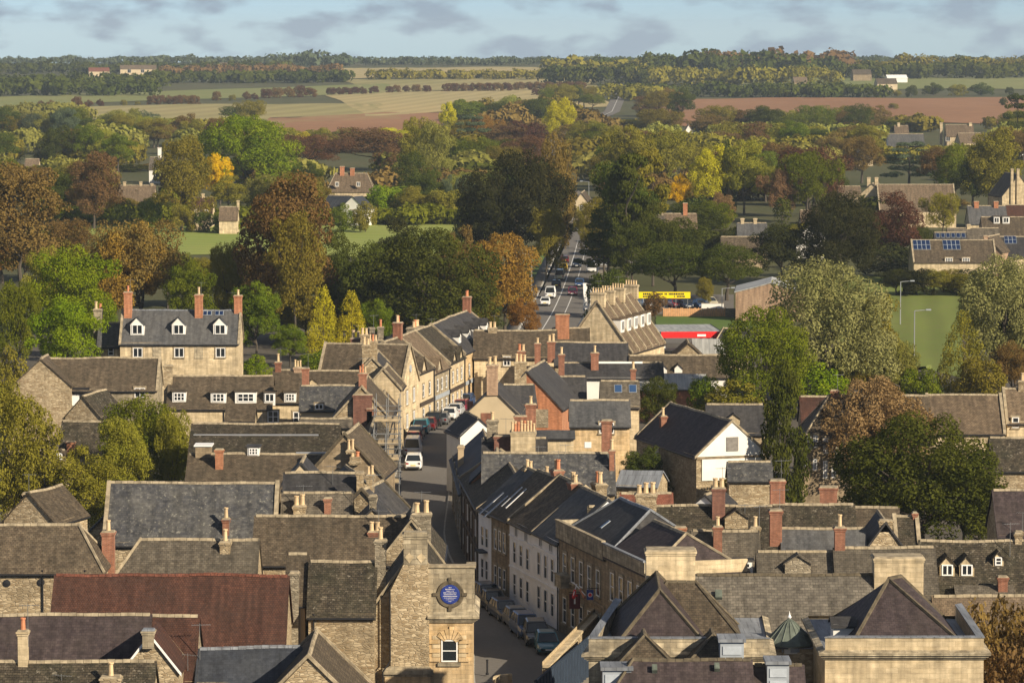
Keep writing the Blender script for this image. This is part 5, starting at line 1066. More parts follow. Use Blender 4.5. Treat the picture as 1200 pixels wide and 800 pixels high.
h = far('stone_house', 'pale stone house behind the pine trunks', 742, 778, 252, 8, 4, 'stone_tile_grey', 'ashlar', group=VG); h.chim(752, 246, 4, 'ashlar', 0)
h = far('stone_house', 'tan house with one orange chimney right of the pines', 775, 816, 250, 8, 4, 'stone_tile_warm', 'ashlar', group=VG); h.chim(803, 238, 5, 'brick_orange', 0, dep=1)
h = far('house', 'slate-roofed house with pale chimneys in the dark trees', 864, 898, 261, 8, 4, 'slate_grey', 'rubble', group=VG); h.chim(870, 256, 4, 'ashlar', 0).chim(885, 256, 4, 'ashlar', 0)
h = far('house', 'brown roof low in the shade of the dark trees', 845, 892, 277, 6, 4, 'stone_tile', 'rubble', group=VG)
h = far('house', 'small tan-roofed house left of the big dark round tree', 938, 960, 246, 8, 4, 'stone_tile_warm', 'render_cream', group=VG); h.chim(957, 240, 3, 'ashlar', 0)
h = B('cottage', 'grey gabled cottage with a white wall below the tan-roofed house', 948, 265, 7, 2.6, 6, 'slate_grey', 'render_white', 45, 12, gutter=False, group=VG)
# farms up on the ridge
def ridge_house(name, label, x, y, w, roof, wall, hgt=7):
    p = GT(x, y); s_ = p.y / FPX; o = H(name, label, p.x, p.y, .15, w * s_, 9, hgt * .6, hgt, roof, wall, z0=p.z, gutter=False, ridge=None, sag=0, group='farms on the far ridge'); return o
h = ridge_house('farmhouse', 'long pale farm building in the far left wood', 162, 88, 42, 'stone_tile_warm', 'render_cream', 9); h.winm('F', 8, 2, 3, 3).winm('F', 20, 2, 3, 3)
ridge_house('farmhouse', 'pinkish farm roof left of the long pale farm building', 116, 90, 24, 'red_tile_bright', 'render_cream', 8)
ridge_house('farmhouse', 'small pale farm on the far left wood edge', 262, 82, 12, 'stone_tile_warm', 'render_cream', 7)
ridge_house('farmhouse', 'pale farmhouse with a brown roof on the far right field', 1038, 107, 24, 'stone_tile', 'render_cream', 9)
ridge_house('barn', 'white sheeted farm shed on the far right ridge', 1050, 97, 24, 'render_white', 'render_white', 6)
ridge_house('barn', 'brown open barn on the far right ridge', 1009, 95, 22, 'stone_tile', 'brown_stone', 9)
ridge_house('barn', 'tan barn at the field corner beyond the brown field', 937, 105, 16, 'stone_tile_warm', 'rubble', 9)
h = ridge_house('water_tower', 'pale blocky tower house on the skyline at right', 1060, 83, 18, 'stone_tile_warm', 'render_cream', 14)
# ------------------------------------------------------------------ trees
def leafmat(name, c1, c2, trans=.33):
    m = bpy.data.materials.new(name); m.use_nodes = True; t = m.node_tree; t.nodes.clear(); L = t.links.new
    at = nd(t, 'ShaderNodeAttribute', attribute_name='tint'); oi = nd(t, 'ShaderNodeObjectInfo')
    mx = nd(t, 'ShaderNodeMix', data_type='RGBA'); mx.inputs[6].default_value = rgba(c1); mx.inputs[7].default_value = rgba(c2); L(at.outputs['Fac'], mx.inputs[0])
    hv = nd(t, 'ShaderNodeHueSaturation'); a = nd(t, 'ShaderNodeMapRange', i_1=0.0, i_2=1.0, i_3=.485, i_4=.515); L(oi.outputs['Random'], a.inputs[0]); L(a.outputs[0], hv.inputs['Hue'])
    v = nd(t, 'ShaderNodeMapRange', i_1=0.0, i_2=1.0, i_3=.98, i_4=1.36); L(oi.outputs['Random'], v.inputs[0]); L(v.outputs[0], hv.inputs['Value']); L(mx.outputs[2], hv.inputs['Color'])
    d = nd(t, 'ShaderNodeBsdfDiffuse'); tr = nd(t, 'ShaderNodeBsdfTranslucent'); ms = nd(t, 'ShaderNodeMixShader', i_0=trans); L(hv.outputs[0], d.inputs[0]); L(hv.outputs[0], tr.inputs[0]); L(d.outputs[0], ms.inputs[1]); L(tr.outputs[0], ms.inputs[2])
    o = nd(t, 'ShaderNodeOutputMaterial'); L(ms.outputs[0], o.inputs[0]); MATS[name] = m
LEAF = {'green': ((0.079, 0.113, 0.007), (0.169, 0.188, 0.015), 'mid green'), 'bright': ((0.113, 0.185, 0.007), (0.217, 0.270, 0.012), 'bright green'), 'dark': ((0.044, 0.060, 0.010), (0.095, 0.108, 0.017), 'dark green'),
        'black': ((0.029, 0.033, 0.011), (0.057, 0.057, 0.017), 'shadow-dark green'), 'olive': ((0.144, 0.126, 0.015), (0.236, 0.197, 0.032), 'olive'), 'brown': ((.135, .088, .026), (.215, .145, .044), 'golden brown'),  # black: leaf green darkened in place of cloud shadow
        'orange': ((.215, .118, .022), (.320, .185, .040), 'orange'), 'rust': ((.125, .070, .030), (.185, .108, .046), 'rusty brown'), 'copper': ((0.072, 0.032, 0.021), (0.125, 0.059, 0.036), 'dark copper'),
        'yellow': ((0.569, 0.331, 0.007), (0.729, 0.478, 0.007), 'bright yellow'), 'lime': ((.175, .175, .018), (.275, .255, .034), 'yellow-green'), 'gold': ((.36, .33, .014), (.52, .46, .028), 'golden yellow'),
        'willow': ((.185, .190, .062), (.290, .280, .105), 'silvery green'), 'pale': ((0.187, 0.193, 0.035), (0.273, 0.260, 0.059), 'pale green'), 'blue': ((0.065, 0.089, 0.047), (0.116, 0.139, 0.073), 'blue-green'), 'twig': ((0.194, 0.119, 0.050), (0.281, 0.182, 0.085), 'bare brown')}
for k, (a, b_, _) in LEAF.items(): leafmat('leaf_' + k, a, b_)
courses('bark', (.085, .068, .050), (.12, .098, .072), (.05, .04, .03), .1, .5, (.07, .065, .05), None, bump=.8)
rs = np.random.RandomState(11)
def crown_mesh(shape, n, leaf, seed):
    """crown in a box 1 wide, height 0..1 : leaf clumps over many small lobes"""
    r_ = np.random.RandomState(seed); C = []
    LT = None
    if shape in ('round', 'tall', 'broad', 'sparse'):
        LT = []; K = {'round': 13, 'tall': 15, 'broad': 17, 'sparse': 8}[shape]; ax = {'round': (.30, .30, .33), 'tall': (.25, .25, .38), 'broad': (.32, .32, .27), 'sparse': (.3, .3, .35)}[shape]; cz = {'round': .52, 'tall': .52, 'broad': .52, 'sparse': .6}[shape]
        for k in range(K + 2):
            if k < 2: q = np.array([0, 0, .15 - .3 * k]); f = 1
            else:
                th = k * 2.399 + seed; zz = 1 - 1.62 * (k - 2 + .5) / K; rr_ = math.sqrt(max(0, 1 - zz * zz)); q = np.array([rr_ * math.cos(th), rr_ * math.sin(th), zz]) + r_.normal(size=3) * .16; f = r_.uniform(.72, 1.12)
            c = np.array([q[0] * ax[0] * f, q[1] * ax[1] * f, cz + q[2] * ax[2] * f]); Rl = r_.uniform(.115, .20) if k > 1 else .26; tn = r_.rand()
            for j in range(10):
                d = r_.normal(size=3); d /= np.linalg.norm(d); d[2] = d[2] if d[2] > -.3 else -d[2] * .6
                C.append((*(c + d * Rl * r_.uniform(.6, 1.0)), Rl * r_.uniform(.28, .55))); LT.append(tn)
    elif shape == 'dome':
        k = 0
        while len(C) < 170:
            p = r_.normal(size=3); p /= np.linalg.norm(p)
            if p[2] < -.55: continue
            f = r_.uniform(.80, 1.0) if r_.rand() < .8 else r_.uniform(.3, .7); wob = 1 + .10 * math.sin(4 * math.atan2(p[1], p[0]) + seed) + .08 * math.sin(5 * p[2] + seed * 2)
            C.append((p[0] * .42 * f * wob, p[1] * .42 * f * wob, .46 + p[2] * .46 * f * (1 if p[2] > 0 else .9), r_.uniform(.05, .095)))
    elif shape == 'cone':
        for k in range(150):
            z = r_.rand() ** 1.1 * .93; a = r_.uniform(0, 2 * math.pi); rad = (1 - (z / .98) ** 2.1) * .40 * r_.uniform(.75, 1.0) + .012; C.append((rad * math.cos(a), rad * math.sin(a), .04 + z, .035 + .075 * (1 - z)))
        C += [(0, 0, .05 + .93 * k / 8, .05 + .1 * (1 - k / 8)) for k in range(8)]
    elif shape == 'column':
        for k in range(70):
            z = r_.rand(); a = r_.uniform(0, 2 * math.pi); w = .36 * math.sin(math.pi * min(1, (z * .86 + .14))) ** .55; rad = w * r_.uniform(.6, 1); C.append((rad * math.cos(a), rad * math.sin(a), .05 + z * .88, r_.uniform(.05, .11)))
    elif shape == 'cedar':
        for lv in range(6):
            z = .30 + .125 * lv; R_ = .46 * (1 - .62 * (lv / 5.5) ** 1.4)
            for k in range(int(16 - 1.6 * lv)):
                a = r_.uniform(0, 2 * math.pi); rad = R_ * math.sqrt(r_.rand()); C.append((rad * math.cos(a), rad * math.sin(a), z + r_.uniform(-.018, .018) - .05 * rad, r_.uniform(.06, .11) * (1 + .0)))
    elif shape == 'pine':
        for lv in range(5):
            z = .52 + .10 * lv
            for k in range(9):
                a = r_.uniform(0, 2 * math.pi); rad = .36 * (1 - .12 * lv) * math.sqrt(r_.rand()); C.append((rad * math.cos(a), rad * math.sin(a), z + r_.uniform(-.04, .04), r_.uniform(.055, .11)))
    elif shape == 'bush':
        for k in range(40):
            p = r_.uniform(-1, 1, 3); p[2] = abs(p[2]); q = np.linalg.norm(p)
            if q > 1: p /= q * 1.05
            C.append((p[0] * .42, p[1] * .42, .06 + p[2] * .78, r_.uniform(.08, .15)))
    elif shape == 'willow':
        for k in range(120):
            p = r_.uniform(-1, 1, 3); q = np.linalg.norm(p)
            if q > 1: continue
            C.append((p[0] * .42, p[1] * .42, .10 + (p[2] + 1) / 2 * .76, r_.uniform(.05, .10)))
    C = np.array(C); nb = len(C); per = max(6, int(n / nb * 1.6)); flat = shape in ('cedar', 'pine'); droop = shape == 'willow'
    V = []; T = []
    bt = r_.rand(nb) if LT is None else np.array(LT) * .7 + r_.rand(nb) * .3
    area = C[:, 3] ** 2; cnt = np.maximum(4, (n * 1.55 * area / area.sum()).astype(int))
    for i in range(nb):
        m = cnt[i]; d = r_.normal(size=(m, 3)); d /= np.linalg.norm(d, axis=1)[:, None]
        rad = C[i, 3] * r_.uniform(.65, 1.12, (m, 1)) * (np.array([1, 1, .40]) if flat else (np.array([.85, .85, 1.35]) if droop else np.array([1, 1, .85])))
        P = C[i, :3] + d * rad
        D = np.linalg.norm(P[:, None, :] - C[None, :, :3], axis=2) / C[None, :, 3]; D[:, i] = 9
        keep = (D.min(axis=1) > .70) & (P[:, 2] > .01); P, d = P[keep], d[keep]; m = len(P)
        if m == 0: continue
        nn = d * .9 + r_.normal(size=(m, 3)) * .55 + np.array([0, 0, .35 if not droop else 0]); nn /= np.linalg.norm(nn, axis=1)[:, None]
        a = np.cross(nn, r_.normal(size=(m, 3))); a /= np.linalg.norm(a, axis=1)[:, None]; b_ = np.cross(nn, a)
        sx = leaf * r_.uniform(.6, 1.35, (m, 1)); sy = leaf * r_.uniform(.45, 1.0, (m, 1))
        if droop: a = np.tile(np.array([[0, 0, 1.0]]), (m, 1)) + r_.normal(size=(m, 3)) * .25; sx = sx * 1.7; sy = sy * .5; b_ = np.cross(nn, a)
        bend = nn * leaf * .25
        V.append(np.stack([P - a * sx, P - b_ * sy + bend, P + a * sx, P + b_ * sy + bend * r_.uniform(-1, 1, (m, 1))], axis=1)); T.append(np.clip(bt[i] * .75 + r_.rand(m) * .28 - .02, 0, 1))
    V = np.concatenate(V); T = np.concatenate(T); m = len(V)
    # fill the box: 1 wide, top at 1
    mx_ = np.percentile(np.abs(V[:, :, :2]), 97.5); V[:, :, :2] *= .47 / max(mx_, 1e-6); V[:, :, 2] *= 1 / np.percentile(V[:, :, 2], 99.7)
    return quadmesh('crown', V, T), C
def quadmesh(name, V, T):
    m = len(V); me = bpy.data.meshes.new(name)
    me.vertices.add(m * 4); me.vertices.foreach_set('co', V.reshape(-1).astype(np.float32)); me.loops.add(m * 4); me.loops.foreach_set('vertex_index', np.arange(m * 4, dtype=np.int32))
    me.polygons.add(m); me.polygons.foreach_set('loop_start', np.arange(0, m * 4, 4, dtype=np.int32)); me.polygons.foreach_set('loop_total', np.full(m, 4, dtype=np.int32))
    at = me.attributes.new('tint', 'FLOAT', 'FACE'); at.data.foreach_set('value', T.astype(np.float32)); me.update(); return me
def trunk_mesh(shape, seed):
    r_ = random.Random(seed); b = MB(); top = {'pine': .95, 'cedar': .95, 'cone': .9, 'column': .8}.get(shape, .55); w = .03 if shape != 'bush' else .02
    if shape == 'sparse': w = .022
    pts = [Vector((r_.uniform(-.01, .01) * k, r_.uniform(-.01, .01) * k, top * k / 5)) for k in range(6)]
    for k in range(5): b.tube(pts[k], pts[k + 1], w * (1 - .17 * k), w * (1 - .17 * (k + 1)), 7)
    if shape not in ('cone', 'column'):
        for k in range(9):
            a = r_.uniform(0, 6.28); z = r_.uniform(.25, top); s_ = Vector((0, 0, z)); e = Vector((.3 * math.cos(a), .3 * math.sin(a), min(.92, z + r_.uniform(.1, .3)))); mdl = s_.lerp(e, .5) + Vector((0, 0, -.02)); b.tube(s_, mdl, w * .5, w * .33, 5); b.tube(mdl, e, w * .33, w * .12, 5)
    return b.mesh('trunk', (MATS['bark'],))
TPL = {}
def tpl(shape, v):
    if (shape, v) not in TPL:
        n, lf = {'round': (20000, .0098), 'tall': (20000, .0098), 'broad': (21000, .0092), 'cone': (9000, .0115), 'column': (7000, .0145), 'cedar': (9000, .012), 'pine': (6000, .0135), 'bush': (5000, .018), 'willow': (14000, .010), 'sparse': (1500, .018), 'dome': (27000, .0085)}[shape]
        TPL[(shape, v)] = (crown_mesh(shape, n, lf, 100 * v + len(shape) * 7 + 3)[0], trunk_mesh(shape, v + 5))
    return TPL[(shape, v)]
NV = {'round': 4, 'tall': 3, 'broad': 3, 'cone': 2, 'column': 2, 'cedar': 2, 'pine': 2, 'bush': 3, 'willow': 2, 'sparse': 1, 'dome': 3}
NAMES = {'round': 'broadleaf_tree', 'tall': 'broadleaf_tree', 'broad': 'broadleaf_tree', 'cone': 'conifer', 'column': 'columnar_tree', 'cedar': 'cedar_tree', 'pine': 'pine_tree', 'bush': 'shrub', 'willow': 'willow_tree', 'sparse': 'bare_tree', 'dome': 'broadleaf_tree'}
tcount = 0
def tree_at(x, y, z, w, hgt, shape, col, label, group=None, name=None, parts=True):
    global tcount
    tcount += 1; v = rnd.randrange(NV[shape]); cr_, tk = tpl(shape, v)
    r_ = empty(name or NAMES[shape], (x, y, z), rnd.uniform(0, 6.28)); tag(r_, label, 'shrub' if shape == 'bush' else 'tree', group)
    M = Matrix.Diagonal((w, w, hgt, 1))
    if len(cr_.materials) == 0: cr_.materials.append(MATS['leaf_green'])
    o = link('crown', cr_, r_, MATS['leaf_' + col], M)
    link('trunk', tk, r_, None, Matrix.Diagonal((w if shape not in ('pine',) else w * 1.0, w, hgt, 1)))
    return r_
def T(px, ytop, ybase, wpx, shape, col, label, group=None):
    """tree by the pixel of its crown: foot on the terrain at row ybase"""
    p = GT(px, ybase); s_ = p.y / FPX; top = atY(px, ytop, p.y); return tree_at(p.x, p.y, p.z - .05, wpx * s_, max(1.0, top.z - p.z), shape, col, label, group)
# --- the trees one can tell apart
for a in [
 # left foreground and middle
 (28, 448, 640, 84, 'tall', 'olive', 'dark weeping tree over the half-hidden cottage at left'),
 (166, 466, 600, 104, 'dome', 'green', 'large green tree with yellowing leaves before the cottage row'),
 (205, 480, 606, 50, 'round', 'lime', 'yellow-green tree at the right side of the large green tree'),
 (95, 526, 640, 84, 'round', 'lime', 'yellow-green tree low at left in front of the dark cottage roof'),
 (148, 490, 615, 66, 'tall', 'lime', 'green tree filling the gap left of the big dark slate roof'),
 (60, 590, 668, 90, 'broad', 'dark', 'dark hedge-like tree behind the roof with round tie plates'),
 (222, 452, 520, 34, 'round', 'copper', 'small dark purple tree before the cottage dormers'),
 (244, 468, 515, 28, 'round', 'copper', 'smaller dark purple tree right of the first by the cottages'),
 (78, 347, 468, 92, 'round', 'bright', 'bright green tree left of the three-chimney house'),
 (88, 290, 425, 100, 'round', 'bright', 'tall bright green tree rising behind the nearer bright green tree'),
 (20, 330, 450, 70, 'round', 'green', 'green tree at the left edge above the tan gable'),
 (12, 405, 490, 46, 'bush', 'olive', 'olive shrub at the left edge beside the tan gable'),
 (165, 258, 395, 125, 'broad', 'brown', 'wide orange-brown tree behind the three-chimney house'),
 (150, 262, 396, 84, 'round', 'orange', 'orange tree in front of the wide orange-brown tree'),
 (225, 308, 408, 62, 'round', 'green', 'rounded green tree right behind the manor roof'),
 (120, 350, 420, 50, 'round', 'green', 'green tree behind the left chimney of the manor'),
 (60, 290, 400, 60, 'round', 'yellow' if 0 else 'lime', 'yellowing tree behind the tall bright green tree'),
 (25, 192, 350, 112, 'tall', 'brown', 'huge golden brown oak at the left edge'),
 (-8, 230, 340, 74, 'tall', 'orange', 'orange-tinged oak cut by the left edge'),
 (110, 178, 268, 62, 'tall', 'rust', 'tall rusty tree above the meadow at left'),
 (213, 160, 270, 66, 'tall', 'olive', 'tall dark olive tree standing at the far meadow edge'),
 (258, 180, 240, 36, 'round', 'yellow', 'single bright yellow tree above the pink-roofed house'),
 (268, 205, 250, 44, 'round', 'lime', 'lime tree just below the single yellow tree'),
 (290, 136, 238, 112, 'dome', 'bright', 'broad light green tree left of the tan two-chimney house'),
 (332, 205, 405, 105, 'tall', 'brown', 'tallest golden brown tree right of the manor'),
 (345, 250, 412, 70, 'tall', 'olive', 'olive-brown tree in front of the tallest golden brown tree'),
 (300, 330, 425, 60, 'round', 'green', 'green tree at the right corner of the manor'),
 (268, 285, 400, 60, 'round', 'olive', 'olive tree above the right end of the manor roof'),
 (379, 336, 424, 42, 'cone', 'gold', 'yellow conifer standing left of its brightest yellow twin'),
 (412, 341, 424, 42, 'cone', 'gold', 'brightest yellow conical conifer before the dark oak'),
 (340, 380, 430, 46, 'round', 'green', 'green tree left of the yellow-green conifer'),
 (440, 350, 420, 40, 'round', 'green', 'green tree right of the brightest yellow conifer'),
 (505, 268, 410, 150, 'dome', 'dark', 'massive dark green oak above the sunny terrace'),
 (440, 285, 410, 90, 'round', 'dark', 'dark green oak left of the massive dark oak'),
 (466, 254, 360, 52, 'round', 'black', 'blackish round tree standing up against the meadow'),
 (395, 270, 400, 60, 'round', 'dark', 'dark tree between the brown tree and the dark oak'),
 (532, 266, 380, 60, 'round', 'brown', 'golden brown tree behind the massive dark oak'),
 (592, 275, 396, 80, 'tall', 'orange', 'tall orange tree left of the main road'),
 (560, 330, 400, 60, 'round', 'olive', 'olive tree between the dark oak and the orange tree'),
 (614, 350, 400, 36, 'round', 'orange', 'small orange tree at the kerb of the main road'),
 (604, 178, 320, 122, 'dome', 'black', 'huge blackish tree left of the main road'),  # cloud shadow put into the leaf colour, here and on the next tree
 (572, 215, 322, 76, 'round', 'black', 'blackish tree at the left flank of the huge blackish tree'),
 (652, 158, 318, 50, 'tall', 'brown', 'tall golden tree lit beside the main road'),
 (640, 240, 330, 44, 'tall', 'olive', 'olive tree under the tall golden tree by the road'),
 (370, 410, 452, 46, 'bush', 'green', 'green shrub behind the cottage with cream pots'),
 (385, 420, 448, 40, 'bush', 'willow', 'grey-green shrub below the brightest yellow conifer'),
 (212, 428, 462, 46, 'bush', 'green', 'green shrub at the foot of the manor'),
 (300, 415, 455, 40, 'bush', 'bright', 'bright shrub right of the manor wall'),
 # centre; in the far band dark leaf colour stands in for cloud shadow
 (735, 180, 335, 62, 'pine', 'dark', 'tall dark pine right of the main road'),
 (752, 175, 320, 60, 'pine', 'olive', 'olive pine with a bare trunk right of the dark pine'),
 (728, 190, 330, 74, 'tall', 'dark', 'tall dark mass of foliage behind the pine trunks'),
 (708, 232, 322, 50, 'tall', 'olive', 'olive tree leaning over the right side of the road'),
 (765, 235, 335, 60, 'round', 'dark', 'dark tree under the olive pine'),
 (712, 250, 330, 66, 'cedar', 'dark', 'dark spreading tree overhanging the road traffic'),
 (740, 260, 345, 60, 'round', 'dark', 'dark round tree behind the yellow sign'),
 (712, 315, 372, 50, 'bush', 'dark', 'dark shrubby tree right of the traffic'),
 (790, 284, 352, 92, 'broad', 'dark', 'broad dark tree above the yellow sign'),
 (852, 285, 352, 90, 'broad', 'dark', 'broad dark tree left of the flesh-brick warehouse'),
 (826, 325, 360, 22, 'tall', 'olive', 'small reddish olive tree beside the car park'),
 (768, 342, 372, 30, 'bush', 'rust', 'brownish shrub before the yellow sign'),
 (800, 255, 320, 60, 'round', 'dark', 'dark tree below the orange chimney house'),
 (895, 360, 500, 108, 'dome', 'green', 'dense bright green tree right of the red canopy'),
 (862, 445, 505, 84, 'bush', 'lime', 'yellow-green hedge mass above the dark slate cottage'),
 (825, 440, 500, 40, 'bush', 'green', 'green shrub left of the yellow-green hedge mass'),
 (772, 442, 515, 54, 'round', 'dark', 'dark green tree behind the white-gabled hall'),
 (752, 524, 594, 62, 'round', 'dark', 'dark green bushy tree in front of the white-gabled hall'),
 (785, 548, 590, 36, 'bush', 'copper', 'dark purple shrub beside the white-gabled hall'),
 (808, 560, 592, 22, 'bush', 'lime', 'little yellow-green shrub by the garden wall'),
 (870, 560, 610, 70, 'bush', 'olive', 'olive garden shrubs behind the long dark brown roof'),
 (825, 562, 600, 26, 'bush', 'copper', 'purple shrub near the tiny slate shed'),
 # right
 (920, 425, 605, 56, 'column', 'dark', 'tall dark columnar conifer beside the three-storey house'),
 (970, 306, 480, 148, 'dome', 'willow', 'big silvery willow by the park'),
 (1022, 345, 470, 66, 'tall', 'olive', 'olive willow on the right flank of the silvery willow'),
 (955, 425, 490, 90, 'bush', 'bright', 'bright green shrubs below the silvery willow'),
 (1128, 365, 474, 66, 'cone', 'lime', 'yellow-green conical conifer at the park edge'),
 (1176, 300, 465, 108, 'dome', 'willow', 'pale willow at the right edge'),
 (1190, 335, 460, 70, 'round', 'dark', 'dark tree in front of the pale willow'),
 (1185, 400, 475, 50, 'round', 'brown', 'brown tree at the right edge above the tan roof'),
 (1150, 420, 480, 60, 'bush', 'olive', 'olive shrubs under the yellow-green conical conifer'),
 (1078, 432, 480, 50, 'bush', 'green', 'green shrubs below the park lawn'),
 (1020, 443, 595, 135, 'dome', 'twig', 'round bare brown tree before the three-storey house'),
 (1080, 486, 665, 196, 'dome', 'dark', 'huge dense dark green tree at right'),
 (1030, 525, 655, 80, 'round', 'dark', 'dark green tree merging with the left flank of the huge dense tree'),
 (1128, 520, 655, 90, 'round', 'dark', 'dark green tree merging with the right flank of the huge dense tree'),
 (1150, 560, 660, 70, 'round', 'dark', 'dark tree joining the huge dense tree to the black roof'),
 (1192, 738, 905, 90, 'bush', 'rust', 'rusty creeper-like bush at the bottom right corner'),
 (1166, 706, 895, 110, 'bush', 'brown', 'brown creeper mass over the bottom right roof'),
 (985, 225, 335, 92, 'dome', 'black', 'big blackish round tree beyond the park'),  # dark trees from here to the thickets: leaf colour replaces cloud shadow
 (1048, 225, 320, 66, 'round', 'copper', 'dark copper beech beside the blackish round tree'),
 (915, 262, 335, 72, 'round', 'black', 'blackish tree left of the park above the warehouse'),
 (1045, 285, 325, 80, 'bush', 'black', 'blackish thicket in front of the copper beech'),
 (960, 280, 325, 60, 'bush', 'black', 'blackish thicket left of the copper beech'),
 (1105, 226, 280, 48, 'round', 'lime', 'yellow-green tree in front of the pale barn roof'),
 (1102, 290, 322, 18, 'cone', 'dark', 'little dark conifer in front of the school'),
 (1165, 300, 325, 50, 'bush', 'dark', 'dark shrubs right of the school'),
 (945, 178, 262, 78, 'round', 'green', 'round green tree ringed with copper leaves'),
 (948, 172, 255, 88, 'round', 'copper', 'copper crown showing round the green tree'),
 (917, 198, 262, 52, 'round', 'twig', 'bare brown tree right of the yellow tree'),
 (872, 164, 252, 52, 'tall', 'lime', 'tall yellow-lime tree right of the dark conifer'),
 (830, 170, 252, 52, 'round', 'gold', 'golden yellow tree left of the dark conifer'),
 (851, 164, 250, 28, 'column', 'dark', 'dark narrow conifer between the two yellow trees'),
 (797, 204, 252, 26, 'round', 'yellow', 'small orange-yellow tree right of the pines'),
 (778, 150, 225, 62, 'round', 'lime', 'yellow-green tree behind the pines'),
 (735, 148, 240, 66, 'round', 'olive', 'olive tree behind the dark pine'),
 (848, 225, 270, 34, 'round', 'twig', 'bare brown tree below the dark narrow conifer'),
 (1065, 166, 220, 60, 'cedar', 'blue', 'spreading blue-green cedar left of the barn'),
 (1098, 172, 222, 50, 'round', 'brown', 'golden brown tree right of the cedar'),
 (1120, 168, 240, 52, 'round', 'green', 'green tree behind the right end of the barn roof'),
 (1160, 150, 245, 78, 'round', 'olive', 'broad olive tree left of the twin turrets'),
 (1010, 160, 215, 62, 'round', 'brown', 'golden brown tree above the barn gable'),
 (1192, 110, 190, 40, 'cedar', 'dark', 'dark cedar at the right edge above the ploughed field'),
 (1140, 190, 245, 60, 'round', 'dark', 'dark green tree beside the broad olive tree'),
 # belt behind the meadow
 (682, 238, 292, 26, 'round', 'olive', 'small olive tree hiding the foot of the roadside cottage'),
 (402, 238, 272, 30, 'bush', 'green', 'green shrub under the blue slate cottage'),
 (428, 236, 272, 34, 'bush', 'olive', 'olive shrub right of the white gable end'),
 (240, 248, 272, 30, 'bush', 'dark', 'dark shrub under the pinkish-roofed house'),
 (266, 247, 273, 30, 'bush', 'green', 'green shrub under the grey-roofed barn'),
 (214, 240, 272, 30, 'bush', 'olive', 'olive shrub left of the pinkish-roofed house'),
 (145, 232, 268, 34, 'bush', 'dark', 'dark shrub under the left brown-roofed house'),
 (175, 232, 268, 30, 'bush', 'green', 'green shrub under the right end of the brown-roofed house'),
 (490, 138, 222, 46, 'tall', 'lime', 'tall yellow-green poplar clump in the centre left'),
 (512, 142, 225, 46, 'tall', 'pale', 'pale poplar clump right of the yellow-green clump'),
 (525, 120, 175, 22, 'column', 'gold', 'narrow golden poplar on the ploughed field edge'),
 (553, 135, 190, 50, 'cedar', 'blue', 'spreading blue-green cedar above the rusty wood'),
 (615, 142, 180, 60, 'round', 'copper', 'dark copper tree above the huge blackish tree'),
 (655, 115, 175, 36, 'round', 'gold', 'golden tree left of the far straight road'),
 (480, 178, 245, 44, 'tall', 'dark', 'dark conifer-like tree above the meadow'),
 (538, 205, 255, 50, 'willow', 'blue', 'blue-green drooping conifer at the meadow end'),
 (360, 190, 240, 40, 'round', 'dark', 'dark evergreen right of the broad light green tree'),
 (500, 198, 255, 40, 'tall', 'dark', 'dark spruce right of the dark conifer-like tree'),
 (440, 150, 200, 130, 'broad', 'rust', 'wide rusty tree above the tan two-chimney house'),
 (360, 158, 205, 90, 'broad', 'rust', 'wide rusty tree left of the larger rusty tree'),
]: T(*a)
# --- belts of trees: each one a tree, told by its place in its row
ORD = 'first second third fourth fifth sixth seventh eighth ninth tenth eleventh twelfth thirteenth fourteenth fifteenth sixteenth seventeenth eighteenth nineteenth twentieth'.split()
def ordn(i):
    if i < 20: return ORD[i]
    t, u = divmod(i + 1, 10); b_ = {2: 'twenty', 3: 'thirty', 4: 'forty', 5: 'fifty'}[t]
    return b_[:-1] + 'ieth' if u == 0 else b_ + '-' + ORD[u - 1]
KEEP = [(138, 213, 182, 231), (224, 227, 280, 244), (174, 174, 201, 192), (28, 184, 47, 196), (392, 193, 430, 210), (394, 228, 420, 240), (995, 206, 1122, 232), (1180, 196, 1200, 232), (1040, 155, 1084, 172), (1100, 143, 1152, 172), (803, 143, 812, 158), (676, 224, 688, 236), (742, 246, 776, 262), (1134, 234, 1200, 262), (246, 178, 272, 218), (802, 200, 795, 215), (318, 132, 520, 150), (715, 96, 742, 140), (936, 244, 962, 262), (866, 258, 896, 270)]
def on_road(px, base, wpx):
    p = GT(px, base)
    for a_, b_ in zip(CEN, CEN[1:]):
        if a_[1] <= p.y <= b_[1]: return abs(p.x - (a_[0] + (b_[0] - a_[0]) * (p.y - a_[1]) / (b_[1] - a_[1]))) < 4.5 + wpx * .3 * p.y / FPX
    return False
def lower(px, tp, bs, ww):
    for a, b_, c_, d in KEEP:
        if px + ww * .42 > a and px - ww * .42 < c_ and tp < d - 1 and bs > b_ + 1: tp = d
    return tp if bs - tp > 7 and not on_road(px, bs, ww) else None
def clash(px, tp, bs, ww): return any(px + ww * .42 > a and px - ww * .42 < c_ and tp < d - 1 and bs > b_ + 1 for a, b_, c_, d in KEEP) or on_road(px, bs, ww)
def belt(x0, x1, base, top, w, pal, where, shapes=('round', 'round', 'tall', 'broad'), jt=7, step=.40):
    x = x0; i = 0
    while x < x1:
        ww = w * rnd.uniform(.95, 1.6); tp = top + rnd.uniform(-jt, jt); bs = base + rnd.uniform(-jt * .5, jt * .5); c = rnd.choice(pal); sh = rnd.choice(shapes); px = x + rnd.uniform(-.15, .15) * w
        tp = lower(px, tp, bs, ww)
        if tp is not None:
            if bs - tp < 14: sh = 'bush'
            T(px, tp, bs, ww, sh, c, f'{LEAF[c][2]} {"shrub" if sh == "bush" else "tree"}, {ordn(i)} from left, belt {where}', 'trees in belts'); i += 1
        x += w * step * rnd.uniform(.8, 1.25)
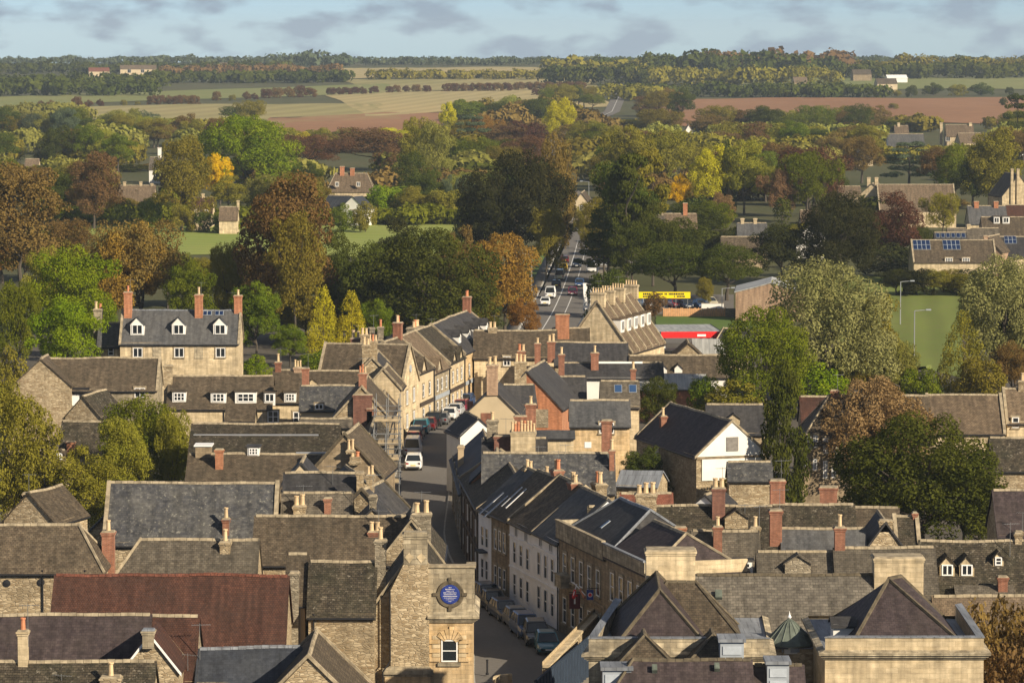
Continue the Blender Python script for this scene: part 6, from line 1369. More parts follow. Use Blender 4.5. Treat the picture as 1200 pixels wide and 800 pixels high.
belt(-20, 190, 168, 132, 34, ['green', 'dark', 'olive', 'pale', 'blue'], 'below the left far fields')
belt(120, 330, 172, 140, 28, ['olive', 'brown', 'green', 'lime', 'dark'], 'behind the broad light green tree')
belt(-20, 340, 200, 152, 40, ['green', 'olive', 'brown', 'pale', 'lime', 'dark'], 'across the upper left wood')
belt(-20, 130, 235, 188, 48, ['green', 'dark', 'olive', 'brown'], 'behind the huge golden oak')
belt(60, 400, 258, 206, 40, ['dark', 'green', 'olive', 'pale', 'brown'], 'along the far side of the meadow')
belt(380, 560, 258, 224, 30, ['bright', 'green', 'lime', 'olive'], 'at the right end of the meadow', ('round', 'bush', 'round'))
belt(330, 520, 176, 148, 26, ['lime', 'gold', 'pale', 'dark'], 'in front of the left ploughed field', ('tall', 'column', 'round'))
belt(280, 460, 148, 118, 34, ['dark', 'green', 'dark', 'olive'], 'behind the left ploughed field', ('round', 'broad'))
belt(510, 720, 150, 118, 36, ['green', 'dark', 'olive', 'brown', 'pale'], 'left of the far straight road')
belt(520, 700, 180, 142, 42, ['brown', 'rust', 'olive', 'green', 'orange'], 'above the huge blackish tree')
belt(430, 680, 212, 165, 44, ['rust', 'brown', 'olive', 'green', 'dark'], 'between the rusty trees and the road')
belt(545, 700, 250, 200, 46, ['olive', 'dark', 'brown', 'pale'], 'left of the road behind the huge tree')
belt(738, 1010, 158, 128, 34, ['green', 'brown', 'olive', 'dark', 'pale', 'lime'], 'below the right ploughed field')
belt(1000, 1215, 158, 130, 36, ['rust', 'dark', 'olive', 'green', 'brown'], 'at the right end below the ploughed field')
belt(700, 1010, 186, 148, 40, ['green', 'olive', 'rust', 'lime', 'brown', 'dark'], 'through the central right wood')
belt(985, 1215, 190, 152, 42, ['olive', 'brown', 'green', 'lime', 'dark'], 'through the far right wood')
belt(690, 920, 222, 172, 44, ['olive', 'rust', 'green', 'brown', 'lime'], 'behind the pines and yellow trees')
belt(900, 1215, 240, 190, 44, ['brown', 'olive', 'green', 'dark', 'lime'], 'behind the barn roof', jt=9)
belt(690, 860, 285, 238, 46, ['dark', 'dark', 'green', 'black'], 'below the pale stone house')  # dark palette stands in for cloud shadow over this belt
belt(850, 1080, 300, 258, 44, ['dark', 'black', 'dark', 'olive'], 'in the shade above the park')  # no shadow is cast here; the dark leaf colours carry it
belt(-20, 100, 330, 262, 60, ['brown', 'olive', 'green', 'brown'], 'below the meadow at the left edge')
belt(90, 330, 360, 300, 56, ['olive', 'green', 'brown', 'green'], 'below the meadow behind the manor')
belt(380, 620, 370, 305, 56, ['dark', 'olive', 'dark', 'green'], 'below the meadow behind the dark oaks')
belt(300, 640, 402, 345, 50, ['dark', 'green', 'olive'], 'behind the street roofs')
belt(1050, 1210, 345, 318, 34, ['dark', 'olive', 'black'], 'between the park and the school', ('bush', 'round'))
belt(930, 1060, 470, 400, 46, ['green', 'olive', 'pale'], 'under the silvery willow', ('round', 'bush'))
belt(640, 700, 128, 104, 22, ['green', 'olive', 'dark'], 'beside the far straight road on its left')
belt(742, 800, 140, 108, 26, ['dark', 'olive', 'brown'], 'beside the far straight road on its right')
# hedgerow bushes on the far fields
def hedge(items, where):
    for i, (x, base, w, hgt, c) in enumerate(items): T(x, base - hgt, base, w, 'bush', c, f'{LEAF[c][2]} hedgerow bush, {ordn(i)} from the left {where}', 'hedgerow bushes on the far fields')
hedge([(48, 128, 11, 10, 'copper'), (60, 128, 12, 11, 'rust'), (90, 126, 13, 13, 'rust'), (104, 126, 11, 9, 'rust'), (117, 125, 9, 9, 'copper'), (145, 124, 8, 7, 'olive'), (161, 123, 7, 4, 'olive')] + [(178 + 10 * k, 122.5, 13, 11, 'rust') for k in range(6)] + [(254, 118, 11, 11, 'rust'), (272, 118, 9, 7, 'olive'), (289, 117, 10, 10, 'rust'), (298, 117, 9, 8, 'copper')], 'along the left hedge')
hedge([(312 + 13 * k, 115 - k * .3, 15, 11 + (k * 5 % 4), 'rust' if k % 3 else 'copper') for k in range(5)] + [(388 + 9 * k, 111.5 - .2 * k, 12, 9, 'copper') for k in range(5)] + [(438, 110, 12, 9, 'copper'), (456, 109, 10, 8, 'copper'), (465, 108.5, 10, 9, 'rust'), (476, 108, 10, 8, 'copper'), (488, 108, 12, 9, 'rust'), (500, 108, 11, 8, 'copper')] + [(524 + 10 * k, 107.5 - .1 * k, 13, 10, 'copper' if k % 2 else 'rust') for k in range(8)] + [(608 + 12 * k, 106 - .1 * k, 15, 10, 'rust') for k in range(7)], 'along the middle hedge')
hedge([(628, 112, 10, 8, 'copper'), (657, 120, 13, 12, 'dark'), (683, 119, 16, 15, 'dark'), (640, 126, 12, 11, 'olive')], 'in the pale field near the far road')
hedge([(1094, 112, 24, 15, 'dark'), (1122, 112, 22, 13, 'olive'), (1150, 112, 28, 15, 'dark'), (1176, 124, 11, 10, 'dark'), (1183, 111, 10, 9, 'dark'), (1050, 113, 14, 8, 'olive'), (1068, 114, 14, 14, 'dark'), (1047, 128, 12, 7, 'olive')], 'on the right far field')
# --- far woods, which read as one mass each
def wood(rows, label, name='wood', n=230, keep=False):
    """rows: (px0, px1, base row, top row, palette material)"""
    for ri, (x0, x1, base, top, w, mat) in enumerate(rows):
        V = []; Tn = []; r_ = np.random.RandomState(int(x0 + base * 7 + 50)); x = x0
        while x < x1:
            hh = (base - top) * (.86 + .28 * noise.noise((x * .021, base, 0)) + r_.uniform(-.16, .12)); ww = w * r_.choice((.6, .9, 1.2, 1.7)) * r_.uniform(.8, 1.2); p = GT(x, base + r_.uniform(-1.0, 1.0)); s_ = p.y / FPX; H_, W_ = hh * s_, ww * s_
            tone = r_.rand()
            tl = lower(x, base - hh, base, ww) if keep else base - hh
            if tl is None: x += ww * .5; continue
            H_ = (base - tl) * s_
            m = n; d = r_.normal(size=(m, 3)); d /= np.linalg.norm(d, axis=1)[:, None]; d[:, 2] = np.abs(d[:, 2]) * np.where(r_.rand(m) < .75, 1, -.9)
            lobes = 1 + .22 * np.sin(d[:, 0] * 5 + r_.uniform(0, 6)) * np.sin(d[:, 1] * 5 + r_.uniform(0, 6)) + .12 * np.sin(d[:, 2] * 9 + r_.uniform(0, 6))
            P = np.array([p.x, p.y, p.z + H_ * .5]) + d * np.array([W_ / 2, W_ / 2, H_ * .5]) * lobes[:, None] * r_.uniform(.82, 1.03, (m, 1))
            nn = d + r_.normal(size=(m, 3)) * .5; nn /= np.linalg.norm(nn, axis=1)[:, None]; a = np.cross(nn, r_.normal(size=(m, 3))); a /= np.linalg.norm(a, axis=1)[:, None]; b_ = np.cross(nn, a); sz = W_ * (.085 if n < 300 else .05) * r_.uniform(.7, 1.5, (m, 1))
            V.append(np.stack([P - a * sz, P - b_ * sz, P + a * sz, P + b_ * sz], axis=1)); Tn.append(np.clip(tone * .8 + r_.rand(m) * .3, 0, 1)); x += ww * r_.uniform(.28, .55)
        me = quadmesh(name, np.concatenate(V), np.concatenate(Tn)); me.materials.append(MATS['leaf_' + mat]); o = link(name, me); tag(o, label[ri], 'wood', kind='stuff')
wood([(-30, 1230, 76, 66, 12, 'blue')], ['long dark wood on the skyline'], n=120)
wood([(-20, 330, 86, 72, 14, 'dark'), (-20, 190, 112, 92, 17, 'dark'), (-20, 195, 104, 84, 17, 'dark'), (180, 400, 97, 82, 17, 'dark'), (190, 396, 90, 75, 17, 'rust')], ['dark wood along the left skyline', 'dark front edge of the left wood', 'dark wood behind the left wood edge', 'dark wood ending at the pale field', 'rusty wood behind the dark wood'], n=150)
wood([(318, 412, 78, 60, 16, 'blue')], ['dome-shaped dark wood on the skyline'], n=140)
wood([(436, 700, 93, 81, 11, 'olive'), (640, 770, 100, 74, 20, 'dark'), (640, 760, 90, 66, 20, 'olive'), (700, 770, 118, 98, 16, 'olive')], ['thin olive hedge wood above the middle field', 'dark wood on both sides of the far road', 'olive wood on the rise left of the far road', 'low trees at the foot of the far road'], n=150)
wood([(740, 985, 114, 96, 14, 'dark'), (745, 985, 100, 76, 19, 'olive'), (760, 985, 92, 60, 22, 'dark'), (840, 985, 88, 57, 24, 'rust'), (700, 860, 88, 64, 19, 'dark')], ['dark plantation along the brown field', 'olive wood above the plantation', 'tall dark wood on the right rise', 'rusty beeches on top of the right rise', 'dark wood right of the far road'], n=150)
wood([(975, 1230, 92, 72, 17, 'dark'), (975, 1230, 86, 66, 19, 'olive'), (895, 1040, 114, 98, 14, 'dark')], ['dark wood along the right skyline', 'olive wood on the right skyline', 'dark copse by the pale farmhouse'], n=150)

wood([(-20, 95, 142, 120, 26, 'pale'), (-20, 330, 160, 136, 30, 'olive'), (-20, 340, 180, 148, 34, 'pale'), (-20, 330, 197, 162, 36, 'olive'), (-20, 560, 216, 178, 38, 'pale'), (-20, 560, 234, 194, 38, 'brown'), (60, 570, 250, 216, 36, 'green'), (60, 575, 263, 240, 26, 'green')],
     ['pale undergrowth at the foot of the far left fields', 'olive undergrowth below the pale left field', 'pale undergrowth across the upper left wood', 'olive undergrowth of the left wood', 'pale undergrowth behind the tan two-chimney house', 'brown undergrowth of the wood above the meadow', 'green undergrowth behind the meadow houses', 'green hedge along the far side of the meadow'], n=760, keep=True)
wood([(520, 716, 142, 114, 28, 'olive'), (520, 716, 160, 128, 32, 'brown'), (540, 700, 200, 160, 36, 'olive'), (560, 700, 232, 186, 38, 'dark')],
     ['olive undergrowth left of the far road', 'brown undergrowth above the huge blackish tree', 'olive undergrowth left of the road', 'dark undergrowth beside the main road'], n=760, keep=True)
wood([(745, 1215, 154, 136, 26, 'olive'), (745, 1215, 170, 144, 32, 'pale'), (700, 1215, 190, 156, 36, 'olive'), (700, 1215, 212, 170, 38, 'pale'), (700, 1215, 234, 190, 38, 'brown'), (820, 1075, 264, 224, 38, 'dark'), (690, 850, 268, 230, 38, 'dark'), (690, 1060, 300, 262, 40, 'dark')],
     ['olive undergrowth below the right brown field', 'pale undergrowth of the upper right wood', 'olive undergrowth of the right wood', 'pale undergrowth behind the yellow trees', 'brown undergrowth behind the barn', 'dark undergrowth left of the barn', 'dark undergrowth behind the pines', 'dark undergrowth above the park'], n=760, keep=True)  # dark rows: cloud shadow put into the leaf colour
# ------------------------------------------------------------------ cars
for n_, c_ in (('white', (.72, .72, .70)), ('silver', (.42, .43, .44)), ('grey', (.12, .125, .13)), ('black', (.015, .016, .018)), ('navy', (.018, .028, .055)), ('teal', (.02, .13, .17)), ('red', (.26, .012, .02)), ('maroon', (.16, .008, .03)), ('blue', (.03, .07, .17)), ('yellow', (.75, .48, .02)), ('darkred', (.10, .012, .015)), ('cream', (.55, .50, .36))):
    m, t_, b_, o_ = newmat('paint_' + n_); b_.inputs['Base Color'].default_value = rgba(c_); b_.inputs['Roughness'].default_value = .3; b_.inputs['Coat Weight'].default_value = .5; b_.inputs['Specular IOR Level'].default_value = .5
plain('tyre', (.02, .02, .02), .9, var=0); plain('rim', (.4, .4, .41), .35, metal=.7, var=0); plain('lamp_clear', (.75, .75, .72), .15, var=0); plain('lamp_red', (.45, .01, .01), .25, var=0); plain('plate_white', (.75, .75, .70), .5, var=0); plain('plate_yellow', (.75, .55, .08), .5, var=0); plain('trim', (.025, .025, .027), .6, var=0)
def car_meshes(kind):
    L, Wd, Ht, belt_, hood = {'hatch': (4.0, 1.76, 1.48, .92, .95), 'suv': (4.5, 1.86, 1.70, 1.05, 1.0), 'estate': (4.6, 1.80, 1.46, .92, 1.15), 'van': (4.9, 1.95, 2.05, 1.05, .75)}[kind]
    hl = L / 2; hw = Wd / 2
    # front is +X
    st = [(-hl, .42, belt_ - .12, .80), (-hl + .12, .26, belt_, .93), (-hl + .8, .22, belt_ + .02, 1.0), (0, .20, belt_, 1.0), (hl - hood - .35, .20, belt_, 1.0), (hl - .55, .22, belt_ - .14, .97), (hl - .12, .26, belt_ - .24, .88), (hl, .40, belt_ - .36, .74)]
    b = MB(); secs = []
    for x, z0, z1, k in st:
        w = hw * k; secs.append([(x, -w * .9, z0), (x, -w, z0 + .12), (x, -w, z0 + (z1 - z0) * .62), (x, -w * .93, z1), (x, w * .93, z1), (x, w, z0 + (z1 - z0) * .62), (x, w, z0 + .12), (x, w * .9, z0)])
    for a, c in zip(secs, secs[1:]):
        for i in range(8): j = (i + 1) % 8; b.poly([a[j], a[i], c[i], c[j]])
    b.poly(secs[0]); b.poly(secs[-1][::-1])
    body = b.mesh('body'); 
    zt = Ht; x0b, x1b = -hl + (.10 if kind in ('van', 'suv') else .22), hl - hood
    x0t, x1t = (-hl + .18 if kind == 'van' else -hl + .62), (hl - hood - (.45 if kind == 'van' else .85))
    g = MB(); bt = [(x0b, -hw * .90, belt_ - .03), (x1b, -hw * .90, belt_ - .03), (x1b, hw * .90, belt_ - .03), (x0b, hw * .90, belt_ - .03)]; tp_ = [(x0t, -hw * .72, zt - .05), (x1t, -hw * .72, zt - .05), (x1t, hw * .72, zt - .05), (x0t, hw * .72, zt - .05)]
    for i in range(4): j = (i + 1) % 4; g.poly([bt[i], bt[j], tp_[j], tp_[i]])
    glass = g.mesh('windows', (MATS['glass'],))
    r_ = MB(); r_.frustum(x0t - .04, x1t + .06, -hw * .75, hw * .75, zt - .06, zt + .01, .12, .10)
    lerp = lambda p, q, t: tuple(a + (c - a) * t for a, c in zip(p, q))
    for i, j in ((0, 0), (1, 1), (2, 2), (3, 3)): r_.tube(bt[i], tp_[j], .055, .05, 5)
    for t_ in (.36, .66) if kind != 'van' else (.3, .62):
        for (p, q, p2, q2) in ((bt[0], bt[1], tp_[0], tp_[1]), (bt[3], bt[2], tp_[3], tp_[2])): r_.tube(lerp(p, q, t_), lerp(p2, q2, t_), .05, .045, 5)
    if kind == 'van':
        for sy in (-1, 1):
            q = [(x0b, sy * hw * .91, belt_), (x0b + (x1b - x0b) * .62, sy * hw * .91, belt_), (x0t + (x1t - x0t) * .62, sy * hw * .735, zt - .05), (x0t, sy * hw * .735, zt - .05)]; r_.poly(q if sy < 0 else q[::-1])
    roof = r_.mesh('roof')
    w = MB(); w.lathe([(0, -.1), (.20, -.1), (.31, -.09), (.32, 0), (.31, .09), (.20, .1), (0, .1)], n=14); ty = w.mesh('wheel', (MATS['tyre'],))
    w = MB(); w.lathe([(0, .108), (.19, .104), (.19, -.104), (0, -.108)], n=10); rim = w.mesh('rim', (MATS['rim'],))
    hlm = box_mesh('headlight', -.10, .02, -.17, .17, -.07, .07, 'lamp_clear'); tlm = box_mesh('tail_light', -.02, .06, -.13, .13, -.10, .10, 'lamp_red')
    pl = box_mesh('number_plate', -.012, .012, -.26, .26, -.055, .055, 'plate_white'); py_ = box_mesh('number_plate', -.012, .012, -.26, .26, -.055, .055, 'plate_yellow')
    gr = box_mesh('bumper', -.04, .02, -hw * .68, hw * .68, -.10, .06, 'trim')
    return dict(L=L, hl=hl, hw=hw, belt=belt_, body=body, glass=glass, roof=roof, ty=ty, rim=rim, hlm=hlm, tlm=tlm, pl=pl, py=py_, gr=gr)
CARS = {}
def car(p, ang, kind, paint, label, group='cars along the street'):
    if kind not in CARS: CARS[kind] = car_meshes(kind)
    c = CARS[kind]; r_ = empty('van' if kind == 'van' else 'car', (p[0], p[1], (p[2] if len(p) > 2 else 0) + .025), ang); tag(r_, label, 'van' if kind == 'van' else 'car', group); M_ = MATS['paint_' + paint]
    for nm in ('body', 'roof'):
        if not c[nm].materials: c[nm].materials.append(MATS['paint_white'])
        link(nm, c[nm], r_, M_)
    link('windows', c['glass'], r_)
    for sx in (-1, 1):
        for sy in (-1, 1):
            w = link('wheel', c['ty'], r_, None, Matrix.Translation((sx * c['hl'] * .64, sy * (c['hw'] - .12), .32)) @ Matrix.Rotation(math.pi / 2, 4, 'X')); link('rim', c['rim'], w)
    for sy in (-1, 1):
        link('headlight', c['hlm'], r_, None, Matrix.Translation((c['hl'] - .06, sy * c['hw'] * .58, c['belt'] - .36)) @ Matrix.Rotation(-sy * .25, 4, 'Z')); link('tail_light', c['tlm'], r_, None, Matrix.Translation((-c['hl'] + .02, sy * c['hw'] * .66, c['belt'] - .25)))
    link('number_plate', c['pl'], r_, None, Matrix.Translation((c['hl'] + .02, 0, .45))); link('number_plate', c['py'], r_, None, Matrix.Translation((-c['hl'] - .02, 0, .6)))
    link('bumper', c['gr'], r_, None, Matrix.Translation((c['hl'] - .01, 0, .45))); link('bumper', c['gr'], r_, None, Matrix.Translation((-c['hl'] + .03, 0, .40)))
    return r_
def park(px, py, kind, paint, label, toward=True, turn=0, group='cars parked along the street'):
    p = G(px, py); _, a = road_at(p.y); car((p.x, p.y, .0), a + (math.pi if toward else 0) + R(turn), kind, paint, label, group)
park(571, 708, 'suv', 'navy', 'dark blue car parked farthest up below the white terrace')
park(578, 713, 'hatch', 'black', 'black car parked second up below the white terrace')
park(591, 724, 'estate', 'navy', 'navy car with bright headlamps parked by the white terrace')
park(606, 734, 'hatch', 'grey', 'grey car parked mid row by the white terrace')
park(616, 744, 'suv', 'blue', 'dark blue tall car parked by the white terrace, third from the bottom')
park(628, 753, 'suv', 'black', 'black car parked just behind the teal car')
park(641, 763, 'hatch', 'teal', 'teal blue car nearest the bottom of the street')
L_ = 'in the row parked up the sunny street'
for px, py, k_, c_, tw, lb in ((485, 549, 'suv', 'white', False, 'white car nearest the camera ' + L_), (484, 533, 'van', 'white', False, 'white van second from the near end ' + L_), (485.5, 520, 'hatch', 'red', False, 'bright red car ' + L_), (488, 513, 'estate', 'navy', False, 'navy car just beyond the red car ' + L_), (494, 507, 'suv', 'teal', False, 'dark teal car ' + L_),
        (503, 503, 'hatch', 'darkred', False, 'dark red car in the middle ' + L_), (510, 498, 'suv', 'black', False, 'black tall car in the middle ' + L_), (518, 496, 'estate', 'grey', False, 'dark grey car near the bend ' + L_), (528, 491, 'hatch', 'white', False, 'white hatchback at the bend ' + L_), (535, 486, 'hatch', 'silver', False, 'silver car beyond the bend ' + L_), (542, 481, 'estate', 'maroon', False, 'maroon car second from the far end ' + L_), (547, 476, 'suv', 'blue', False, 'blue car at the far end ' + L_)):
    park(px, py, k_, c_, lb, tw)
TR = 'traffic on the main road'
for px, py, k_, c_, tw, lb in ((639, 358, 'hatch', 'white', False, 'white car nearest on the left lane of the main road'), (645, 349, 'van', 'white', False, 'white van queuing on the left of the main road'), (652, 337, 'estate', 'black', False, 'black car between the white van and the cream van'), (656, 328, 'van', 'cream', False, 'cream van on the left of the main road'), (660, 317, 'hatch', 'yellow', False, 'yellow-backed car on the left of the main road'), (662, 308, 'hatch', 'darkred', False, 'dark red car ahead of the yellow-backed car'),
        (671, 346, 'hatch', 'maroon', True, 'crimson car coming down the main road'), (679, 336, 'hatch', 'blue', True, 'blue car beside the white flag signs'), (676, 313, 'suv', 'navy', True, 'dark blue car coming down the middle of the main road'), (693, 319, 'van', 'white', True, 'white van at the road junction'), (680, 268, 'van', 'red', True, 'red van far up the main road'), (678, 271, 'suv', 'black', True, 'black car right before the red van'), (688, 283, 'hatch', 'grey', True, 'grey car under the overhanging tree')):
    park(px, py, k_, c_, lb, tw, group=TR)
for px, py, c_, lb in ((706, 312, 'silver', 'silver car waiting in the side road nearest the junction'), (712, 308, 'navy', 'dark car waiting in the side road')): car(tuple(G(px, py)), R(12), 'hatch', c_, lb, TR)
for px, py, k_, c_, lb in ((757, 360, 'suv', 'silver', 'silver car at the left end under the yellow sign'), (791, 360, 'hatch', 'red', 'red car in the yard under the yellow sign'), (804, 361, 'hatch', 'navy', 'dark blue car in the yard right of the red car'), (820, 361, 'hatch', 'blue', 'blue car in the yard near the white wall'), (832, 358, 'estate', 'cream', 'pale yellow car in the yard at the right end')): car(tuple(G(px, py)), R(-75), k_, c_, lb, 'cars in the sales yard')
# ------------------------------------------------------------------ signs, canopy, fence, lamps, walls
def thing(name, label, cat, loc, rz=0, group=None): return tag(empty(name, loc, rz), label, cat, group)
def pbox(root, name, mat, *b): m = MB(); m.box(*b); return m.build(name, MATS[mat], root)
p = G(778.5, 366); s_ = p.y / FPX; Y_ = p.y + 3
a0, a1 = atY(748, 349.5, Y_), atY(809, 342, Y_)
r_ = thing('sign_board', 'long yellow sign board with dark lettering above the parked cars', 'sign', (p.x, Y_, 0)); w2 = (a1.x - a0.x) / 2; cx = (a1.x + a0.x) / 2 - p.x
pbox(r_, 'board', 'yellow_sign', cx - w2, cx + w2, -.08, .08, a0.z, a1.z)
bd = [o for o in r_.children][0]; t = MB(); rr2 = random.Random(5); hgt = a1.z - a0.z
for row, (f0, f1) in enumerate(((.54, .84), (.16, .42))):
    x = cx - w2 * .82
    while x < cx + w2 * .82:
        w = rr2.uniform(.14, .28)
        if row == 1 and abs(x - cx) < w2 * .3: x += .4; continue
        t.box(x, x + w, -.10, -.082, a0.z + hgt * f0, a0.z + hgt * f1); x += w + rr2.choice((.07, .07, .07, .3))
t.build('lettering', MATS['trim'], bd)
for k in range(5): pbox(r_, 'post', 'galvanised', cx - w2 * .9 + k * w2 * .45 - .06, cx - w2 * .9 + k * w2 * .45 + .06, .09, .2, 0, a1.z - .1)
# canopy
q = G(808, 389, 5.0); r_ = thing('canopy', 'flat filling-station canopy with a bright red edge', 'canopy', (q.x, q.y, 0), R(4)); x0_, x1_ = (766 - 808) * q.y / FPX, (846 - 808) * q.y / FPX
pbox(r_, 'roof', 'metal_roof', x0_, x1_, 0, 13, 4.6, 5.02); pbox(r_, 'fascia', 'red_sign', x0_ + 1.0, x1_, -.12, -.002, 4.2, 5.06)
pbox(r_, 'fascia', 'trim', x0_, x0_ + .999, -.12, -.002, 4.2, 5.06); pbox(r_, 'fascia', 'trim', x1_ + .002, x1_ + .1, -.12, 13, 4.2, 5.06); pbox(r_, 'logo_panel', 'white_paint', x1_ - 3.4, x1_ - 2.2, -.16, -.122, 4.4, 4.7)
for xx in (x0_ + 1.6, x1_ - 1.6):
    for yy in (2, 10): pbox(r_, 'pillar', 'white_paint', xx - .2, xx + .2, yy - .2, yy + .2, 0, 4.6)
for k, xx in enumerate((x0_ + 1.6, x1_ - 1.8)): 
    f = thing('fuel_pump', ('dark and red fuel pump under the left of the red canopy', 'dark and red fuel pump under the right of the red canopy')[k], 'fuel pump', (q.x + xx, q.y + 4, 0)); pbox(f, 'cabinet', 'trim', -.5, .5, -.3, .3, 0, 1.9); pbox(f, 'panel', 'red_sign', -.45, .45, -.34, -.302, .2, .9); pbox(f, 'screen', 'light_glass', -.3, .3, -.34, -.302, 1.1, 1.5)
r_ = thing('kiosk', 'dark shop kiosk with a red panel below the canopy', 'kiosk', (q.x - 2.4, q.y - 6.0, 0)); pbox(r_, 'wall', 'trim', -1.3, 1.3, -1, 1, 0, 3.0); pbox(r_, 'roof', 'slate_dark', -1.5, 1.5, -1.2, 1.2, 3.001, 3.2); pbox(r_, 'panel', 'red_sign', .2, 1.1, -1.05, -1.002, .8, 2.0); pbox(r_, 'window', 'light_glass', -1.0, .0, -1.04, -1.002, 1.0, 2.2)
# fence and white wall
A_, B_ = G(777, 371), G(850, 371); r_ = thing('timber_fence', 'orange timber panel fence above the lawn', 'fence', tuple((A_ + B_) / 2)); n = 34; ln = (B_ - A_).length
for k in range(n): pbox(r_, 'board', 'fence_wood', -ln / 2 + k * ln / n + .01, -ln / 2 + (k + 1) * ln / n - .02, 0, .04 + .015 * (k % 2), .05, 1.35 + .1 * (k % 7 == 3))
for k in range(8): pbox(r_, 'post', 'fence_wood', -ln / 2 + k * ln / 7 - .06, -ln / 2 + k * ln / 7 + .06, .07, .19, 0, 1.5)
A_, B_ = G(822, 364), G(848, 364); r_ = thing('white_wall', 'low white wall above the timber fence', 'wall', tuple((A_ + B_) / 2)); w2 = (B_ - A_).length / 2; pbox(r_, 'wall', 'render_white', -w2, w2, 0, .3, 0, 1.2); pbox(r_, 'coping', 'coping_stone', -w2 - .05, w2 + .05, -.05, .35, 1.201, 1.28)
A_, B_ = G(850, 372), G(880, 372); r_ = thing('grey_wall', 'grey wall joining the fence to the warehouse', 'wall', tuple((A_ + B_) / 2)); w2 = (B_ - A_).length / 2; pbox(r_, 'wall', 'rubble_grey', -w2, w2, 0, .3, 0, 1.4); pbox(r_, 'coping', 'coping_stone', -w2 - .05, w2 + .05, -.05, .35, 1.401, 1.5)
# flag signs
for k, (px, yb, yt) in enumerate(((685.5, 368, 331), (693.5, 362, 335))):
    p = G(px, yb); z = atY(px, yt, p.y).z; r_ = thing('flag_sign', ('tall white feather flag nearest the main road', 'shorter white feather flag right of the tall one')[k], 'flag', (p.x, p.y, 0)); m = MB(); m.tube((-.3, 0, 0), (-.3, 0, z), .03); m.build('pole', MATS['aluminium'], r_)
    m = MB(); w = .62
    for i in range(8):
        z0_, z1_ = .6 + (z - .7) * i / 8, .6 + (z - .7) * (i + 1) / 8; y0_, y1_ = .08 * math.sin(i), .08 * math.sin(i + 1); m.poly([(-.27, y0_, z0_), (-.27 + w, y0_, z0_), (-.27 + w, y1_, z1_), (-.27, y1_, z1_)]); m.poly([(-.27, y0_ + .01, z0_), (-.27, y1_ + .01, z1_), (-.27 + w, y1_ + .01, z1_), (-.27 + w, y0_ + .01, z0_)])
    m.build('flag', MATS['white_paint'], r_)
# small tents by the flags
for k, (px, py) in enumerate(((702, 357), (708, 352))):
    p = G(px, py); r_ = thing('white_marquee', ('white peaked marquee beside the flags, the left one', 'white peaked marquee beside the flags, the right one')[k], 'marquee', (p.x, p.y, 0)); m = MB(); m.lathe([(1.1, 2.0), (.5, 2.6), (0, 3.4)], n=4); m.build('roof', MATS['white_paint'], r_)
    for a in range(4): m = MB(); m.tube((.75 * math.cos(a * math.pi / 2), .75 * math.sin(a * math.pi / 2), 0), (.75 * math.cos(a * math.pi / 2), .75 * math.sin(a * math.pi / 2), 2.0), .05); m.build('leg', MATS['aluminium'], r_)
# street lamps
def lamp(px, yb, yt, side, label):
    p = GT(px, yb); z = atY(px, yt, p.y).z; r_ = thing('street_lamp', label, 'street lamp', (p.x, p.y, 0), 0, 'street lamps'); m = MB(); m.tube((0, 0, 0), (0, 0, z), .09, .06, 6); m.build('post', MATS['aluminium'], r_); m = MB(); m.tube((0, 0, z - .02), (side * 1.7, 0, z + .12), .05, .04, 5); m.build('arm', MATS['aluminium'], r_); m = MB(); m.box(min(side * 1.5, side * 2.2), max(side * 1.5, side * 2.2), -.16, .16, z + .05, z + .22); h_ = m.build('lamp_head', MATS['grey_paint'], r_)
lamp(1071, 445, 364, 1, 'tall grey street lamp in front of the park lawn'); lamp(1055, 380, 330, 1, 'grey street lamp farther back by the park'); lamp(623, 345, 298, -1, 'street lamp left of the main road by the orange tree'); lamp(690, 262, 213, -1, 'street lamp far up the main road'); lamp(846, 366, 338, 1, 'thin lamp beside the flesh-brick warehouse')
# hanging signs on the parapeted town house
def hang(px, py, w_, h_, mat, label, d):
    p = atY(px, py, d); s2 = d / FPX; r_ = thing('hanging_sign', label, 'sign', (p.x, p.y, p.z)); ww, hh = w_ * s2 / 2, h_ * s2 / 2; pbox(r_, 'board', mat, -ww, ww, -.04, .04, -hh, hh); m = MB(); m.tube((-ww, 0, hh + .1), (ww + 1.2, .3, hh + .1), .03); m.build('bracket', MATS['black_iron'], r_); return r_, ww, hh
r_, ww, hh = hang(673.5, 704, 13, 18, 'maroon_sign', 'maroon hanging sign with a pale mark', 267.3); pbox(r_, 'motif', 'white_paint', -.06, .06, -.06, -.042, -.2, .35); pbox(r_, 'motif', 'red_sign', -.2, .2, -.055, -.041, .36, .5)
r_, ww, hh = hang(691.5, 696.5, 8, 12, 'blue_sign', 'small blue hanging sign with a red disc', 263.3); m = MB(); m.lathe([(0, .05), (.13, .05), (.13, .04)], n=14); m.build('disc', MATS['red_sign'], r_, Matrix.Rotation(math.pi / 2, 4, 'X')); m = MB(); m.lathe([(.13, .045), (.18, .045), (.18, .04)], n=14); m.build('ring', MATS['white_paint'], r_, Matrix.Rotation(math.pi / 2, 4, 'X'))
for k, (xa, ya, xb, yb_) in enumerate(((672, 682, 686, 697), (676, 684, 672, 697))):
    a_, b_ = atY(xa, ya, 267.5), atY(xb, yb_, 266); r_ = thing('flag_pole', ('slanting pink flag pole over the maroon sign', 'steeper furled flag over the maroon sign')[k], 'flag', tuple(a_)); m = MB(); m.tube((0, 0, 0), tuple(b_ - a_), .04); m.build('pole', MATS['white_paint'], r_); m = MB(); d_ = b_ - a_; m.tube(tuple(d_ * .55), tuple(d_ * .95 + Vector((0, 0, -.25))), .10, .13, 6); m.build('furled_flag', MATS['red_sign'] if k else MATS['clay_pot'], r_)
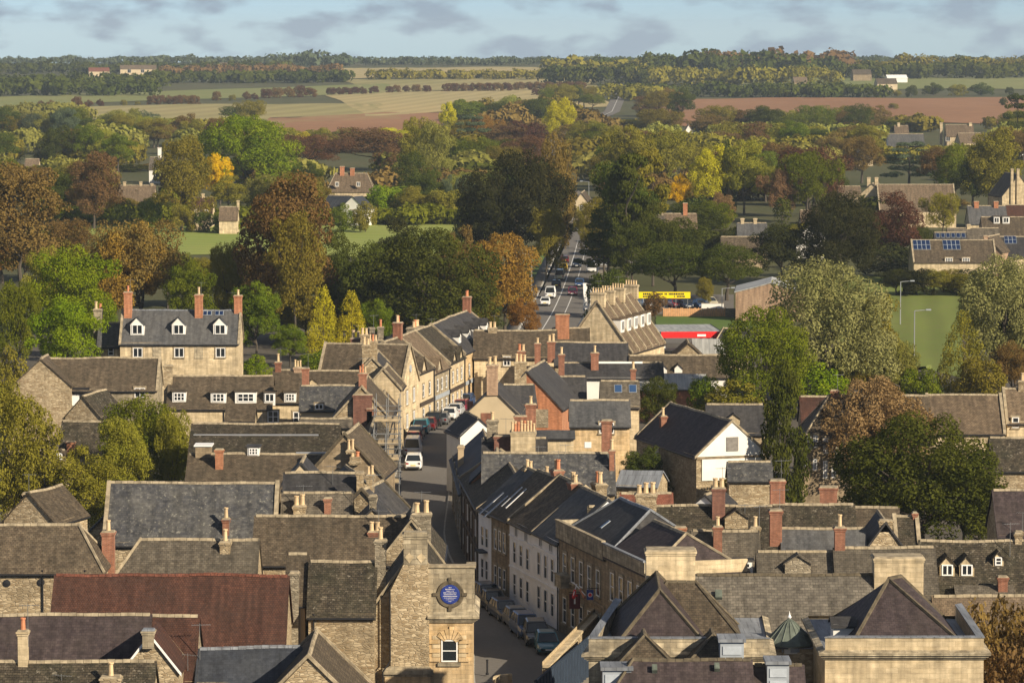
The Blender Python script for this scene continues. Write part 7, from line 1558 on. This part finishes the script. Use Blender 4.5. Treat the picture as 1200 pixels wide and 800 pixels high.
# street wall with upright boards, and the blue corrugated hoarding
A_, B_ = Vector(pt(706, 708, 3.0)), Vector(pt(637, 780, 3.0)); d_ = (B_ - A_); ln = d_.length; r_ = thing('boarded_wall', 'stone-capped wall with upright boards running beside the teal car', 'wall', ((A_.x + B_.x) / 2, (A_.y + B_.y) / 2, 0), math.atan2(d_.y, d_.x)); n = 30
pbox(r_, 'wall', 'rubble', -ln / 2, ln / 2, 0, .35, 0, 2.9); pbox(r_, 'coping', 'ashlar', -ln / 2 - .1, ln / 2 + .1, -.06, .45, 2.901, 3.05)
for k in range(n): pbox(r_, 'board', 'boards', -ln / 2 + k * ln / n + .02, -ln / 2 + (k + 1) * ln / n - .03, -.10, -.062, 1.4, 3.3)
A_, B_ = Vector(pt(690, 746, 3.0)), Vector(pt(628, 799, 2.9)); d_ = (B_ - A_); ln = d_.length; r_ = thing('hoarding', 'dark blue corrugated hoarding beside the stone-capped wall', 'hoarding', ((A_.x + B_.x) / 2, (A_.y + B_.y) / 2, 0), math.atan2(d_.y, d_.x)); n = 18
for k in range(n): 
    x_ = -ln / 2 + k * ln / n; m = MB(); w = ln / n; y0_ = .0
    pr = [(x_, 0), (x_ + w * .35, 0), (x_ + w * .5, .16), (x_ + w * .85, .16), (x_ + w, 0)]
    for (xa, ya), (xb, yb_) in zip(pr, pr[1:]): m.poly([(xa, -ya, 0), (xb, -yb_, 0), (xb, -yb_, 3.0), (xa, -ya, 3.0)]); m.poly([(xb, -yb_ + .03, 0), (xa, -ya + .03, 0), (xa, -ya + .03, 3.0), (xb, -yb_ + .03, 3.0)])
    m.build('panel', MATS['blue_panel'], r_)
pbox(r_, 'rail', 'blue_panel', -ln / 2, ln / 2, -.02, .08, 2.98, 3.1)
# bollard and low wall at the corner
p = G(571, 792); r_ = thing('bollard', 'dark bollard on the pavement right of the plaque building', 'bollard', (p.x, p.y, .12)); m = MB(); m.lathe([(.07, 0), (.07, 1.0), (.09, 1.02), (.09, 1.1), (0, 1.12)], n=10); m.build('post', MATS['black_iron'], r_); m = MB(); m.lathe([(.12, 0), (.12, .12), (.075, .16)], n=10); m.build('base', MATS['black_iron'], r_)
p = G(581, 803); r_ = thing('kerb_wall', 'low curved stone wall at the foot of the street', 'wall', (p.x, p.y, 0))
for k in range(6):
    a0, a1 = R(100 + k * 14), R(114 + k * 14); m = MB(); q = [(1.6 * math.cos(a0) + 1.4, 1.6 * math.sin(a0) - .8), (1.6 * math.cos(a1) + 1.4, 1.6 * math.sin(a1) - .8), (1.35 * math.cos(a1) + 1.4, 1.35 * math.sin(a1) - .8), (1.35 * math.cos(a0) + 1.4, 1.35 * math.sin(a0) - .8)]
    m.poly([(a, b, .75) for a, b in q]); [m.poly([(q[i][0], q[i][1], 0), (q[(i + 1) % 4][0], q[(i + 1) % 4][1], 0), (q[(i + 1) % 4][0], q[(i + 1) % 4][1], .75), (q[i][0], q[i][1], .75)]) for i in range(4)]; m.build('stone', MATS['ashlar'], r_)
# ------------------------------------------------------------------ scaffold
def scaffold(label, x0_, x1_, y0_, y1_, levels, top, name='scaffold', yellow=False):
    r_ = thing(name, label, 'scaffold', ((x0_ + x1_) / 2, (y0_ + y1_) / 2, 0)); cx_, cy_ = (x0_ + x1_) / 2, (y0_ + y1_) / 2; nx = 3; ny = max(2, int((y1_ - y0_) / 2.2))
    xs_ = [x0_ - cx_ + (x1_ - x0_) * i / (nx - 1) for i in range(nx)]; ys_ = [y0_ - cy_ + (y1_ - y0_) * i / (ny - 1) for i in range(ny)]
    for x in xs_:
        for y in ys_: m = MB(); m.tube((x, y, 0), (x, y, top), .05, n=5); m.build('standard', MATS['galvanised'], r_)
    for z in levels:
        for i in range(4): m = MB(); w = (xs_[-1] - xs_[0]) / 4; m.box(xs_[0] + i * w + .01, xs_[0] + (i + 1) * w - .02, ys_[0] - .2, ys_[-1] + .2, z, z + .05); m.build('board', MATS['boards'], r_)
        for dz in (-.08, .55, 1.05):
            for y in (ys_[0], ys_[-1]): m = MB(); m.tube((xs_[0] - .2, y - .06, z + dz), (xs_[-1] + .2, y - .06, z + dz), .04, n=5); m.build('ledger', MATS['galvanised'], r_)
            for x in (xs_[0], xs_[-1]): m = MB(); m.tube((x + .06, ys_[0] - .2, z + dz), (x + .06, ys_[-1] + .2, z + dz), .04, n=5); m.build('ledger', MATS['galvanised'], r_)
        m = MB(); m.box(xs_[0], xs_[-1], ys_[0] - .24, ys_[0] - .21, z + .06, z + .28); m.build('toe_board', MATS['boards'], r_)
    for a, b in ((0, 1), (1, 0)): m = MB(); m.tube((xs_[0] if a == 0 else xs_[-1], ys_[0] - .1, .2), (xs_[b and -1 or 0], ys_[0] - .1, levels[0]), .04, n=5); m.build('brace', MATS['yellow_paint' if yellow else 'galvanised'], r_)
    if yellow:
        pbox(r_, 'chute', 'yellow_paint', xs_[0] + .3, xs_[0] + 1.0, ys_[0] - .5, ys_[0] - .25, levels[1] + .1, levels[1] + .8)
        for i, x in enumerate((xs_[0], xs_[-1])): pbox(r_, 'foam_guard', 'yellow_paint', x - .10 - .25 * i, x + .10, ys_[0] - .30, ys_[0] - .12, .2, levels[0] - .2)
    return r_
p0 = G(446, 612); sx0 = p0.x
scaffold('tall metal scaffold with yellow guards on the left of the street', -12.9, -10.4, 327.5, 331.5, (2.6, 4.9, 7.0), 9.4, yellow=True)
scaffold('second metal scaffold farther up on the left of the street', -13.6, -11.2, 352, 357, (5.6, 7.9), 10.2)
# ------------------------------------------------------------------ people on the sunny pavement
def person(px, py, shirt, label, h=1.7):
    p = G(px, py); me = bpy.data.meshes.new('body'); J = [(0, 0, .95), (0, 0, 1.2), (0, 0, 1.42), (0, 0, 1.5), (0, .02, 1.62), (.1, 0, .9), (.11, .1, .5), (.11, .02, .08), (.11, .14, .04), (-.1, 0, .9), (-.11, -.1, .5), (-.11, -.16, .1), (-.11, -.04, .04), (.2, 0, 1.4), (.26, -.05, 1.13), (.25, .05, .88), (-.2, 0, 1.4), (-.26, .06, 1.13), (-.25, .14, .9)]
    E = [(0, 1), (1, 2), (2, 3), (3, 4), (0, 5), (5, 6), (6, 7), (7, 8), (0, 9), (9, 10), (10, 11), (11, 12), (2, 13), (13, 14), (14, 15), (2, 16), (16, 17), (17, 18)]
    me.from_pydata(J, E, []); r_ = thing('person', label, 'person', (p.x, p.y, .13)); o = link('body', me, r_); md = o.modifiers.new('skin', 'SKIN'); rad = [.15, .14, .15, .06, .10, .10, .075, .05, .045, .10, .075, .05, .045, .07, .05, .04, .07, .05, .04]
    for v, q in zip(me.skin_vertices[0].data, rad): v.radius = (q, q)
    me.skin_vertices[0].data[0].use_root = True
    ss_ = o.modifiers.new('sub', 'SUBSURF'); ss_.levels = 1; ss_.render_levels = 1; me.materials.append(MATS[shirt])
plain('cloth_violet', (.22, .18, .34), .9, var=.1); plain('cloth_hiviz', (.55, .75, .05), .8, var=.05); plain('cloth_pale', (.5, .5, .5), .9, var=.1)
person(474, 505, 'cloth_violet', 'person in violet on the sunny pavement'); person(486, 500, 'cloth_pale', 'person in pale clothes on the sunny pavement'); person(513, 489, 'cloth_hiviz', 'person in a yellow vest by the parked cars')
# ------------------------------------------------------------------ haze
b = MB(); b.box(-3300, 3300, -600, 7600, -48, 72); o = b.build('haze', bpy.data.materials.new('haze')); tag(o, 'thin pale autumn haze over the whole valley', 'haze', kind='stuff')
hm = o.data.materials[0]; hm.use_nodes = True; t = hm.node_tree; t.nodes.clear(); pv = nd(t, 'ShaderNodeVolumePrincipled', i_Density=.000058, i_Anisotropy=.0); pv.inputs['Color'].default_value = (.70, .85, 1.0, 1); oo = nd(t, 'ShaderNodeOutputMaterial'); t.links.new(pv.outputs[0], oo.inputs['Volume'])
